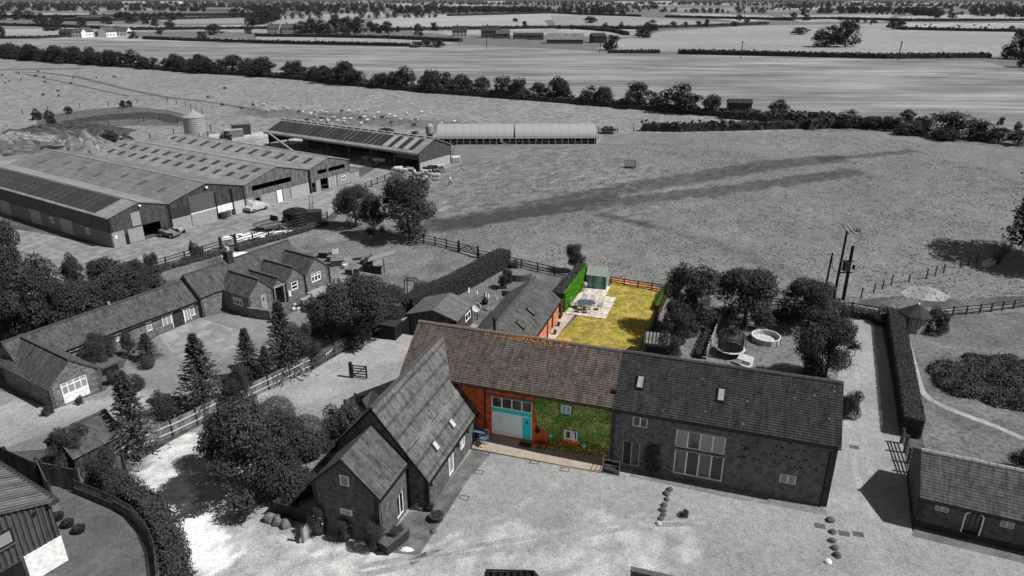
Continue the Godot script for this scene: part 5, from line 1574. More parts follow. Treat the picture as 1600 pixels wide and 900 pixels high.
func build_yard_things():
	var b
	# four wheel drive whose rack just shows
	var t = thing("off_road_car", "black off-road car with slatted roof rack parked on the gravel", "car", V(1.28, 1.95, -28.91) * V(1, 0, 1) + V(-0.6, 0, 0.55), 2)
	var prof = [Vector2(-2.2, 0.45), Vector2(-2.2, 1.0), Vector2(-2.15, 1.85), Vector2(0.55, 1.88), Vector2(1.15, 1.1), Vector2(2.3, 1.02), Vector2(2.4, 0.5)]
	car_body(4.6, 1.8, prof, mat(gray(0.015), 0.3), t)
	wheels(t, [-1.35, 1.45], 0.38, 0.82)
	for s in [-1, 1]:
		bx(t, "side_window", M.glass, -2.0, 1.2, 0.782 * s - 0.01, 0.35, 1.7, 0.782 * s + 0.01)
	beam(t, "windscreen", M.glass, V(0.6, 1.84, 0), V(1.1, 1.2, 0), 1.45, 0.02)
	var rk = node(t, "roof_rack")
	for z in [-0.72, 0.72]: beam(rk, "side_bar", M.black, V(-2.1, 2.0, z), V(0.5, 2.0, z), 0.07, 0.07)
	for i in 8: beam(rk, "slat", M.black, V(-2.05 + 0.36 * i, 2.0, -0.72), V(-2.05 + 0.36 * i, 2.0, 0.72), 0.1, 0.05)
	for x in [-1.9, 0.3]:
		for z in [-0.7, 0.7]: bx(rk, "foot", M.black, x - 0.03, 1.84, z - 0.03, x + 0.03, 1.99, z + 0.03)
	# low brick wall with coping
	t = thing("coped_wall", "brick garden wall with dark coping stones at the yard edge", "wall", V(6.54, 0, -30.2), 17.6)
	b = MB.new()
	b.box(0, -0.1, -0.02, 7, 1.12, 0.26)
	put(t, "brickwork", b.mesh(), M.brick_mid)
	for i in 15: bx(t, "coping", M.gray, -0.04 + 0.47 * i, 1.12, -0.06, 0.42 + 0.47 * i, 1.2, 0.3)
	# the two rows of edging stones
	var k = 0
	for q in [V(10.37, 0, -38.27), V(10.08, 0, -37.88), V(10, 0, -37.31), V(9.72, 0, -36.74), V(9.55, 0, -36.25), V(9.5, 0, -35.83), V(9.27, 0, -35.48), V(9.03, 0, -35.01)]:
		var s = rnd(0.16, 0.24)
		t = thing("edging_stone", "pale-topped boulder ending the stone row before the dark barn" if k == 7 else "rough dark boulder in the stone row before the dark barn", "stone", q, rnd(0, 360), "" if k == 7 else "stone row before the dark barn")
		put(t, "rock", blob_stone(k, s, s * 0.9, s * 1.2), M.gray if k < 7 else M.pale)
		k += 1
	for q in [V(19.71, 0, -35.3), V(19.44, 0, -34.28), V(19.08, 0, -33.51), V(18.99, 0, -32.93), V(18.88, 0, -32.31), V(18.15, 0, -31.8)]:
		var s = rnd(0.17, 0.25)
		t = thing("edging_stone", "white boulder ending the stone row at the dark barn corner" if k == 13 else "rough boulder in the stone row at the dark barn corner", "stone", q, rnd(0, 360), "" if k == 13 else "stone row at the barn corner")
		put(t, "rock", blob_stone(k, s, s * 0.95, s * 1.15), M.gray if k < 13 else M.white)
		k += 1
	shrub("weed_clump", "small dark clump of weeds growing alone in the yard gravel", [V(10.73, 0, -35.77), 0.45, 0.6], false, "", "weeds")
	for q in [[V(18.89, 0, -34.84), "dark drain cover beside the end of the brick path"], [V(20.09, 0, -34.17), "dark drain cover nearest the boulders of the barn corner"], [V(20.92, 0, -34.11), "dark drain cover nearest the shadow of the brick outbuilding"], [V(24.69, 0, -43.09), "dark drain cover beside the dark barn side wall"]]:
		t = thing("drain_cover", q[1], "drain cover", q[0], 14)
		bx(t, "plate", M.gray, -0.3, 0.0, -0.22, 0.3, 0.035, 0.22)
	for q in [V(-1.91, 0, -42.39), V(-2.27, 0, -40.18), V(-3.11, 0, -37.5), V(1.56, 0, -41.34), V(3.61, 0, -40.47)]:
		t = thing("inspection_cover", "gravel-filled inspection cover with thin frame set in the yard", "drain cover", q, HA, "inspection covers in the yard")
		var i = 0
		for e in [[-0.3, -0.22, 0.3, -0.18], [-0.3, 0.18, 0.3, 0.22], [-0.3, -0.18, -0.26, 0.18], [0.26, -0.18, 0.3, 0.18]]: bx(t, "edge", M.dark, e[0], 0, e[1], e[2], 0.03, e[3])
	# planters and pots round the cottage
	planter("barrel_planter", "round half-barrel planter on the paving by the barn wing", V(-4.65, 0, -35.42), 0.45, 0.4, M.wood, 0.2, 0.75, 0, 0)
	planter("small_pot", "small dark pot with shrub at the barn wing corner", V(-5.18, 0, -36.25), 0.22, 0.35, M.dark, 0.45, 0.5, 0, 1)
	planter("barrel_planter", "half-barrel with bushy shrub at the cottage corner", V(-8.05, 0, -32.87), 0.36, 0.5, M.wood, 1.7, 1.2, 0, 2)
	planter("flower_tub", "dark tub of white flowers against the cottage gable", V(-10, 0, -33.67), 0.36, 0.5, M.dark, 1.2, 0.9, 16, 0)
	planter("flower_tub", "dark tub of white flowers left of the cottage gable", V(-11.64, 0, -34.28), 0.4, 0.4, M.dark, 1.9, 1.3, 16, 1)
	planter("garden_tub", "wooden tub with a leafy shrub on the cottage patio", V(-14.82, 0, -40.18), 0.5, 0.55, M.wood, 1.5, 0.9, 0, 1)
	planter("garden_tub", "wooden tub with spreading shrub behind the cottage patio", V(-14.02, 0, -41.78), 0.5, 0.5, M.wood, 1.6, 1.3, 0, 2)
	t = thing("trough_planter", "large dark trough planter on the paving beside the cottage", "planter", V(-6.94, 0, -33.19), HA - 72)
	b = MB.new()
	b.hexa([V(-0.85, 0, 0.3), V(0.85, 0, 0.3), V(0.85, 0, -0.3), V(-0.85, 0, -0.3), V(-0.95, 0.75, 0.36), V(0.95, 0.75, 0.36), V(0.95, 0.75, -0.36), V(-0.95, 0.75, -0.36)])
	put(t, "box", b.mesh(), M.dark)
	bx(t, "rim", M.gray, -0.98, 0.75, -0.39, 0.98, 0.8, 0.39)
	put(t, "plant", BUSH[0], M.leaf, Transform3D(Basis.from_scale(V(1.0, 0.6, 0.6)), V(0.2, 0.7, 0)))
	t = thing("cone_topiary", "small clipped cone plant in a pale trough by the lean-to", "plant", V(-6.01, 0, -36.44), HA)
	bx(t, "trough", M.mid, -0.4, 0, -0.18, 0.4, 0.22, 0.18)
	put(t, "foliage", leaf_cloud(61, 700, 0.035, [[V(0, 0.4, 0), V(0.24, 0.25, 0.24)], [V(0, 0.65, 0), V(0.17, 0.25, 0.17)], [V(0, 0.9, 0), V(0.09, 0.2, 0.09)]], 0.07), M.leaf)
	t = thing("stone_lump", "single loose rounded stone lying on the block paving", "stone", V(-4.78, 0, -34.33), 0)
	put(t, "rock", blob_stone(77, 0.2, 0.16, 0.22), M.gray)
	t = thing("white_sack", "crumpled white sack lying on the paving edge", "sack", V(-6.2, 0, -32.77), 5)
	put(t, "cloth", blob_stone(78, 0.42, 0.16, 0.2), M.white)
	t = thing("wood_offcut", "dark wooden offcut lying on the paving edge", "plank", V(-6.97, 0, -32.93), 30)
	bx(t, "plank", M.wood, -0.3, 0.0, -0.08, 0.3, 0.08, 0.08)
	t = thing("standing_stone", "upright weathered stone slab left of the cottage gable", "stone", V(-12.25, 0, -33.95), -68)
	put(t, "rock", blob_stone(79, 0.75, 0.85, 0.16), M.light)
	t = thing("marker_post", "short pale post beside the upright stone slab", "post", V(-12.41, 0, -33.4), 0)
	bx(t, "shaft", M.mid, -0.06, -0.05, -0.06, 0.06, 1.2, 0.06)
	bx(t, "cap", M.dark, -0.08, 1.2, -0.08, 0.08, 1.25, 0.08)
	k = 0
	for q in [V(-14.99, 0, -35.3), V(-14.41, 0, -35.07), V(-13.82, 0, -34.84)]:
		t = thing("rockery_stone", "rough pale rockery boulder in front of the dark bin enclosure", "stone", q, k * 50, "rockery boulders by the enclosure")
		put(t, "rock", blob_stone(90 + k, 0.42, 0.5, 0.36), M.mid)
		k += 1
	# dark enclosure with trellis top
	t = thing("bin_enclosure", "dark boarded enclosure with trellis top beside the cottage", "enclosure", hp(-18.9, 10.2), HA)
	for e in [[0, 0, 0, 2.0], [2.3, 0, 0, 2.0]]: pass
	bx(t, "board_wall", M.dark, -0.2, 0, 1.46, 2.3, 1.1, 1.52)
	bx(t, "board_wall", M.dark, 2.3, 0, -0.9, 2.36, 1.1, 1.52)
	bx(t, "board_wall", M.dark, -0.26, 0, -0.9, -0.2, 1.1, 1.52)
	bx(t, "floor", M.light, -0.19, 0, -0.9, 2.29, 0.06, 1.45)
	for q in [[-0.23, 1.49], [2.33, 1.49], [2.33, -0.9], [-0.23, -0.9]]: bx(t, "post", M.wood, q[0] - 0.05, -0.1, q[1] - 0.05, q[0] + 0.05, 1.2, q[1] + 0.05)
	var tr = node(t, "trellis")
	for i in 12: bx(tr, "lath", M.wood, -0.2 + 0.22 * i, 1.1, -0.92, -0.17 + 0.22 * i, 1.55, -0.9)
	for y in [1.12, 1.26, 1.4, 1.54]: bx(tr, "lath", M.wood, -0.25, y, -0.9, 2.35, y + 0.03, -0.88)
	# canopy and dark woven screen behind the wing
	t = thing("garden_canopy", "small pale pointed canopy tent behind the barn wing roof", "tent", V(-10.88, 0, -48.17), HA)
	b = MB.new()
	b.lathe([Vector2(1.0, 0.7), Vector2(0.02, 1.7), Vector2(0, 1.7)], 4)
	put(t, "roof", b.mesh(), M.white)
	for q in [0, 1, 2, 3]: beam(t, "pole", M.gray, V(1.0 * cos(q * PI / 2), 0, 1.0 * sin(q * PI / 2)), V(0.95 * cos(q * PI / 2), 0.72, 0.95 * sin(q * PI / 2)), 0.05, 0.05)
	board_fence("woven_screen", "dark curved woven screen around the back of the cottage garden", pts([-13.1, -46.35, -13.06, -47.98, -12.45, -48.93, -11.19, -48.74, -10.08, -48.17]), 1.0, 0.9, M.board_dark, M.dark, null)
	# free standing gate on the lawn
	t = thing("field_gate", "short dark wooden gate standing open on the gravel", "gate", V(-13.71, 0, -53.26), 8)
	bx(t, "post", M.dark, -0.12, -0.2, -0.12, 0.12, 1.5, 0.12)
	for y in [0.2, 0.45, 0.7, 0.95, 1.2]: beam(t, "bar", M.dark, V(0.12, y, 0), V(1.45, y, 0.1), 0.05, 0.09)
	for x in [0.2, 1.4]: bx(t, "stile", M.dark, x - 0.05, 0.1, 0.0, x + 0.05, 1.3, 0.12)
	beam(t, "brace", M.dark, V(0.2, 0.2, 0.06), V(1.4, 1.2, 0.06), 0.04, 0.08)
	# ---------- farmyard things
	t = thing("water_tank", "big black ribbed water tank standing in the farmyard", "tank", V(-30.93, 0, -97.8), 0)
	b = MB.new()
	for i in 5: b.lathe([Vector2(1.6, 0.4 * i), Vector2(1.7, 0.4 * i + 0.12), Vector2(1.7, 0.4 * i + 0.28), Vector2(1.6, 0.4 * i + 0.4)], 22)
	b.lathe([Vector2(1.6, 2.0), Vector2(1.2, 2.15), Vector2(0, 2.3)], 22)
	put(t, "drum", b.mesh(), M.black)
	b = MB.new()
	b.lathe([Vector2(0.35, 2.25), Vector2(0.35, 2.4), Vector2(0, 2.42)], 14)
	put(t, "lid", b.mesh(), M.dark)
	t = thing("crate_stack", "stack of dark slatted crates beside the black water tank", "crates", V(-28.77, 0, -99.38), -10)
	for i in 5: bx(t, "crate", M.dark, -1.1 + 0.04 * (i % 2), 0.32 * i, -0.9, 1.1 + 0.04 * (i % 2), 0.32 * i + 0.26, 0.9)
	t = thing("ladder", "short ladder leaning upright behind the dark crates", "ladder", V(-30.01, 0, -102.69), 10)
	for x in [-0.25, 0.25]: beam(t, "stile", M.gray, V(x, 0, 0), V(x, 2.9, -0.3), 0.06, 0.06)
	for i in 8: beam(t, "rung", M.gray, V(-0.25, 0.35 + 0.33 * i, -0.035 * i), V(0.25, 0.35 + 0.33 * i, -0.035 * i), 0.04, 0.04)
	for q in [[V(-34.56, 0, -95.66), "grey flatbed trailer with raised headboard in the farmyard", -57], [V(-33.03, 0, -94.77), "low grey farm trailer nearest the farmyard fence", -40]]:
		t = thing("farm_trailer", q[1], "trailer", q[0], q[2])
		bx(t, "bed", M.mid, -1.6, 0.6, -0.8, 1.6, 0.75, 0.8)
		bx(t, "headboard", M.dark, 1.5, 0.75, -0.8, 1.6, 1.5, 0.8)
		for s in [-1, 1]: bx(t, "side", M.gray, -1.6, 0.75, 0.76 * s - 0.03, 1.5, 1.0, 0.76 * s + 0.03)
		wheels(t, [-0.5, 0.4], 0.32, 0.7)
		beam(t, "drawbar", M.dark, V(1.6, 0.55, 0), V(2.6, 0.45, 0), 0.1, 0.1)
	t = thing("silage_cover", "white plastic sheet weighted with tyres along the farmyard fence", "tarpaulin", V(-36.03, 0, -91.35), -20)
	put(t, "sheet", blob_stone(120, 3.0, 0.55, 1.3), M.white)
	for i in 12: put(t, "tyre", blob_stone(121 + i % 3, 0.22, 0.12, 0.22), M.dark, Transform3D(Basis.IDENTITY, V(rnd(-1.8, 1.8), 0.52, rnd(-0.7, 0.7))))
	t = thing("tarpaulin", "flat white tarpaulin spread on the grass inside the paddock fence", "tarpaulin", V(-34.66, 0, -84.63), -12)
	put(t, "sheet", blob_stone(124, 1.9, 0.12, 0.9), M.white)
	t = thing("tarpaulin", "white tarpaulin strip heaped beside the farmyard fence posts", "tarpaulin", V(-33.37, 0, -93.03), -20)
	put(t, "sheet", blob_stone(125, 3.2, 0.3, 0.5), M.white)
	k = 0
	for q in [V(-42.48, 0, -100.68), V(-42.19, 0, -101.68), V(-41.89, 0, -102.69)]:
		t = thing("feed_drum", "dark round feed drum against the white shed wall", "drum", q, 0, "drums by the white wall")
		b = MB.new()
		b.lathe([Vector2(0, 0), Vector2(0.55, 0), Vector2(0.58, 0.4), Vector2(0.55, 0.9), Vector2(0, 0.95)], 14)
		put(t, "drum", b.mesh(), M.gray if k == 1 else M.dark)
		k += 1
	t = thing("farm_car", "small pale car parked against the timber clad shed", "car", V(-38.84, 0, -104.76), -57)
	car_body(3.6, 1.5, [Vector2(-1.7, 0.35), Vector2(-1.75, 0.85), Vector2(-1.3, 0.95), Vector2(-0.9, 1.38), Vector2(0.5, 1.4), Vector2(0.95, 0.95), Vector2(1.7, 0.8), Vector2(1.75, 0.35)], M.pale, t)
	wheels(t, [-1.1, 1.1], 0.3, 0.68)
	for s in [-1, 1]: bx(t, "side_window", M.glass, -0.75, 0.98, 0.625 * s - 0.012, 0.45, 1.28, 0.625 * s + 0.012)
	t = thing("loader", "low grey loader parked beside the open shed doorway", "tractor", V(-46.47, 0, -91.9), 20)
	car_body(2.6, 1.2, [Vector2(-1.2, 0.4), Vector2(-1.2, 1.0), Vector2(-0.4, 1.05), Vector2(0.2, 0.8), Vector2(1.3, 0.6), Vector2(1.3, 0.35)], M.mid, t)
	wheels(t, [-0.8, 0.9], 0.4, 0.6)
	bx(t, "seat", M.dark, -0.6, 1.0, -0.25, -0.1, 1.4, 0.25)
	t = thing("quad_bike", "small quad bike parked beside the low grey loader", "quad bike", V(-46, 0, -93.6), 30)
	car_body(1.7, 0.7, [Vector2(-0.8, 0.4), Vector2(-0.8, 0.75), Vector2(0.1, 0.7), Vector2(0.3, 0.85), Vector2(0.8, 0.65), Vector2(0.8, 0.4)], M.light, t)
	wheels(t, [-0.6, 0.6], 0.27, 0.42)
	beam(t, "handlebar", M.black, V(0.35, 1.0, -0.35), V(0.35, 1.0, 0.35), 0.04, 0.04)
	t = thing("tall_bin", "dark upright bin beside the open shed doorway", "bin", V(-47.94, 0, -94.18), 30)
	bx(t, "body", M.dark, -0.6, 0, -0.6, 0.6, 1.6, 0.6)
	bx(t, "lid", M.gray, -0.65, 1.6, -0.65, 0.65, 1.68, 0.65)
	t = thing("skip", "dark open skip standing on the bare ground behind the sheds", "skip", V(-94.43, 0, -146.31), -20)
	b = MB.new()
	b.hexa([V(-1.6, 0, 0.9), V(1.6, 0, 0.9), V(1.6, 0, -0.9), V(-1.6, 0, -0.9), V(-2.2, 1.8, 1.0), V(2.2, 1.8, 1.0), V(2.2, 1.8, -1.0), V(-2.2, 1.8, -1.0)])
	put(t, "bin", b.mesh(), M.dark)
	bx(t, "rim", M.gray, -2.25, 1.78, -1.05, 2.25, 1.88, -0.98)
	t = thing("white_screen", "white board standing behind the small tree by the pasture fence", "board", V(-22.84, 0, -111.08), 10)
	bx(t, "panel", M.white, -0.9, 0.3, -0.04, 0.9, 1.9, 0.04)
	for x in [-0.8, 0.8]: bx(t, "leg", M.gray, x - 0.04, -0.1, -0.03, x + 0.04, 0.3, 0.03)
	for q in [[V(-64.2, 0, -170.13), "dark container unit in the yard behind the silo", 2.4], [V(-64.8, 0, -166.77), "grey machine parked beside the dark container behind the silo", 1.6]]:
		t = thing("yard_container", q[1], "container", q[0], -30)
		bx(t, "box", M.dark if q[2] > 2 else M.mid, -2, 0, -1, 2, q[2], 1)
		bx(t, "roof", M.mid if q[2] > 2 else M.light, -2.05, q[2], -1.05, 2.05, q[2] + 0.12, 1.05)
	# elevator boom resting on the sheds
	t = thing("grain_elevator", "long thin pale elevator boom rising before the open cattle barn", "elevator", V(-41.33, 0, -134.35), 0)
	beam(t, "boom", M.light, V(-38.98, 4.6, -126.67) - V(-41.33, 0, -134.35), V(-47.11, 5.6, -139.07) - V(-41.33, 0, -134.35), 0.25, 0.25)
	beam(t, "leg", M.gray, V(0, 0, 0), V(-39.13, 4.5, -127.17) - V(-41.33, 0, -134.35), 0.15, 0.15)
	# earth heaps behind the sheds
	for q in [[V(-91.51, 0, -150.29), 6.5, 2.6, 4.0, 0.15], [V(-111.52, 0, -168.44), 14.0, 1.2, 3.0, 0.07], [V(-107.24, 0, -172.74), 12.0, 1.5, 3.0, 0.05], [V(-106.19, 0, -150.98), 9.0, 1.4, 4.5, 0.1], [V(-115.93, 0, -165.95), 10.0, 1.0, 3.5, 0.18], [V(-98.88, 0, -170.13), 6.0, 1.0, 3.0, 0.06]]:
		heap(q[0], q[1] * 1.3, q[2] * 1.25, q[3] * 1.4, q[4], int(q[1] * 7 + q[3] * 3))
	# the sunken lagoon with its bank
	sheet("lagoon_bank", pts([-129.61, -197.74, -121.74, -212.3, -115.04, -217.62, -99.61, -209.73, -82.63, -193.29, -81.41, -182.96, -96.07, -182.96, -113.33, -179.12, -121.92, -183.95]), 0.01, 3.0, func(p): return gray(0.1 + 0.03 * sin(p.x * 0.7) * cos(p.y * 0.9)), M.far_grass)
	sheet("lagoon_bottom", pts([-118.98, -190.08, -112.16, -201.2, -103.76, -205.99, -96.31, -202.38, -86.18, -191.14, -87.62, -185.95, -96.01, -193.29, -105.73, -192.21, -115.13, -184.95]), 0.03, 3.0, func(p): return gray(0.045), M.far_grass)
	# ---------- odds and ends in the paddock
	t = thing("field_shelter", "open lean-to shelter with sloping sheet roof in the paddock", "shelter", V(-16.09, 0, -78.73), 25)
	put(t, "roof", cube, M.light, Transform3D(Basis.from_euler(V(0, 0.5, 0.28)) * Basis.from_scale(V(3.2, 0.07, 1.6)), V(0.3, 1.75, -0.8)))
	bx(t, "side", M.dark, -1.4, 0, -1.2, -1.3, 1.5, 0.6)
	bx(t, "front", M.dark, -1.4, 0, 0.6, 1.2, 0.95, 0.68)
	for x in [-1.35, 1.15]: bx(t, "post", M.wood, x - 0.05, 0, -0.05, x + 0.05, 1.7, 0.05)
	for q in [[V(-23.44, 0, -83.67), 1.2, 0.7, M.dark, "dark wooden hen coop by the stone gables"], [V(-22.23, 0, -82.27), 0.9, 0.6, M.gray, "grey slatted crate by the stone gables"], [V(-21.14, 0, -80.91), 1.5, 0.7, M.wood, "brown table-like bench among the paddock clutter"], [V(-19.17, 0, -77.89), 0.7, 0.6, M.dark, "black crate among the paddock clutter"], [V(-18.18, 0, -77.47), 0.6, 0.8, M.dark, "upright black bin among the paddock clutter"], [V(-19.06, 0, -82.97), 0.9, 0.3, M.dark, "low black tray among the paddock clutter"], [V(-22.36, 0, -84.87), 0.7, 0.9, M.white, "white upright box on the paddock grass"], [V(-17.96, 0, -81.36), 0.9, 0.5, M.gray, "small grey hutch beside the lean-to shelter"]]:
		t = thing("paddock_box", q[4], "crate", q[0], rnd(-40, 40))
		bx(t, "body", q[3], -q[1] / 2, 0.05, -q[1] * 0.35, q[1] / 2, q[2], q[1] * 0.35)
		bx(t, "lid", M.mid, -q[1] * 0.54, q[2], -q[1] * 0.39, q[1] * 0.54, q[2] + 0.05, q[1] * 0.39)
		for x in [-0.4, 0.4]: bx(t, "runner", M.black, q[1] * x - 0.04, 0, -q[1] * 0.34, q[1] * x + 0.04, 0.05, q[1] * 0.34)
	chair("plastic_chair", "white plastic chair standing among the paddock clutter", V(-20.04, 0, -79.81), 30, M.white, "")
	t = thing("glass_kiosk", "small framed garden kiosk beside the stone gables", "kiosk", V(-19.72, 0, -67.36), -30)
	for x in [-0.75, 0.75]:
		for z in [-0.6, 0.6]: bx(t, "post", M.mid, x - 0.05, 0, z - 0.05, x + 0.05, 1.9, z + 0.05)
	bx(t, "roof", M.light, -0.85, 1.9, -0.7, 0.85, 2.0, 0.7)
	bx(t, "counter", M.light, -0.72, 0.05, -0.57, 0.72, 0.8, 0.57)
	bx(t, "machine", M.dark, -0.4, 0.8, -0.35, 0.3, 1.5, 0.35)
	t = thing("stone_wall", "low stone wall in front of the row of stone gables", "wall", V(-22.14, 0, -68.18), -58)
	b = MB.new()
	b.box(0, -0.1, 0, 3.4, 0.8, 0.4)
	put(t, "stonework", b.mesh(), M.stone_pale)
	bx(t, "coping", M.light, -0.05, 0.8, -0.05, 3.45, 0.9, 0.45)
	t = thing("stone_wall", "low dark stone wall beside the plank door gable", "wall", V(-26.6, 0, -65.92), 18)
	b = MB.new()
	b.box(0, -0.1, 0, 2.6, 1.0, 0.35)
	put(t, "stonework", b.mesh(), M.stone)
	bx(t, "coping", M.mid, -0.05, 1.0, -0.05, 2.65, 1.1, 0.4)
	for i in 9:
		t = thing("building_stone", "loose pale block in the stone heap beside the kiosk", "stone", V(-20.98, 0, -67.85) + V(rnd(-2.0, 0.6), 0, rnd(-1.2, 1.0)), rnd(0, 360), "heap of blocks by the kiosk")
		put(t, "rock", blob_stone(140 + i % 4, 0.3, 0.25, 0.22), M.pale)
	t = thing("flag_pole", "thin tall pale pole with a dark cap near the stone gables", "pole", V(-18.05, 0, -58.26), 0)
	beam(t, "shaft", M.mid, V(0, 0, 0), V(0.1, 4.6, 0), 0.07, 0.07)
	put(t, "cap", blob_stone(150, 0.35, 0.35, 0.35), M.dark, Transform3D(Basis.IDENTITY, V(0.1, 4.5, 0)))
	t = thing("tarp_shelter", "low tent-like covered stack beside the stone front wing", "tent", V(-35.25, 0, -54.62), -57)
	b = MB.new()
	b.hexa([V(-1.1, 0, 0.7), V(1.1, 0, 0.7), V(1.1, 0, -0.7), V(-1.1, 0, -0.7), V(-1.1, 0.75, 0.75), V(1.1, 0.75, 0.75), V(1.1, 0.95, -0.75), V(-1.1, 0.95, -0.75)])
	put(t, "cover", b.mesh(), M.gray)
	bx(t, "opening", M.black, -0.8, 0.05, 0.71, 0.6, 0.6, 0.76)
	# drying garden: line of washing, fire pit, chiminea, satellite dish
	t = thing("washing_line", "washing line hung with pale clothes in the back garden", "washing line", V(-4.59, 0, -69.88), 0)
	var A = V(-4.68, 1.7, -69.7) - V(-4.59, 0, -69.88)
	var B = V(-1.18, 1.7, -66.92) - V(-4.59, 0, -69.88)
	beam(t, "line", M.steel, A, B, 0.015, 0.015)
	beam(t, "pole", M.steel, V(A.x, 0, A.z), A, 0.05, 0.05)
	beam(t, "pole", M.steel, V(B.x, 0, B.z), B, 0.05, 0.05)
	for i in 11:
		var p = A.lerp(B, (i + 0.6) / 11.6)
		var q = p + (A.lerp(B, (i + 1.35) / 11.6) - p).rotated(Vector3.UP, rnd(-1.3, -0.5))
		var hh = rnd(0.35, 0.65)
		var mb := MB.new()
		mb.hexa([p + V(0.02, -hh, 0.04), q + V(-0.02, -hh, 0.05), q + V(-0.02, -hh, 0.03), p + V(0.02, -hh, 0.02), p + V(0, 0, 0.012), q + V(0, 0, 0.012), q + V(0, 0, -0.012), p + V(0, 0, -0.012)])
		put(t, "cloth", mb.mesh(), M.cloth)
	t = thing("chiminea", "black bottle-shaped chiminea on the back garden lawn", "stove", V(-2.85, 0, -69.02), 0)
	b = MB.new()
	b.lathe([Vector2(0, 0.05), Vector2(0.3, 0.1), Vector2(0.36, 0.4), Vector2(0.12, 0.75), Vector2(0.09, 1.25), Vector2(0.06, 1.25), Vector2(0, 1.0)], 14)
	put(t, "pot", b.mesh(), M.black)
	b = MB.new()
	b.lathe([Vector2(0, 0), Vector2(0.25, 0), Vector2(0.22, 0.07), Vector2(0, 0.07)], 12)
	put(t, "stand", b.mesh(), M.dark)
	t = thing("satellite_dish", "pale round satellite dish on the side of the black garage", "dish", V(-3.52, 1.4, -65) * V(1, 0, 1), 20)
	b = MB.new()
	b.lathe([Vector2(0, 0), Vector2(0.3, 0.05), Vector2(0.48, 0.14), Vector2(0.46, 0.16), Vector2(0.28, 0.08), Vector2(0, 0.03)], 18)
	put(t, "reflector", b.mesh(), M.white, Transform3D(Basis.from_euler(V(1.3, 0.2, 0)), V(0, 1.4, 0)))
	bx(t, "mast", M.gray, -0.04, 0, -0.12, 0.04, 1.45, -0.04)
	t = thing("curved_bench", "dark curved wall bench on the round patio in the back garden", "bench", V(0.88, 0, -76.04), 0)
	b = MB.new()
	for i in 8:
		var a = lerpf(0.3, PI - 0.3, i / 8.0)
		var c = lerpf(0.3, PI - 0.3, (i + 1) / 8.0)
		b.hexa([V(1.5 * cos(a), 0, 1.5 * sin(a) * 0.5), V(1.5 * cos(c), 0, 1.5 * sin(c) * 0.5), V(1.3 * cos(c), 0, 1.3 * sin(c) * 0.5), V(1.3 * cos(a), 0, 1.3 * sin(a) * 0.5), V(1.5 * cos(a), 0.8, 1.5 * sin(a) * 0.5), V(1.5 * cos(c), 0.8, 1.5 * sin(c) * 0.5), V(1.3 * cos(c), 0.8, 1.3 * sin(c) * 0.5), V(1.3 * cos(a), 0.8, 1.3 * sin(a) * 0.5)])
	put(t, "wall", b.mesh(), M.gray)
	bx(t, "seat", M.wood, -1.1, 0.35, 0.2, 1.1, 0.42, 0.6)
	t = thing("garden_board", "small dark noticeboard-like panel beside the rear wing roof", "board", V(-0.62, 0, -69.88), 15)
	bx(t, "panel", M.gray, -0.5, 0.5, -0.03, 0.5, 1.15, 0.03)
	bx(t, "post", M.dark, -0.05, 0, -0.02, 0.05, 0.5, 0.02)
	t = thing("garden_arch", "square dark metal garden arch beside the clipped hedge", "arch", V(-10.94, 0, -71.3), 15)
	for x in [-0.6, 0.6]:
		for z in [-0.35, 0.35]: bx(t, "post", M.dark, x - 0.04, 0, z - 0.04, x + 0.04, 1.9, z + 0.04)
	for z in [-0.35, 0.35]: beam(t, "beam", M.dark, V(-0.62, 1.92, z), V(0.62, 1.92, z), 0.06, 0.08)
	for i in 5: beam(t, "slat", M.dark, V(-0.5 + 0.25 * i, 1.98, -0.42), V(-0.5 + 0.25 * i, 1.98, 0.42), 0.04, 0.04)

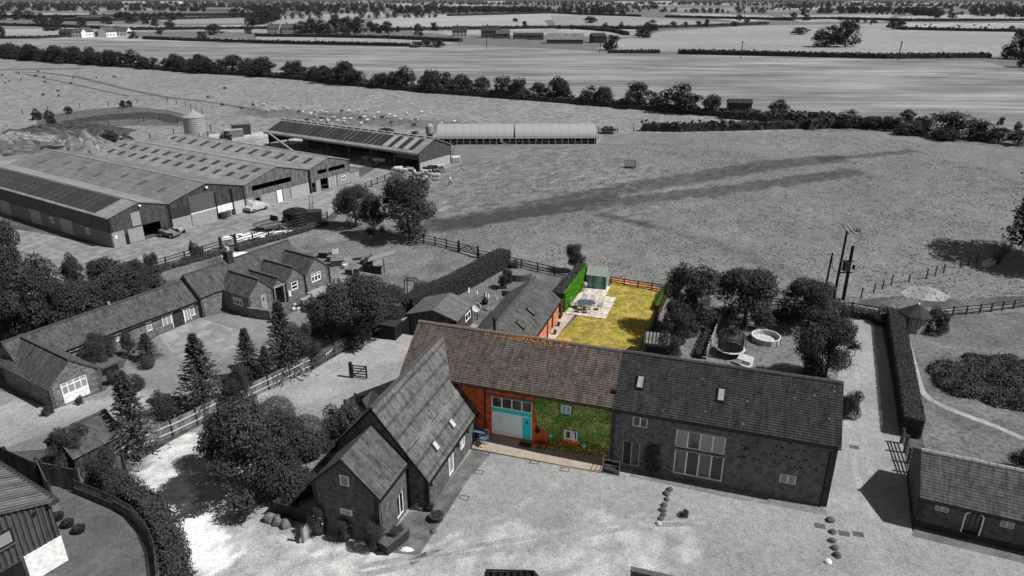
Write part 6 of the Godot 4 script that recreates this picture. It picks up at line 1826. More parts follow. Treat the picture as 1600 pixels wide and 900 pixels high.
func build_neighbours():
	var b
	# trampoline with safety net
	var c = V(19.81, 0, -57.62)
	var t = thing("trampoline", "round trampoline with dark safety net behind the dark barn", "trampoline", c, 0)
	var R = 1.32
	b = MB.new()
	b.lathe([Vector2(R * 0.84, 0.62), Vector2(R, 0.6), Vector2(R * 1.02, 0.64), Vector2(R * 0.86, 0.68), Vector2(R * 0.84, 0.62)], 28)
	put(t, "pad", b.mesh(), M.pale)
	b = MB.new()
	b.lathe([Vector2(0, 0.6), Vector2(R * 0.86, 0.62), Vector2(R * 0.86, 0.64), Vector2(0, 0.63)], 28)
	put(t, "mat", b.mesh(), M.black)
	b = MB.new()
	for k in 72:
		var a = TAU * k / 72
		b.bar(V(cos(a) * R * 0.84, 0.66, sin(a) * R * 0.84), V(cos(a) * R * 0.84, 2.0, sin(a) * R * 0.84), 0.03, 0.03)
	for j in 13:
		for k in 24:
			var a = TAU * k / 24
			var e = TAU * (k + 1) / 24
			b.bar(V(cos(a) * R * 0.84, 0.7 + 0.1 * j, sin(a) * R * 0.84), V(cos(e) * R * 0.84, 0.7 + 0.1 * j, sin(e) * R * 0.84), 0.012, 0.012)
	put(t, "net", b.mesh(), M.dark)
	b = MB.new()
	var path = []
	var rr = []
	for k in 29:
		path.append(V(cos(TAU * k / 28) * R * 0.84, 2.0, sin(TAU * k / 28) * R * 0.84)); rr.append(0.025)
	b.tube(path, rr, 5)
	put(t, "top_ring", b.mesh(), M.dark)
	for k in 7:
		var a = TAU * k / 7 + 0.2
		beam(t, "pole", M.dark, V(cos(a) * R * 1.02, 0, sin(a) * R * 1.02), V(cos(a) * R * 0.9, 2.0, sin(a) * R * 0.9), 0.05, 0.05)
	# paddling pool
	t = thing("paddling_pool", "round white framed paddling pool on the neighbour lawn", "pool", V(23.98, 0, -60.37), 0)
	R = 1.3
	b = MB.new()
	b.lathe([Vector2(R, 0), Vector2(R * 1.02, 0.5), Vector2(R * 0.96, 0.5), Vector2(R * 0.95, 0.08), Vector2(0, 0.06)], 26)
	put(t, "liner", b.mesh(), M.pale)
	for k in 12:
		var a = TAU * k / 12
		var e = TAU * (k + 0.92) / 12
		beam(t, "top_tube", M.white, V(cos(a) * R, 0.52, sin(a) * R), V(cos(e) * R, 0.52, sin(e) * R), 0.07, 0.07)
		beam(t, "leg", M.gray, V(cos(a) * R * 1.04, 0, sin(a) * R * 1.04), V(cos(a) * R * 1.04, 0.5, sin(a) * R * 1.04), 0.05, 0.05)
	t = thing("white_slide_board", "white ribbed plastic board leaning against the trampoline", "board", V(20.48, 0, -55.2), 0)
	for i in 2: put(t, "half", cube, M.white, Transform3D(Basis.from_euler(V(0.7, -0.75, 0.0)) * Basis.from_scale(V(1.35, 0.06, 0.6)), V(0.17 * i + 0.05, 0.35 + 0.4 * (1 - i), 0.46 * i - 0.2)))
	# slatted board fence between the lawns
	t = thing("slat_fence", "row of pale leaning slats between the neighbour lawns", "fence", V(17.38, 0, -56.51), 0)
	var A = Vector3.ZERO
	var B = V(21.84, 0, -66.87) - V(17.38, 0, -56.51)
	for i in 18:
		var p = A.lerp(B, i / 17.0)
		var q = A.lerp(B, (i + 0.62) / 17.0)
		beam(t, "slat", M.pale if i % 3 else M.light, p + V(0, 0.55, 0), q + V(0, 0.55, 0), 0.05, 1.1)
	beam(t, "rail", M.gray, A + V(0, 0.6, 0), B + V(0, 0.6, 0), 0.03, 0.08)
	hedge("low_hedge", "low dark hedge beside the row of pale slats", pts([16.69, -56.76, 21.05, -66.87]), 0.6, 0.5, 0.08, 130, 0.04, null, 0.15)
	# picnic bench under the trees
	t = thing("picnic_bench", "dark wooden bench table under the trees behind the dark barn", "bench", V(18.69, 0, -63.19), 12)
	bx(t, "tabletop", M.gray, -0.8, 0.7, -0.35, 0.8, 0.76, 0.35)
	for z in [-0.75, 0.75]: bx(t, "seat", M.gray, -0.8, 0.42, z - 0.14, 0.8, 0.47, z + 0.14)
	for x in [-0.6, 0.6]:
		beam(t, "leg", M.dark, V(x, 0, -0.8), V(x, 0.7, -0.2), 0.08, 0.08)
		beam(t, "leg", M.dark, V(x, 0, 0.8), V(x, 0.7, 0.2), 0.08, 0.08)
		beam(t, "crossbar", M.dark, V(x, 0.4, -0.8), V(x, 0.4, 0.8), 0.06, 0.08)
	# poles with transformer
	c = V(35.5, 0, -70.23)
	t = thing("utility_pole", "thick dark power pole carrying a transformer by the pasture", "pole", c, 0)
	b = MB.new()
	b.tube([V(0.1, -0.3, 0), V(0.05, 6.1, 0)], [0.19, 0.15], 10)
	put(t, "shaft", b.mesh(), M.black)
	bx(t, "transformer", M.dark, -0.5, 3.3, -0.35, -0.02, 4.3, 0.25)
	for y in [3.1, 4.4]: beam(t, "arm", M.dark, V(-1.0, y, 0), V(0.45, y, 0), 0.1, 0.12)
	beam(t, "top_arm", M.pale, V(-0.75, 6.45, 0.1), V(0.1, 6.05, 0.0), 0.08, 0.08)
	b = MB.new()
	b.tube([V(0.5, 3.5, 0.1), V(0.5, 4.0, 0.1)], [0.14, 0.14], 10)
	put(t, "fuse_can", b.mesh(), M.dark)
	t = thing("utility_pole", "slimmer taller power pole with two white crossarms by the pasture", "pole", c + V(-0.75, 0, -0.4), 0)
	b = MB.new()
	b.tube([V(0, -0.3, 0), V(0.25, 7.5, -0.3)], [0.15, 0.11], 10)
	put(t, "shaft", b.mesh(), M.black)
	for x in [0.0, 0.5]: beam(t, "crossarm", M.light, V(-0.1 + x, 7.95, -0.7), V(0.35 + x, 7.35, 0.2), 0.09, 0.14)
	for x in [0.9, 1.2, 1.5]:
		b = MB.new()
		b.tube([V(x, 7.5, -0.3), V(x, 7.75, -0.3)], [0.06, 0.05], 8)
		put(t, "insulator", b.mesh(), M.dark)
	beam(t, "insulator_arm", M.dark, V(0.2, 7.5, -0.3), V(1.6, 7.45, -0.3), 0.07, 0.07)
	t = thing("utility_pole", "short plain pole left of the transformer power pole", "pole", V(34.82, 0, -73.13), 0)
	b = MB.new()
	b.tube([V(0, -0.3, 0), V(0.12, 4.3, 0)], [0.12, 0.1], 8)
	put(t, "shaft", b.mesh(), M.black)
	t = thing("power_cable", "black cable hanging between short pole and transformer", "cable", V(34.82, 0, -73.13), 0)
	var p0 = V(0.12, 3.9, 0)
	var p1 = c - V(34.82, 0, -73.13) + V(-0.6, 3.6, 0)
	b = MB.new()
	path = []
	rr = []
	for i in 11:
		var u = i / 10.0
		path.append(p0.lerp(p1, u) - V(0, 1.1 * sin(PI * pow(u, 0.7)), 0)); rr.append(0.035)
	b.tube(path, rr, 5)
	put(t, "line", b.mesh(), M.black)
	t = thing("power_cable", "thin jumper cables looping from white crossarms to pole top", "cable", c, 0)
	for k in 2:
		b = MB.new()
		path = []
		rr = []
		for i in 9:
			var u = i / 8.0
			path.append(V(0.5 + 0.3 * k, 7.6, -0.6).lerp(V(0.15, 6.3, 0), u) + V(0.5 * sin(PI * u), 0, 0)); rr.append(0.02)
		b.tube(path, rr, 4)
		put(t, "wire", b.mesh(), M.black)
	t = thing("stay_wire", "thin stay wire slanting down from the short pole", "cable", V(34.82, 0, -73.13), 0)
	beam(t, "wire", M.dark, V(0.1, 4.0, 0), V(-2.2, 0, 1.0), 0.02, 0.02)
	t = thing("water_trough", "pale water trough by the bare shrub in the pasture corner", "trough", V(57.67, 0, -80.69), -35)
	b = MB.new()
	b.hexa([V(-1.0, 0, 0.3), V(1.0, 0, 0.3), V(1.0, 0, -0.3), V(-1.0, 0, -0.3), V(-1.05, 0.6, 0.38), V(1.05, 0.6, 0.38), V(1.05, 0.6, -0.38), V(-1.05, 0.6, -0.38)])
	put(t, "basin", b.mesh(), M.pale)
	bx(t, "water", M.water, -0.98, 0.59, -0.32, 0.98, 0.605, 0.32)
	t = thing("hay_feeder", "slatted metal hay feeder standing alone in the pasture", "feeder", V(22.5, 0, -134.35), 25)
	for x in [-1.0, 1.0]: beam(t, "frame", M.dark, V(x, 0, -0.5), V(x, 1.4, 0.5), 0.08, 0.08)
	for i in 8:
		beam(t, "bar", M.light, V(-0.95 + 0.27 * i, 0.3, 0.0), V(-0.95 + 0.27 * i, 1.35, 0.55), 0.06, 0.06)
		beam(t, "bar", M.dark, V(-0.95 + 0.27 * i, 0.3, 0.0), V(-0.95 + 0.27 * i, 1.35, -0.55), 0.06, 0.06)
	for z in [-0.55, 0.55]: beam(t, "rail", M.mid, V(-1.05, 1.38, z), V(1.05, 1.38, z), 0.08, 0.08)
	bx(t, "base", M.dark, -1.0, 0.0, -0.6, 1.0, 0.15, 0.6)
	# bare earth scrape and drive entrance things
	sheet("sand_patch", pts([42.92, -72.39, 45, -74.08, 46.95, -73.7, 47.73, -71.3, 46.35, -69.71, 43.84, -69.88, 42.67, -70.94]), 0.008, 0.7, func(p): return gray(0.26 + 0.06 * sin(p.x * 1.3 + p.y)), M.gravel)
	sheet("dirt_track", pts([37.15, -70.23, 41.72, -71.12, 48.16, -70.23, 55.75, -71.3, 54.12, -68.86, 45.62, -68.18, 36.9, -68.18]), 0.006, 1.0, func(p): return gray(0.1 + 0.03 * sin(p.x * 0.9 + p.y * 0.7)), M.grass)
	# the bed of dense growth on the right
	b = leaf_cloud(171, 30000, 0.085, bed_blobs(), 0.06, 0.3, 0.6)
	t = thing("shrub_bed", "wide round bed of dense low shrubs on the right lawn", "shrubbery", V(41.94, 0, -52.39), 0)
	put(t, "foliage", b, M.leaf)
func bed_blobs():
	var bl = []
	var r := RandomNumberGenerator.new()
	r.seed = 12
	for i in 120:
		var a = r.randf() * TAU
		var q = sqrt(r.randf())
		var h = r.randf_range(0.25, 0.65)
		bl.append([V(cos(a) * q * 5.6, h * 0.4, sin(a) * q * 4.2), V(r.randf_range(0.6, 1.1), h, r.randf_range(0.6, 1.1))])
	return bl

func build_fences():
	rail_fence("pasture_fence", "dark post and rail fence between paddock and pasture, left of its gate", pts([-13.25, -90.25, -10.07, -88.39, -6.89, -86.1]), 2.1, 1.15, 3, M.dark, 0.16)
	var t = thing("pasture_gate", "dark five-bar gate with crossed braces in the pasture fence", "gate", V(-6.79, 0, -85.85), 0)
	var e = V(-4.24, 0, -83.67) - V(-6.79, 0, -85.85)
	for y in [0.25, 0.5, 0.75, 1.0, 1.2]: beam(t, "bar", M.dark, V(0, y, 0), e + V(0, y, 0), 0.05, 0.08)
	beam(t, "brace", M.dark, V(0, 0.25, 0.03), e * 0.5 + V(0, 1.2, 0.03), 0.05, 0.08)
	beam(t, "brace", M.dark, e * 0.5 + V(0, 1.2, 0.03), e + V(0, 0.25, 0.03), 0.05, 0.08)
	for p in [V(0, 0, 0), e]: bx(t, "post", M.dark, p.x - 0.13, -0.2, p.z - 0.13, p.x + 0.13, 1.5, p.z + 0.13)
	rail_fence("pasture_fence", "dark post and rail fence between drying garden and pasture, right of the hedge", pts([-4.15, -83.44, -0.78, -81.36, 3.04, -78.73, 6.86, -76.24]), 2.0, 1.1, 3, M.dark, 0.16)
	rail_fence("farmyard_fence", "dark post and rail fence between farmyard and paddock, with weeds along it", pts([-44.21, -77.89, -41.86, -80.69, -37.61, -86.85]), 2.4, 1.15, 3, M.dark, 0.15)
	rail_fence("farmyard_fence", "dark post and rail fence running past the black water tank", pts([-36, -88.13, -33.1, -92.18, -30.04, -96.88, -27.05, -100.35]), 2.2, 1.1, 3, M.dark, 0.15)
	t = thing("farmyard_gate", "dark barred gate in the fence beside the white silage sheet", "gate", V(-37.53, 0, -86.85), 0)
	e = V(-36.09, 0, -88.13) - V(-37.53, 0, -86.85)
	for y in [0.25, 0.5, 0.75, 1.0, 1.25]: beam(t, "bar", M.dark, V(0, y, 0), e + V(0, y, 0), 0.05, 0.08)
	for p in [V(0, 0, 0), e]: bx(t, "post", M.dark, p.x - 0.14, -0.2, p.z - 0.14, p.x + 0.14, 1.6, p.z + 0.14)
	beam(t, "brace", M.dark, V(0, 0.25, 0.03), e + V(0, 1.25, 0.03), 0.05, 0.08)
	rail_fence("cattle_fence", "dark post and rail fence by the cattle barn corner", pts([-25.37, -115.54, -23.38, -121.25, -20.44, -126.99]), 2.2, 1.2, 3, M.dark, 0.15)
	board_fence("board_fence", "weathered board fence with pale rails along the curving drive", pts([-27.85, -40.18, -26.89, -42.39, -25.11, -44.55, -22.75, -47.7, -20.12, -51.23, -17.54, -54.73]), 2.6, 1.35, M.board_fence, M.dark, M.pale, 1)
	board_fence("dark_board_fence", "dark board fence strung with bunting behind the gravel", pts([-17.46, -54.85, -14.62, -59.3, -11.83, -63.19]), 2.6, 1.4, M.board_dark, M.black, M.gray, 1)
	t = thing("bunting", "string of small white bunting flags on the dark board fence", "bunting", V(-17.36, 0, -55.32), 0)
	e = V(-16.09, 0, -57.12) - V(-17.36, 0, -55.32)
	for i in 12:
		var p = (e * (i / 12.0)) + V(0.08, 1.1 - 0.35 * sin(PI * i / 12.0), 0.12)
		var b := MB.new()
		var d = e / 12.0
		b.tri(p, p + d * 0.7, p + d * 0.35 - V(0, 0.28, 0))
		put(t, "flag", b.mesh(), M.white)
	beam(t, "cord", M.light, V(0.08, 1.1, 0.12), e + V(0.08, 1.1, 0.12), 0.02, 0.02)
	board_fence("tall_fence", "tall dark board fence between the lower yard and drive", pts([-31.5, -39.21, -29.26, -36.74]), 2.4, 1.8, M.board_fence, M.dark, null)
	board_fence("tall_fence", "tall weathered board fence behind the metal workshop, nearest the small garage", PackedVector2Array([Vector2(-31.0, -38.9), Vector2(-28.2, -38.1), Vector2(-26.0, -39.6)]), 2.2, 1.8, M.board_fence, M.dark, null)
	board_fence("tall_fence", "tall dark board fence beside the curving track by the workshop roof", PackedVector2Array([Vector2(-37.0, -41.5), Vector2(-34.4, -40.4), Vector2(-31.3, -38.8)]), 2.4, 1.8, M.board_dark, M.dark, null)
	# curved brick wall with trellis round the lower yard
	t = thing("curved_wall", "curved brick garden wall topped by trellis round the lower yard", "wall", Vector3.ZERO, 0)
	var cp = pts([-28.5, -38.01, -26.83, -37.24, -24.91, -36.31, -23.46, -35.42, -21.88, -33.95, -20.6, -32.25, -19.52, -30.3])
	for i in cp.size() - 1:
		var b := MB.new()
		b.bar(V(cp[i].x, 0.2, cp[i].y), V(cp[i + 1].x, 0.2, cp[i + 1].y), 0.24, 0.66)
		put(t, "brickwork", b.mesh(), M.brick_mid)
		b = MB.new()
		for k in 10:
			var p = cp[i].lerp(cp[i + 1], k / 10.0)
			b.bar(V(p.x, 0.5, p.y), V(p.x, 1.05, p.y), 0.035, 0.035)
		for y in [0.62, 0.76, 0.9, 1.03]: b.bar(V(cp[i].x, y, cp[i].y), V(cp[i + 1].x, y, cp[i + 1].y), 0.03, 0.035)
		put(t, "trellis", b.mesh(), M.wood)
	for q in [[V(-28.22, 0, -35.48), "dark tyre planter nearest the tall dark fence"], [V(-27.22, 0, -34.84), "dark tyre planter between two others by the curved wall"], [V(-26.26, 0, -34.33), "dark tyre planter farthest along the curved wall"]]:
		planter("tyre_planter", q[1], q[0], 0.36, 0.32, M.black, 0.25, 0.6, 0, 0)
	t = thing("woodpile_cover", "small pale covered box against the tall dark fence", "box", V(-28.96, 0, -35.77), 20)
	bx(t, "box", M.mid, -0.5, 0, -0.45, 0.5, 0.75, 0.45)
	put(t, "cover", cube, M.light, Transform3D(Basis.from_euler(V(0.15, 0, 0.1)) * Basis.from_scale(V(1.1, 0.06, 1.0)), V(0, 0.85, 0)))
	t = thing("trellis_post", "small pale wooden trellis frame beside the drive", "trellis", V(-25.75, 0, -40.25), 10)
	for x in [-0.3, 0.3]: bx(t, "post", M.light, x - 0.04, 0, -0.04, x + 0.04, 0.8, 0.04)
	beam(t, "rail", M.light, V(-0.3, 0.7, 0), V(0.3, 0.75, 0), 0.05, 0.06)
	beam(t, "brace", M.light, V(-0.3, 0.1, 0), V(0.3, 0.7, 0), 0.04, 0.05)
	# right hand fences
	rail_fence("garden_rail_fence", "post and rail fence between the right garden and the dirt track", pts([43.25, -65.6, 47.98, -66.55, 53.67, -68.18, 61.65, -69.88]), 1.5, 1.05, 3, M.wood, 0.13)
	rail_fence("lane_fence", "post and rail fence behind the summer house and hedges", pts([26.61, -68.52, 29.4, -67.85, 35.12, -67.2, 37.29, -65.92]), 2.2, 1.0, 3, M.dark, 0.13)
	wire_fence("post_fence", "line of leaning posts with wire across the pasture corner", pts([37.65, -70.58, 39.71, -72.02, 42.72, -74.27, 45.25, -75.25, 47.75, -76.24, 50.79, -78.1, 53.75, -79.81, 56.74, -81.59]), 2.3, 1.2, M.dark, 2)
	t = thing("drive_gate", "dark wooden gate with rails standing along the drive", "gate", V(28.3, 0, -43.6), 0)
	var g0 = Vector3.ZERO
	var g1 = V(-1.2, 0, -0.0) + V(-0.2, 0, 4.7)
	for i in 5: bx(t, "post", M.wood, g0.lerp(g1, i / 4.0).x - 0.08, -0.2, g0.lerp(g1, i / 4.0).z - 0.08, g0.lerp(g1, i / 4.0).x + 0.08, 1.25 + 0.2 * (i % 2), g0.lerp(g1, i / 4.0).z + 0.08)
	for y in [0.3, 0.6, 0.9, 1.15]: beam(t, "rail", M.wood, g0 + V(0, y, 0), g1 + V(0, y, 0), 0.05, 0.09)
	# far wire fences
	wire_fence("lagoon_fence", "dark post fence along the far rim of the sunken lagoon", pts([-136.02, -201.2, -133.47, -208.47, -127.9, -214.93, -120.79, -217.62, -115.58, -224.62, -108.28, -229.04, -98.36, -218.98, -87.13, -203.57]), 6.0, 1.3, M.dark, 1, "", 0.16)
	wire_fence("lagoon_fence", "dark post fence along the near side of the sunken lagoon", pts([-116.65, -181.99, -109.82, -179.12, -102.58, -182.96, -96.53, -189.03, -93.8, -192.21, -86.74, -186.97]), 6.0, 1.3, M.dark, 1, "", 0.16)
	wire_fence("silo_fence", "dark post fence passing in front of the grain silo", pts([-89.29, -160.41, -83.59, -165.14, -80.32, -170.13, -78.01, -171.86, -73.57, -175.42, -68.32, -179.12]), 5.0, 1.3, M.dark, 1, "", 0.16)
	wire_fence("hedge_fence", "short run of posts between two hedges beyond the pasture", pts([20.73, -171.86, 25.46, -172.74, 29.46, -173.62, 31.63, -173.62]), 5.0, 1.4, M.dark, 2, "", 0.18)
	wire_fence("tree_fence", "thin post fence along the foot of the hedgerow trees", pts([-55.55, -265.23, -35.27, -252.02, -8.31, -236.77, 15.52, -220.37, 36.61, -207.23, 52.83, -198.88, 63.8, -189.03]), 9.0, 1.3, M.dark, 1, "", 0.14)

func build_near_trees():
	var L = [
		["ash_tree", "tall leafy tree with round crown by the paddock fence", [V(-13.68, 0, -90.25), 9.01, 7.87]],
		["field_tree", "small leafy tree with bare trunk beside the round-crowned tree", [V(-22.08, 0, -96.27), 6.18, 5.79]],
		["field_tree", "slender leafy tree between the two paddock trees", [V(-18.78, 0, -92.46), 5.64, 3.67]],
		["upright_tree", "narrow dark upright tree behind the green hedge", [V(7.36, 0, -78.73), 3.52, 2.73]],
		["garden_tree", "bushy tree overhanging the shaded edge of the yellow lawn", [V(17.04, 0, -62.03), 7, 5.95]],
		["garden_tree", "low leafy tree behind the tin shed", [V(15.04, 0, -59.3), 4.54, 3.7]],
		["garden_tree", "broad dark tree behind the picnic bench", [V(22.95, 0, -63.78), 6.09, 7.48]],
		["garden_tree", "tall dark tree left of the power poles", [V(29.18, 0, -63.48), 5.02, 6.32]],
		["garden_tree", "bushy tree overhanging the gravel drive", [V(26.58, 0, -53.04), 5.97, 5.34]],
		["yard_tree", "large dark tree spreading over the worn drive", [V(-16.65, 0, -37.05), 7.28, 6.17]],
		["yard_tree", "smaller dark tree in front of the large one on the drive", [V(-19.59, 0, -40.18), 4.58, 3.5]],
		["yard_tree", "loose leafy tree behind the board fence, near the large dark tree", [V(-21.53, 0, -48.93), 3.29, 2.96]],
		["garage_tree", "leafy tree leaning over the small garage roof", [V(-29.57, 0, -40.04), 3.69, 3.14]],
		["border_tree", "large dark tree at the farmyard edge with full crown", [V(-54.94, 0, -71.66), 8.58, 5.95]],
		["border_tree", "broad dark tree below the farmyard edge", [V(-45.29, 0, -60.64), 9.3, 6.69]],
		["border_tree", "dark tree beside the stone range roof end", [V(-47.01, 0, -58.64), 7.29, 5.32]],
		["border_tree", "dark bushy tree behind the stone range roof", [V(-41.12, 0, -61.33), 5.93, 6.14]],
		["border_tree", "wide dark tree between farmyard and stone range", [V(-40.75, 0, -66.55), 6.14, 6.9]],
		["border_tree", "small light-branched tree at the farmyard corner", [V(-46.17, 0, -69.88), 5.23, 2.74]],
		["border_tree", "leafy tree behind the middle of the stone range", [V(-40.02, 0, -70.76), 4.41, 4.57]],
		["big_bush_tree", "very wide dark tree between stone gables and black garage", [V(-14.15, 0, -59.96), 6.66, 8.43]],
		["big_bush_tree", "dark tree beside the very wide one, near the kiosk", [V(-16.56, 0, -58.64), 5.76, 4.73]],
		["big_bush_tree", "dark tree beside the clipped hedge and black garage", [V(-11.83, 0, -63.19), 4.54, 4.4]],
		["edge_tree", "large spreading tree at the right edge of the pasture", [V(66.38, 0, -82.27), 13.43, 14.98]],
		["fruit_tree", "small round tree on the drying garden lawn", [V(-0.64, 0, -73.51), 2.29, 1.72]],
		["courtyard_tree", "dense dark tree in front of the stone range wall", [V(-36.06, 0, -55.32), 3.25, 2.93]],
		["courtyard_tree", "small thin tree on the courtyard grass", [V(-34.6, 0, -57.25), 2.31, 1.28]],
		["fence_tree", "dark tree above the bunting fence", [V(-18.66, 0, -55.55), 4.05, 3.96]],
	]
	for q in L: tree(q[0], q[1], "", q[2])
	for q in [["blue-grey conifer with drooping tips by the board fence", [V(-26.73, 0, -42.62), 6.59, 4.35]], ["tall pointed conifer in the courtyard nearest the board fence", [V(-24.09, 0, -48.17), 6.7, 4.64]], ["pointed conifer in the courtyard between two taller ones", [V(-21.94, 0, -52.39), 5.12, 3.56]], ["tallest pointed conifer beside the courtyard paving", [V(-19.4, 0, -53.82), 7.01, 4.63]], ["broad low conifer on the courtyard grass", [V(-32.52, 0, -56.51), 2.67, 2.64]], ["small conifer at the foot of the tallest one", [V(-20.42, 0, -52.18), 3.6, 2.69]]]:
		tree("conifer", q[0], "", q[1], "conifer")
	for q in [["clipped ball shrub beside the gravel lawn", [V(-17.47, 0, -45.31), 2.77, 2.69], true], ["large clipped ball shrub on the cottage garden edge", [V(-14.41, 0, -42.09), 3.17, 3.08], true], ["loose shrub behind the cottage patio", [V(-12.39, 0, -43.81), 3.24, 3.09], false], ["leafy shrub in the bed left of the cottage patio", [V(-15.93, 0, -38.67), 3.03, 2.12], false], ["spreading shrub in the bed between cottage and tubs", [V(-13.41, 0, -37.69), 2.01, 1.92], false], ["low shrub along the cottage side wall", [V(-12.37, 0, -38.01), 1.62, 1.68], false], ["pale flowering shrub on the cottage patio edge", [V(-16.02, 0, -41.12), 1.58, 1.6], false], ["dark shrub between the ball shrubs", [V(-15.9, 0, -43.01), 2.69, 2.3], false], ["bushy shrub at the foot of the large dark tree", [V(-14.9, 0, -37.37), 3.94, 2.9], false], ["shrub beside the board fence and small garage", [V(-26.97, 0, -38.67), 3.03, 1.95], false], ["pale shrub beside the small garage", [V(-27.8, 0, -41.34), 1.69, 2.01], false], ["round shrub beside the summer house", [V(41.08, 0, -62.03), 2.71, 2.11], false], ["dark shrub at the far end of the clipped drive hedge", [V(36.87, 0, -64.23), 1.74, 2.04], false], ["loose shrub on the dark barn side wall", [V(26.1, 0, -47.25), 2.56, 1.69], false], ["dark round shrub at the right garden edge", [V(34.77, 0, -40.39), 1.93, 1.58], false], ["small topiary shrub by the stone front wing", [V(-33.32, 0, -52.18), 1.34, 0.97], false], ["small clipped bush on the courtyard grass", [V(-31.79, 0, -54.96), 1.2, 1.12], true], ["feathery shrub beside the courtyard track", [V(-31.39, 0, -51.33), 1.68, 1.8], false], ["pot-grown shrub at the stone wing corner", [V(-36.04, 0, -47.43), 0.92, 0.8], false], ["flowering shrub beside the stone front wing panel", [V(-34.5, 0, -49.03), 0.82, 0.61], false], ["bushy shrub behind the tin shed", [V(14.1, 0, -56.76), 2.55, 2.3], false], ["dark shrub by the lane fence", [V(27.6, 0, -65.6), 1.84, 2.86], false], ["dark low shrub by the lane fence near the tall tree", [V(32.21, 0, -64.99), 2.1, 2.96], false], ["dark shrub on the garden border by the barn ridge", [V(25.57, 0, -53.26), 1.85, 2.19], false], ["sapling shrub along the farmyard fence", [V(-42.55, 0, -78.52), 2.64, 1.67], false], ["taller sapling shrub along the farmyard fence", [V(-39.35, 0, -83.44), 2.43, 1.44], false], ["overgrown shrub beside the kiosk", [V(-16.75, 0, -64.99), 3.14, 3.87], false], ["leafy shrub by the clipped hedge end", [V(-8.77, 0, -69.88), 2.21, 3.43], false], ["dark shrub by the pasture fence corner", [V(0.23, 0, -80.03), 1.06, 1.08], false], ["dense shrub behind the board fence beside the blue-grey conifer", [V(-26.7, 0, -47.25), 2.28, 2.23], false], ["rambling shrub over the curved wall", [V(-25.71, 0, -37.88), 1.87, 2.09], false]]:
		shrub("shrub", q[0], q[1], q[2])
	hedge("drive_hedge", "long clipped dark hedge beside the gravel drive", PackedVector2Array([Vector2(29.4, -44.4), Vector2(37.9, -64.2)]), 1.35, 1.65, 0.055, 330, 0.05)
	hedge("clipped_hedge", "tall clipped dark hedge between paddock and drying garden", PackedVector2Array([Vector2(-10.6, -66.0), Vector2(-6.0, -72.5), Vector2(-0.9, -81.0)]), 1.7, 2.05, 0.07, 160, 0.04)
	hedge("rambling_hedge", "rambling overgrown hedge falling over the curved wall", pts([-27.25, -38.8, -25.02, -37.75, -23.03, -36.38, -21.26, -34.62, -19.61, -32.46, -17.85, -29.39]), 1.2, 1.0, 0.07, 190, 0.05, null, 0.5)
	hedge("weed_strip", "strip of tall weeds along the farmyard fence", pts([-43.38, -76.65, -36.86, -84.87]), 0.9, 0.5, 0.1, 60, 0.05, null, 0.4)
	hedge("weed_strip", "strip of rough weeds below the black water tank", pts([-35.27, -86.1, -31.11, -91.35, -26.62, -97.8]), 1.2, 0.5, 0.1, 50, 0.05, null, 0.4)
	hedge("weed_strip", "dark ragged plants along the lane fence by the poles", pts([34.04, -66.23, 36.85, -64.99]), 1.0, 0.7, 0.1, 80, 0.045, null, 0.4)
	# bare shrub in the pasture corner
	var t = thing("bare_shrub", "bare branched shrub beside the pale water trough", "shrub", V(59.03, 0, -81.36), 0)
	var b := MB.new()
	for k in 26:
		var a = rnd(0, TAU)
		var p = [Vector3(rnd(-0.3, 0.3), -0.05, rnd(-0.3, 0.3))]
		var rad = [0.07]
		for i in 5:
			p.append(p[-1] + V(cos(a) * 0.25 + rnd(-0.2, 0.2), rnd(0.4, 0.8), sin(a) * 0.25 + rnd(-0.2, 0.2)))
			rad.append(0.055 - 0.009 * i)
		b.tube(p, rad, 4)
	put(t, "branches", b.mesh(), M.bark)

# ---------- animals and the walker
func cow_mesh(sd, cb, cp, grazing):
	var b := MB.new()
	var r := RandomNumberGenerator.new()
	r.seed = sd
	b.tube([V(-0.95, 1.12, 0), V(-0.8, 1.08, 0), V(-0.45, 1.0, 0), V(0, 0.98, 0), V(0.4, 1.0, 0), V(0.68, 1.06, 0), V(0.85, 1.12, 0)], [0.12, 0.3, 0.34, 0.37, 0.36, 0.3, 0.16], 10, cb, 0.8)
	var hd = V(1.3, 0.35, 0) if grazing else V(1.35, 1.35, 0)
	var nk = V(1.1, 0.85, 0) if grazing else V(1.05, 1.28, 0)
	b.tube([V(0.7, 1.1, 0), nk, hd], [0.24, 0.17, 0.13], 8, cp, 0.75)
	b.tube([hd + V(-0.06, 0.05, 0), hd + V(0.1, -0.08, 0), hd + V(0.27, -0.24, 0)], [0.13, 0.12, 0.075], 8, cp, 0.85)
	for s in [-1, 1]:
		b.tube([hd + V(-0.03, 0.08, 0.08 * s), hd + V(-0.08, 0.1, 0.24 * s)], [0.045, 0.015], 5, cp)
		var f = r.randf_range(-0.1, 0.12) * s
		b.tube([V(0.58, 0.98, 0.17 * s), V(0.6 + f * 0.5, 0.5, 0.17 * s), V(0.58 + f, 0.25, 0.17 * s), V(0.6 + f, 0, 0.17 * s)], [0.13, 0.075, 0.05, 0.06], 6, cp)
		b.tube([V(-0.7, 1.0, 0.18 * s), V(-0.6 - f, 0.68, 0.19 * s), V(-0.82 - f, 0.36, 0.18 * s), V(-0.76 - f, 0, 0.18 * s)], [0.2, 0.11, 0.055, 0.06], 6, cp)
	b.tube([V(-0.98, 1.2, 0), V(-1.08, 0.95, 0), V(-1.06, 0.45, 0)], [0.035, 0.02, 0.04], 5, cp)
	return b.mesh()
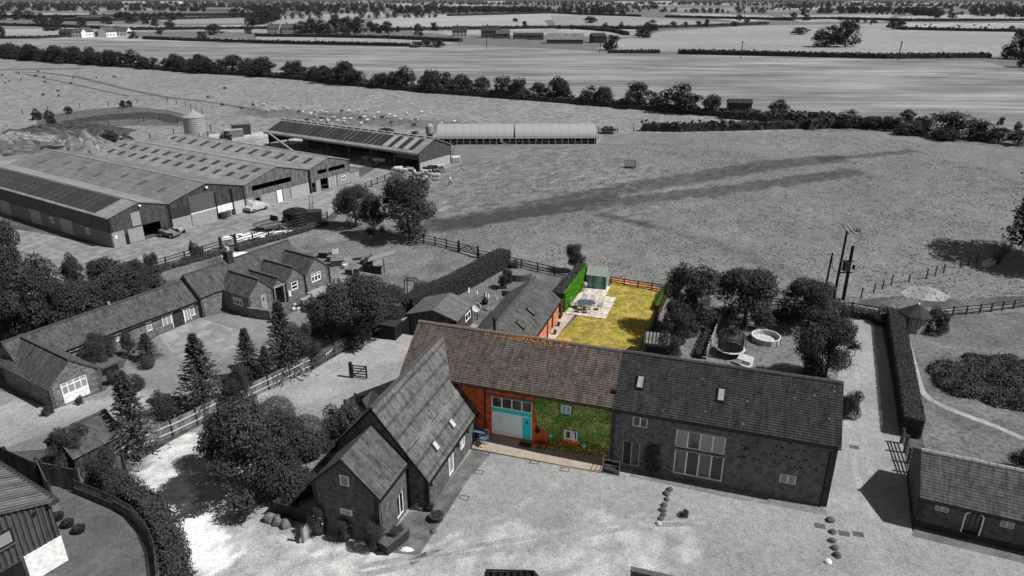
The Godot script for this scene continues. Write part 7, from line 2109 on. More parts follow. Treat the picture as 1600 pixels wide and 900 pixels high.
func sheep_mesh(cb, cp):
	var b := MB.new()
	b.tube([V(-0.52, 0.62, 0), V(-0.4, 0.62, 0), V(-0.1, 0.6, 0), V(0.2, 0.62, 0), V(0.42, 0.64, 0), V(0.5, 0.66, 0)], [0.08, 0.24, 0.28, 0.27, 0.21, 0.08], 10, cb, 0.85)
	b.tube([V(0.4, 0.68, 0), V(0.56, 0.72, 0), V(0.64, 0.66, 0)], [0.15, 0.11, 0.09], 8, cb)
	b.tube([V(0.58, 0.74, 0), V(0.68, 0.62, 0), V(0.76, 0.5, 0)], [0.09, 0.085, 0.05], 7, cp)
	for s in [-1, 1]:
		b.tube([V(0.58, 0.78, 0.06 * s), V(0.56, 0.77, 0.18 * s)], [0.03, 0.012], 5, cp)
		b.tube([V(0.3, 0.5, 0.12 * s), V(0.3, 0.28, 0.12 * s), V(0.32, 0, 0.12 * s)], [0.09, 0.045, 0.035], 6, cp)
		b.tube([V(-0.36, 0.52, 0.13 * s), V(-0.3, 0.36, 0.13 * s), V(-0.4, 0.2, 0.13 * s), V(-0.37, 0, 0.13 * s)], [0.12, 0.06, 0.035, 0.035], 6, cp)
	b.tube([V(-0.52, 0.66, 0), V(-0.58, 0.45, 0)], [0.05, 0.025], 5, cb)
	return b.mesh()
func build_animals():
	var meshes = []
	for i in 6:
		var c = [gray(0.5), gray(0.42), gray(0.03), gray(0.55), gray(0.2), gray(0.05)][i]
		var d = [gray(0.2), gray(0.4), gray(0.03), gray(0.5), gray(0.06), gray(0.4)][i]
		meshes.append(cow_mesh(i, c, d, i % 2 == 0))
	var words = ["pale", "pale", "black", "white", "dun", "dark"]
	var herd = [[622,271,0,160], [632,274,3,20], [640,272,4,200], [648,277,1,80], [655,280,4,150], [661,282,5,-90], [664,276,3,30], [668,272,2,10], [676,270,2,170], [683,270,3,10], [689,271,0,60], [680,281,1,185], [670,284,5,100], [712,254,3,160], [586,256,3,40], [575,253,1,120], [596,257,0,200]]
	var G2 = [V(-21.05, 0, -129.53), V(-19.65, 0, -128), V(-18.85, 0, -129.02), V(-17.59, 0, -126.49), V(-16.6, 0, -125.02), V(-15.8, 0, -124.06), V(-15.79, 0, -126.99), V(-15.55, 0, -129.02), V(-14.77, 0, -130.57), V(-13.99, 0, -131.1), V(-13.15, 0, -131.1), V(-13.64, 0, -124.06), V(-14.63, 0, -122.64), V(-11.09, 0, -138.91), V(-26.67, 0, -137.17), V(-28.37, 0, -138.91), V(-25.33, 0, -136.59)]
	for i in herd.size():
		var where = "crowded at the corner of the cattle barn" if i < 13 else ("grazing alone behind the cattle barn" if i == 13 else "feeding at the open side of the barn")
		var t = thing("cow", "%s cow %s" % [words[herd[i][2]], where], "cow", G2[i], herd[i][3], "cattle round the barn")
		put(t, "body", meshes[herd[i][2]], M.hide)
	# the animals scattered over the upper pasture
	var sheep = sheep_mesh(gray(0.5), gray(0.3))
	var dark_sheep = sheep_mesh(gray(0.05), gray(0.03))
	var far = [pts([-75.79, -214.93, -74.39, -217.62, -69.15, -204.77, -67.73, -207.23, -59.94, -203.57, -55.29, -198.88, -55.44, -203.57, -53.46, -203.57, -51.63, -201.2, -53.48, -196.61, -50.55, -191.14, -51.78, -187.99, -49.52, -186.97, -48.1, -187.99, -47.69, -186.97, -47.41, -192.21, -48.15, -204.77, -44.22, -190.08, -43.48, -185.95, -42.22, -183.95, -46.16, -204.77, -43.44, -204.77, -40.42, -192.21, -39.43, -193.29, -41.56, -207.23, -37.75, -187.99, -36.67, -192.21, -37.21, -201.2, -34.8, -193.29, -33.26, -193.29, -33.45, -197.74, -31.54, -194.39, -29.21, -189.03, -29.04, -200.03, -31.09, -184.95, -26.22, -187.99, -25.41, -192.21, -24.55, -187.99, -25.24, -202.38, -38.26, -182.96, -24.66, -181.02, -17.91, -182.96, -14.88, -185.95, -64.44, -208.47, -66.49, -212.3, -58.36, -202.38, -53.72, -189.03, -45.2, -186.97, -42.53, -190.08])]
	var k = 0
	for p in far[0]:
		var dark = k % 6 == 4
		var t = thing("sheep", "dark sheep grazing on the upper pasture behind the barns" if dark else "white sheep grazing on the upper pasture behind the barns", "sheep", V(p.x, 0, p.y), rnd(0, 360), "dark sheep behind the barns" if dark else "white sheep behind the barns")
		put(t, "body", dark_sheep if dark else sheep, M.hide)
		k += 1
	for p in pts([-211.41, -306.17, -191.51, -277.65, -194.17, -284.29, -212.54, -316.96, -192.65, -288.89, -209.66, -314.2, -206.7, -322.64, -196.52, -303.58, -195.73, -303.58, -189.49, -298.53, -177.6, -279.83, -176.15, -296.06, -166.9, -296.06, -165.37, -275.51, -148.97, -240, -156.28, -252.02, -155.02, -241.65, -161.23, -298.53, -160.2, -298.53, -101.51, -259.41, -102.45, -261.32, -98.03, -235.18, -86.66, -217.62, -78.58, -211.01, -77.46, -217.62]):
		var t = thing("sheep", "dark sheep on the upper pasture between lagoon and tree belt", "sheep", V(p.x, 0, p.y), rnd(0, 360), "dark sheep near the tree belt")
		put(t, "body", dark_sheep, M.hide)
	# a person walking away from the herd
	var t = thing("person", "person in white top and dark trousers walking on the pasture", "person", V(-10.73, 0, -120.34), -60)
	var b := MB.new()
	b.tube([V(0, 1.5, 0), V(0.02, 1.58, 0)], [0.055, 0.05], 8)
	b.tube([V(0.02, 1.56, 0), V(0.03, 1.66, 0), V(0.02, 1.78, 0), V(0.0, 1.82, 0)], [0.06, 0.1, 0.095, 0.03], 10)
	for s in [-1, 1]: b.tube([V(0.22 * s, 1.02, 0.26 * s), V(0.3 * s, 0.92, 0.26 * s), V(0.33 * s, 0.84, 0.26 * s)], [0.035, 0.042, 0.02], 6)
	put(t, "body", b.mesh(), M.skin)
	b = MB.new()
	b.tube([V(0, 0.92, 0), V(0, 1.15, 0), V(0, 1.4, 0), V(0, 1.52, 0)], [0.15, 0.16, 0.19, 0.08], 10, Color.WHITE, 1.2)
	for s in [-1, 1]: b.tube([V(0, 1.43, 0.2 * s), V(0.06 * s, 1.2, 0.26 * s), V(0.22 * s, 1.02, 0.26 * s)], [0.07, 0.055, 0.045], 7)
	put(t, "shirt", b.mesh(), M.white)
	b = MB.new()
	b.tube([V(0, 0.82, 0), V(0, 0.98, 0)], [0.17, 0.155], 10)
	for s in [-1, 1]: b.tube([V(0, 0.9, 0.09 * s), V(0.18 * s, 0.48, 0.1 * s), V((0.3 if s > 0 else -0.42), 0.06, 0.1 * s)], [0.1, 0.075, 0.055], 8)
	put(t, "trousers", b.mesh(), M.dark)
	b = MB.new()
	b.tube([V(0.26, 0.04, 0.1), V(0.46, 0.035, 0.1)], [0.05, 0.04], 6)
	b.tube([V(-0.46, 0.08, -0.1), V(-0.28, 0.03, -0.1)], [0.05, 0.04], 6)
	put(t, "shoes", b.mesh(), M.black)
	b = MB.new()
	b.tube([V(-0.02, 1.7, 0), V(-0.02, 1.8, 0), V(0, 1.845, 0)], [0.1, 0.1, 0.03], 10)
	put(t, "hair", b.mesh(), M.pale)

func far_house(label, at, ang, L, W, eave, top, wm, rm, chim = true, called = "far_house", cat = "house"):
	var t = thing(called, label, cat, at, ang)
	house(t, L, -W, 0, eave, top, -W / 2, wm, rm, {"over": 0.3, "verge": 0.2, "course": 4.0, "lip": 0.01})
	if cat == "house":
		var n = int(L / 3.0)
		for i in n:
			for y in ([1.0, 3.4] if eave > 4 else [1.0]): bx(t, "window", M.glass, 1.0 + 3.0 * i, y, 0.0, 2.2 + 3.0 * i, y + 1.2, 0.05)
	if chim: bx(t, "chimney", M.gray, L * 0.3, top - 0.6, -W / 2 - 0.4, L * 0.3 + 0.9, top + 1.3, -W / 2 + 0.4)
	return t

func build_far():
	# pale and dark fields of the plain
	var fields = [[pts([-648.04, -694.05, -462.89, -681.44, -302.77, -624.58, -221.16, -604.36, -146.04, -534.89, -234.8, -550.75, -411.46, -604.36, -556.91, -594.73]), 0.250], [pts([-742.55, -797.05, -468.8, -814.27, -353.48, -694.05, -308.09, -624.58, -462.89, -681.44, -660.04, -707.13]), 0.288], [pts([-535.01, -891.16, -510.33, -958.91, -346.11, -870.62, -285.9, -749.45, -348.48, -720.7, -456.27, -780.54]), 0.237], [pts([-632.24, -935.22, -545.3, -935.22, -475.69, -814.27, -529.01, -780.54]), 0.175], [pts([-1296.08, -1541.6, -957.98, -1676.72, -648.04, -1426.5, -691.25, -1282.63, -1080.07, -1282.63]), 0.250], [pts([-549.85, -1164.91, -453.63, -1282.63, -252.02, -1066.82, -332.33, -983.81, -429.33, -958.91]), 0.250], [pts([-376.77, -891.16, -276.6, -935.22, -194.41, -694.05, -269, -720.7]), 0.263], [pts([-216.01, -635.19, -82.29, -604.36, -36.51, -534.89, -69.12, -505.71, -146.04, -534.89, -199.4, -585.39]), 0.263],
		[pts([-418.09, -1240.86, -366.28, -1676.72, -272.47, -1753.49, -210.61, -1282.63, -252.02, -1066.82, -292.41, -935.22]), 0.250], [pts([-209.66, -1130.29, -192.01, -1426.5, 88.37, -1753.49, 126.01, -1426.5, 46.29, -1097.65, 43.2, -851.01, -27.58, -814.27, -103.69, -764.68, -133.42, -749.45]), 0.300], [pts([-99.7, -734.8, 68.94, -814.27, 73.36, -720.7, 27.93, -657.52, -56.85, -669.27]), 0.275], [pts([72, -1426.5, 192.01, -1426.5, 299.1, -983.81, 300.31, -935.22, 110.31, -814.27, 49.31, -832.24]), 0.237], [pts([46.29, -780.54, 144.78, -814.27, 98.27, -624.58, 54.92, -646.17]), 0.250], [pts([53.32, -479.48, 90.01, -604.36, 152.48, -749.45, 286.34, -891.16, 515.11, -983.81, 489.09, -720.7, 270.61, -414.64, 202.08, -405.46, 145.63, -424.23]), 0.250], [pts([338.11, -1676.72, 480.03, -1426.5, 422.21, -1164.91, 315.26, -1037.65]), 0.300], [pts([475.23, -2577.5, 820.85, -2577.5, 678.9, -1837.58, 401.17, -1837.58]), 0.213], [pts([504.03, -1426.5, 777.65, -1541.6, 507.93, -1037.65, 394.08, -1037.65]), 0.275], [pts([670.39, -1327.28, 881.34, -1541.6, 960.06, -1426.5, 981.88, -1164.91, 830.82, -983.81, 573.98, -1097.65]), 0.300], [pts([511.61, -1010.02, 810.05, -958.91, 611.36, -720.7, 498.49, -734.8, 432.03, -797.05]), 0.300], [pts([925.77, -2762.48, 1342.37, -2762.48, 1008.07, -2145.88, 699.2, -2032.29]), 0.250], [pts([256.65, -372.37, 375.18, -396.66, 272.08, -284.29, 225.41, -325.55]), 0.138], [pts([-1008.07, -4304, -405.03, -4843.53, 0, -3519.23, -398.8, -2975.93]), 0.275], [pts([-2880.19, -4304, -2073.74, -3872.38, -1445.63, -2975.93, -1598.5, -2577.5]), 0.250], [pts([405.03, -4843.53, 1215.08, -4843.53, 1296.08, -3872.38, 540.04, -3224.94]), 0.275], [pts([-1410.44, -2272.83, -1174.58, -2415.64, -886.79, -2032.29, -1080.07, -1837.58]), 0.225], [pts([2025.13, -4843.53, 2835.18, -4843.53, 2238.69, -3519.23, 1620.11, -3519.23]), 0.250]]
	var fn := FastNoiseLite.new()
	fn.seed = 21; fn.frequency = 0.004; fn.fractal_octaves = 3
	var k = 0
	for f in fields:
		var g = f[1]
		sheet("field", f[0], -0.08 + 0.002 * k, 40.0 if k < 18 else 90.0, func(p): return gray(g * (1.0 + 0.25 * fn.get_noise_2d(p.x, p.y * 3.0))), M.stripe if k % 2 == 0 else M.far_grass, func(p): return p.rotated(0.3 * (k % 5)) / 260.0)
		k += 1
	# the belt of trees between the pastures and the stubble
	var belt = pts([-305.82, -424.23, -278.73, -405.46, -219.19, -368.6, -173.9, -344.14, -139.66, -322.64, -107.11, -308.8, -84.19, -293.63, -56.76, -271.31, -33.52, -255.66, -17.28, -246.73, -2.09, -238.38, 10.13, -230.55, 25.22, -220.37, 37.46, -212.3, 47.33, -205.99, 58.11, -198.88])
	var gaps = 0
	for i in belt.size() - 1:
		var a = belt[i]
		var c = belt[i + 1]
		var n = maxi(1, int(a.distance_to(c) / 4.6))
		for j in n:
			if rng.randf() < 0.08: continue
			var p = a.lerp(c, (j + rnd(0.1, 0.9)) / n) + Vector2(rnd(-2, 2), rnd(-6, 2))
			var h = rnd(4.5, 8.2)
			tree("hedgerow_tree", ("tall dark tree standing above the long belt between pasture and stubble" if h > 7.0 else ("middle-sized dark tree in the long belt between pasture and stubble" if h > 5.6 else "low dark bushy tree in the long belt between pasture and stubble")), "trees of the long belt", [V(p.x, 0, p.y), h, h * rnd(0.95, 1.5)], "far")
	hedge("belt_undergrowth", "dense dark undergrowth along the foot of the long tree belt", belt, 4.0, 1.4, 0.5, 2.2, 0.04, null, 0.9)
	# hedges: [label, path, width, height]
	for q in [["clipped field hedge beyond the pasture with stubby top", pts([31.93, -175.42, 40.5, -174.52, 55.05, -176.33, 72.79, -179.12]), 2.2, 1.8], ["dense dark hedge right of the tree belt", pts([57.18, -195.49, 67.86, -191.14, 83.94, -189.03]), 4.0, 2.0], ["low dark hedge below the stubble on the right", pts([72.75, -178.18, 80.6, -181.02, 95.77, -179.12]), 3.0, 2.0], ["thin dark hedge along the far edge of the stubble", pts([56.52, -439.46, 86.66, -439.46]), 3.0, 1.6], ["long straight dark hedge across the middle distance", pts([96.83, -434.26, 144.01, -419.38, 199.93, -401.01, 259.57, -405.46]), 4.0, 2.2], ["dark hedge between the stubble and the white cottages", pts([-411.46, -604.36, -380.6, -604.36, -371.83, -624.58]), 3.0, 1.6], ["long thin hedge right of the white cottages", pts([-291.11, -594.73, -241.81, -567.55, -185.15, -542.7, -144.01, -527.29, -69.12, -505.71]), 3.0, 1.8], ["thin hedge in front of the round wood", pts([-216.01, -635.19, -159.35, -624.58, -102.86, -604.36, -38.12, -559.02]), 4.0, 2.0], ["hedge below the pale hill field", pts([-139.77, -749.45, -66.13, -780.54, 48.26, -814.27, 132.25, -780.54]), 4.0, 2.4], ["hedge running past the lone field trees", pts([47.25, -797.05, 135.01, -797.05, 216.01, -851.01, 316.12, -935.22]), 4.0, 2.4], ["hedge slanting down to the lone barns", pts([67.5, -797.05, 97.82, -720.7, 100.56, -657.52]), 4.0, 2.4], ["hedge of the baled field", pts([396.76, -780.54, 432.03, -749.45, 489.09, -720.7]), 4.0, 2.4], ["hedge along the far bright field", pts([390.73, -1130.29, 490.94, -1164.91, 558.04, -1066.82, 720.05, -1066.82]), 5.0, 3.0], ["thin far hedge behind the white cottages", pts([-602.83, -891.16, -511.23, -851.01, -388.83, -764.68, -310.8, -780.54, -222.76, -797.05]), 5.0, 2.4], ["far hedge crossing the left plain", pts([-648.04, -1066.82, -576.04, -1066.82, -500.76, -1164.91, -432.03, -1282.63]), 6.0, 3.0], ["far hedge above the left fields", pts([-836.18, -1240.86, -710.76, -1240.86, -624.9, -1375.12, -480.03, -1426.5]), 8.0, 4.0], ["far hedge above the right fields", pts([259.22, -1282.63, 353.48, -1164.91, 407.34, -1097.65]), 6.0, 3.0], ["far hedge below the horizon woods", pts([-115.72, -1375.12, 81.01, -1606.35, 223.46, -1327.28]), 6.0, 3.0]]:
		var d = 260.0
		hedge("field_hedge", q[0], q[1], q[2], q[3], 0.6 if q[3] < 2.3 else 1.0, 1.6 if q[3] < 2.3 else 0.5, 0.035, null, 0.8)
	# single trees of the plain: foot and crown as seen, grouped by what they stand on
	for q in [["tree_on_hedge", "dark tree standing among the fields behind the white cottages", [[V(-859.21, 0, -1327.28), 10.41, 14.53], [V(-540.53, 0, -870.62), 14.42, 16.2], [V(-561.11, 0, -935.22), 11.8, 15.81], [V(-454.9, 0, -749.45), 10.7, 16.52], [V(-506.38, 0, -891.16), 9.86, 13.56], [V(-499.47, 0, -935.22), 10.33, 18.97], [V(-481.98, 0, -958.91), 11.34, 16.2], [V(-401.07, 0, -851.01), 8.75, 10.08], [V(-376.85, 0, -832.24), 7.91, 12.68], [V(-312.65, 0, -669.27), 5.34, 7.96], [V(-452.05, 0, -935.22), 11.8, 9.48], [V(-490.66, 0, -1097.65), 10.36, 10.18], [V(-264.33, 0, -669.27), 9.59, 14.78], [V(-240.77, 0, -585.39), 6.57, 8.97], [V(-238.39, 0, -681.44), 6.52, 8.1], [V(-439, 0, -1240.86), 11.68, 10.45], [V(-374.94, 0, -1097.65), 10.36, 12.96], [V(-454.67, 0, -1240.86), 7.8, 12.54], [V(-437.7, 0, -646.17), 8.25, 7.69], [V(-304.48, 0, -604.36), 5.81, 8.23], [V(-349.4, 0, -635.19), 4.57, 5.4], [V(-359.08, 0, -624.58), 4.5, 4.25]]], ["copse_tree", "dense dark tree in the wood above the long hedge", [[V(-187.59, 0, -669.27), 11.18, 17.05], [V(-177.36, 0, -669.27), 13.29, 13.64], [V(-167.7, 0, -669.27), 12.76, 15.92], [V(-156.33, 0, -669.27), 13.82, 17.05], [V(-147.55, 0, -681.44), 15.13, 17.36], [V(-138.87, 0, -681.44), 14.06, 15.04], [V(-134.5, 0, -720.7), 10.3, 11], [V(-114.88, 0, -694.05), 9.93, 14.14], [V(-123.72, 0, -694.05), 8.84, 10.6], [V(-108.82, 0, -720.7), 5.74, 4.89]]], ["lone_tree", "dark tree standing alone in the middle distance fields", [[V(-80.18, 0, -646.17), 10.3, 10.98], [V(-76.88, 0, -749.45), 8.33, 9.53], [V(62, 0, -467.34), 9.43, 10.4], [V(131.44, 0, -720.7), 10.87, 15.9], [V(106.09, 0, -614.31), 10.29, 15.68], [V(114.76, 0, -797.05), 6.96, 6.75], [V(99.96, 0, -814.27), 5.81, 7.58], [V(181.45, 0, -851.01), 6.07, 8.64], [V(195.13, 0, -851.01), 5.4, 6.48], [V(215.03, 0, -870.62), 6.2, 8.84], [V(218.89, 0, -851.01), 8.08, 7.92], [V(13.79, 0, -814.27), 7.75, 6.89], [V(61.5, 0, -780.54), 4.96, 5.95], [V(102.19, 0, -983.81), 8.54, 19.94], [V(4.38, 0, -1037.65), 4.91, 8.76], [V(255.53, 0, -870.62), 5.52, 8.84], [V(289.25, 0, -935.22), 7.39, 7.9], [V(327.72, 0, -1097.65), 8.64, 11.11]]], ["copse_tree", "great dark tree of the pair in the open field", [[V(208.48, 0, -498.89), 13.21, 20.46], [V(221.7, 0, -498.89), 15.97, 21.32]]], ["field_bush", "low dark bush in the open field beside the great pair", [[V(255.81, 0, -669.27), 5.87, 17.05]]], ["edge_oak", "large dark tree at the right edge above the stubble", [[V(270.13, 0, -396.66), 16.02, 15.01], [V(241.52, 0, -347.44), 9.95, 10.2]]], ["field_edge_tree", "dark tree along the hedge beneath the baled field", [[V(393.45, 0, -780.54), 10.51, 14.55], [V(418.47, 0, -814.27), 9.03, 9.65], [V(397.9, 0, -764.68), 4.26, 5.18], [V(432.03, 0, -749.45), 3.58, 5.08], [V(442.83, 0, -749.45), 2.98, 4.45], [V(460.48, 0, -734.8), 4.1, 4.98], [V(486.03, 0, -734.8), 5.26, 7.48], [V(474, 0, -1097.65), 5.19, 9.26], [V(458.75, 0, -1010.02), 7.17, 13.64], [V(469.42, 0, -983.81), 6.21, 9.97], [V(470.68, 0, -1010.02), 5.58, 6.82], [V(425.86, 0, -1097.65), 8.64, 11.11], [V(475.23, 0, -1282.63), 8.06, 15.12], [V(544.84, 0, -1426.5), 12.28, 10.8], [V(695.08, 0, -1240.86), 7.8, 14.63], [V(696.65, 0, -1201.7), 8.5, 14.18]]], ["hedgerow_bush", "dark bush in the hedge right of the tree belt", [[V(74.65, 0, -202.38), 4.01, 6.09], [V(83.83, 0, -181.02), 4.11, 7.09], [V(89.39, 0, -179.12), 3.14, 6.38], [V(102.52, 0, -186.97), 3.42, 3.99], [V(99.7, 0, -174.52), 3.83, 5.61], [V(93.14, 0, -175.42), 3.69, 6.26], [V(103.03, 0, -166.77), 5.71, 12.54], [V(108.01, 0, -165.14), 4.37, 7.4], [V(124.86, 0, -183.95), 2.09, 1.96], [V(123.07, 0, -174.52), 2.3, 2.18], [V(98.23, 0, -163.53), 2.9, 6.45], [V(109.45, 0, -160.41), 3.13, 5.76], [V(94.32, 0, -170.13), 3, 7.61], [V(23.03, 0, -171.86), 1.67, 3.99], [V(111.78, 0, -157.39), 2.94, 5.66]]], ["thorn_bush", "small dark bush by the lagoon fence", [[V(-126.54, 0, -192.21), 2.84, 3.07], [V(-117.23, 0, -182.96), 3.83, 3.26], [V(-123.88, 0, -202.38), 2.28, 2.51], [V(-114.35, 0, -213.61), 2.2, 2.26], [V(-113.79, 0, -216.26), 2.04, 1.91]]], ["scrub_bush", "round dark bush by the earth heaps behind the sheds", [[V(-90.44, 0, -160.41), 2.43, 4.9], [V(-85.93, 0, -158.89), 1.98, 2.85], [V(-64.37, 0, -160.41), 2.43, 2.88], [V(-30.54, 0, -173.62), 0.92, 4.34], [V(-22.91, 0, -168.44), 1.05, 2.41]]], ["house_bush", "dark bush beside the far houses", [[V(-56.28, 0, -498.89), 4.43, 14.5], [V(-48.39, 0, -492.25), 5.57, 10.1], [V(-63.12, 0, -492.25), 3.98, 8.42], [V(-164.76, 0, -646.17), 4.13, 6.59]]]]:
		for s in q[2]: tree(q[0], q[1], "far " + q[0].replace("_", " ") + " group", s, "far")
	# far woods that read as one mass
	var mm := MultiMesh.new()
	mm.transform_format = MultiMesh.TRANSFORM_3D
	mm.mesh = leaf_cloud(500, 260, 0.075, crown_blobs(60, 9, 0.0, 1.3), 0.03, 0.25)
	var list = []
	var bands = [pts([-1296.08, -1930.07, -972.06, -1930.07, -682.15, -2032.29, -535.34, -1676.72]), pts([-1728.11, -2577.5, -1080.07, -2577.5, -202.51, -2415.64]), pts([-617.18, -1837.58, -388.83, -1930.07, -162.01, -1930.07, 84.53, -1676.72]), pts([-243.02, -1606.35, 88.37, -1753.49]), pts([84.53, -1676.72, 233.3, -1541.6]), pts([162.01, -2415.64, 438.38, -2272.83]), pts([1080.07, -3224.94, 1993.98, -2975.93]), pts([634.54, -1606.35, 901.62, -1676.72, 737.43, -1327.28]), pts([826.81, -1327.28, 907.26, -1282.63]), pts([1014.33, -1676.72, 1183.38, -1676.72]), pts([850.56, -2415.64, 1058.47, -2577.5]), pts([852.69, -2032.29, 955.86, -1930.07]), pts([1296.08, -2272.83, 1601.05, -2272.83]), pts([-2160.14, -3224.94, -1458.1, -3224.94]), pts([-1350.09, -3224.94, -540.04, -3224.94]), pts([-471.3, -3519.23, 589.13, -3519.23]), pts([648.04, -3872.38, 1080.07, -3224.94]), pts([-3096.2, -4304, -1080.07, -4304]), pts([-1215.08, -4843.53, 1215.08, -4843.53]), pts([1215.08, -4843.53, 3096.2, -4304]), pts([-4644.3, -6462.12, -1080.07, -6462.12]), pts([-1178.26, -7050.7, 2160.14, -6462.12]), pts([2160.14, -6462.12, 4644.3, -6462.12]), pts([-6966.45, -9699.3, 0, -9699.3]), pts([0, -9699.3, 6966.45, -9699.3]), pts([-762.4, -1130.29, -712.85, -1097.65]), pts([-345.91, -1037.65, -363.3, -1164.91]), pts([-305.18, -891.16, -347.17, -1097.65])]
	for f in bands:
		for i in f.size() - 1:
			var a = f[i]
			var c = f[i + 1]
			var dist = absf(a.y)
			var n = int(a.distance_to(c) / (3.6 + dist * 0.0015))
			for j in n:
				if rng.randf() < 0.12: continue
				var p = a.lerp(c, (j + rng.randf()) / n) + Vector2(0, rnd(-0.035, 0.02) * dist)
				var s = rnd(7, 14)
				list.append([p, s])
	for i in 46:
		var z = 1000.0 + 5200.0 * pow(rng.randf(), 1.3)
		var x = rnd(-0.78, 0.78) * z
		var d = Vector2(1, rnd(-0.35, 0.35)).normalized()
		for j in rng.randi_range(8, 34):
			if rng.randf() < 0.25: continue
			list.append([Vector2(x, -z) + d * (j * (9.0 + z * 0.002)) + Vector2(rnd(-4, 4), rnd(-6, 6)), rnd(4, 11)])
	mm.instance_count = list.size()
	for i in list.size():
		var s = list[i][1]
		mm.set_instance_transform(i, Transform3D(Basis.from_euler(V(0, rnd(0, TAU), 0)).scaled(V(s * rnd(1.0, 1.7), s, s * rnd(1.0, 1.7))), V(list[i][0].x, -0.1, list[i][0].y)))
	var w := MultiMeshInstance3D.new()
	w.multimesh = mm
	w.name = "far_woodland"
	w.material_override = M.leaf
	add_child(w)
	tag(w, "distant woods and hedgerow trees filling the plain to the horizon", "woodland", "", "stuff")
	# low ridge on the horizon
	var b := MB.new()
	var r := RandomNumberGenerator.new()
	r.seed = 3
	var last = null
	for i in 61:
		var x = -9000.0 + 300.0 * i
		var h = 58.0 + 34.0 * sin(i * 0.37) + 16.0 * sin(i * 1.3 + 1.0) + r.randf_range(-4, 4)
		var p = [V(x, -1, -7200), V(x, h, -9300), V(x, -1, -11500)]
		if last != null:
			b.quad(last[0], p[0], p[1], last[1], gray(0.05))
			b.quad(last[1], p[1], p[2], last[2], gray(0.07))
		last = p
	put(self, "hills", b.mesh(), M.far_grass).set_meta("kind", "structure")
	# houses and barns of the plain
	far_house("white cottage with dark roof, left of the white pair", V(-359.04, 0, -614.31), 10, 9, 6, 4.2, 6.8, M.white, M.tile_mid)
	far_house("white gabled cottage among bushes beside the far hedge", V(-353.77, 0, -624.58), -72, 9, 8, 4.2, 7.4, M.white, M.tile_mid)
	far_house("larger white gabled cottage right of the white pair", V(-336.24, 0, -624.58), -72, 11, 9, 4.2, 7.8, M.white, M.tile_mid)
	far_house("long white cottage range behind the larger white gable", V(-339.14, 0, -635.19), 6, 16, 7, 4.4, 7.2, M.white, M.tile_mid)
	far_house("dark brick farmhouse left of the white cottages", V(-375.55, 0, -624.58), -4, 12, 8, 3.6, 6.2, M.brick_mid, M.tile_dark)
	far_house("pale hipped house left of its twin by the round wood", V(-221.03, 0, -681.44), 2, 11, 9, 4.8, 8.4, M.pale, M.tile_mid)
	far_house("pale hipped house beside the round wood", V(-208.3, 0, -681.44), 2, 13, 9, 4.8, 8.4, M.pale, M.tile_mid)
	far_house("pale house with dark roof by the field lane", V(-49.4, 0, -624.58), 0, 12, 9, 4.8, 8.6, M.pale, M.tile_dark)
	far_house("dark brick house with twin chimneys by the field lane", V(-25.09, 0, -614.31), 0, 15, 9, 5.4, 9.2, M.brick_mid, M.tile_dark)
	far_house("low dark house right of the brick house", V(-12.86, 0, -604.36), 0, 11, 8, 3.6, 6.4, M.brick_mid, M.tile_mid)
	far_house("long low dark farm building beside the brick house", V(1.01, 0, -594.73), 0, 16, 8, 3.0, 4.6, M.gray, M.tile_dark, false, "far_barn", "barn")
	far_house("small dark farm building right of the long low one", V(14.46, 0, -585.39), 0, 10, 8, 3.2, 5.0, M.gray, M.tile_dark, false, "far_barn", "barn")
	far_house("large grey roofed barn in the middle distance", V(24.64, 0, -534.89), 4, 26, 12, 2.8, 6.6, M.gray, M.sheet_old, false, "far_barn", "barn")
	far_house("dark steel barn beside the spreading field tree", V(58.32, 0, -542.7), -6, 10, 12, 4.5, 6.4, M.dark, M.tile_dark, false, "far_barn", "barn")
	far_house("long shed on the far left plain", V(-648.04, 0, -1130.29), 0, 46, 16, 3.5, 6.0, M.mid, M.tile_mid, false, "far_barn", "barn")
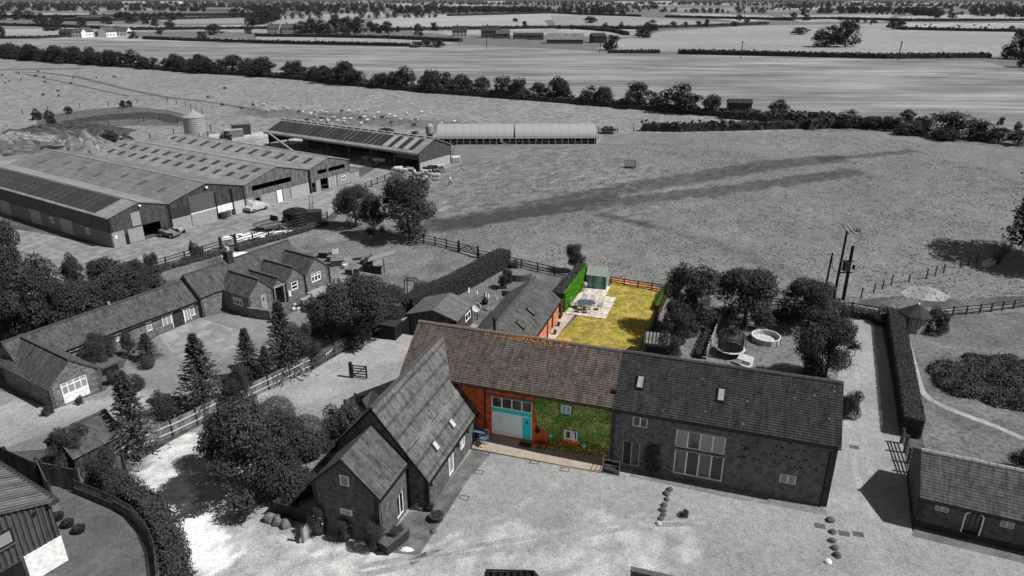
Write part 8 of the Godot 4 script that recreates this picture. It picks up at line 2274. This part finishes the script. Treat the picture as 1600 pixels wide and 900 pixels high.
	far_house("far pale shed on the left horizon", V(-704.01, 0, -1753.49), 0, 60, 20, 6.0, 10.0, M.light, M.mid, false, "far_barn", "barn")
	far_house("small white house on the left plain", V(-385.47, 0, -1327.28), 0, 18, 10, 4.5, 7.5, M.white, M.tile_mid, false)
	far_house("dark railway hut at the end of the tree belt", V(62.58, 0, -209.73), 5, 6.5, 3, 2.2, 3.0, M.dark, M.tile_dark, false, "far_barn", "barn")
	for q in [[180, 7], [250, 5], [195, 4]]:
		pass
	for i in 7:
		far_house("long white warehouse strung along the far horizon", [V(-2196.14, 0, -4304), V(-2096.61, 0, -4557.9), V(576.04, 0, -4304), V(891.06, 0, -4843.53), V(-1036.87, 0, -5167.25), V(2146.64, 0, -4843.53), V(-162.01, 0, -4843.53)][i], 0, 120, 30, 9, 12, M.white, M.pale, false, "far_warehouse", "warehouse").set_meta("group", "warehouses on the horizon")
	# thin poles standing in the stubble
	for q in [[V(-16.2, 0, -473.33), 8.0], [V(51.62, 0, -439.46), 8.0], [V(124.38, 0, -405.46), 8.5], [V(201.43, 0, -388.23), 9.5], [V(-86.41, 0, -527.29), 8.0], [V(-143.7, 0, -550.75), 7.0]]:
		var t = thing("field_pole", "thin dark telegraph pole standing at the edge of the stubble", "pole", q[0], 0, "telegraph poles in the stubble")
		beam(t, "shaft", M.dark, V(0, -0.3, 0), V(0.3, q[1], 0), 0.35, 0.35)
		beam(t, "crossarm", M.dark, V(-0.7, q[1] - 0.6, 0), V(1.0, q[1] - 0.6, 0), 0.15, 0.2)
	# round bales on the baled field
	for i in 26:
		var p = pts([429.68, -832.24, 689.41, -814.27])[0].lerp(pts([429.68, -832.24, 689.41, -814.27])[1], rng.randf() * 0.55) + Vector2(0, rnd(-90, 70))
		var t = thing("round_bale", "dark round bale lying on the bright far field", "bale", V(p.x, 0, p.y), rnd(0, 180), "bales on the far field")
		b = MB.new()
		b.tube([V(-0.8, 0.9, 0), V(0.8, 0.9, 0)], [0.9, 0.9], 10)
		put(t, "straw", b.mesh(), M.gray)
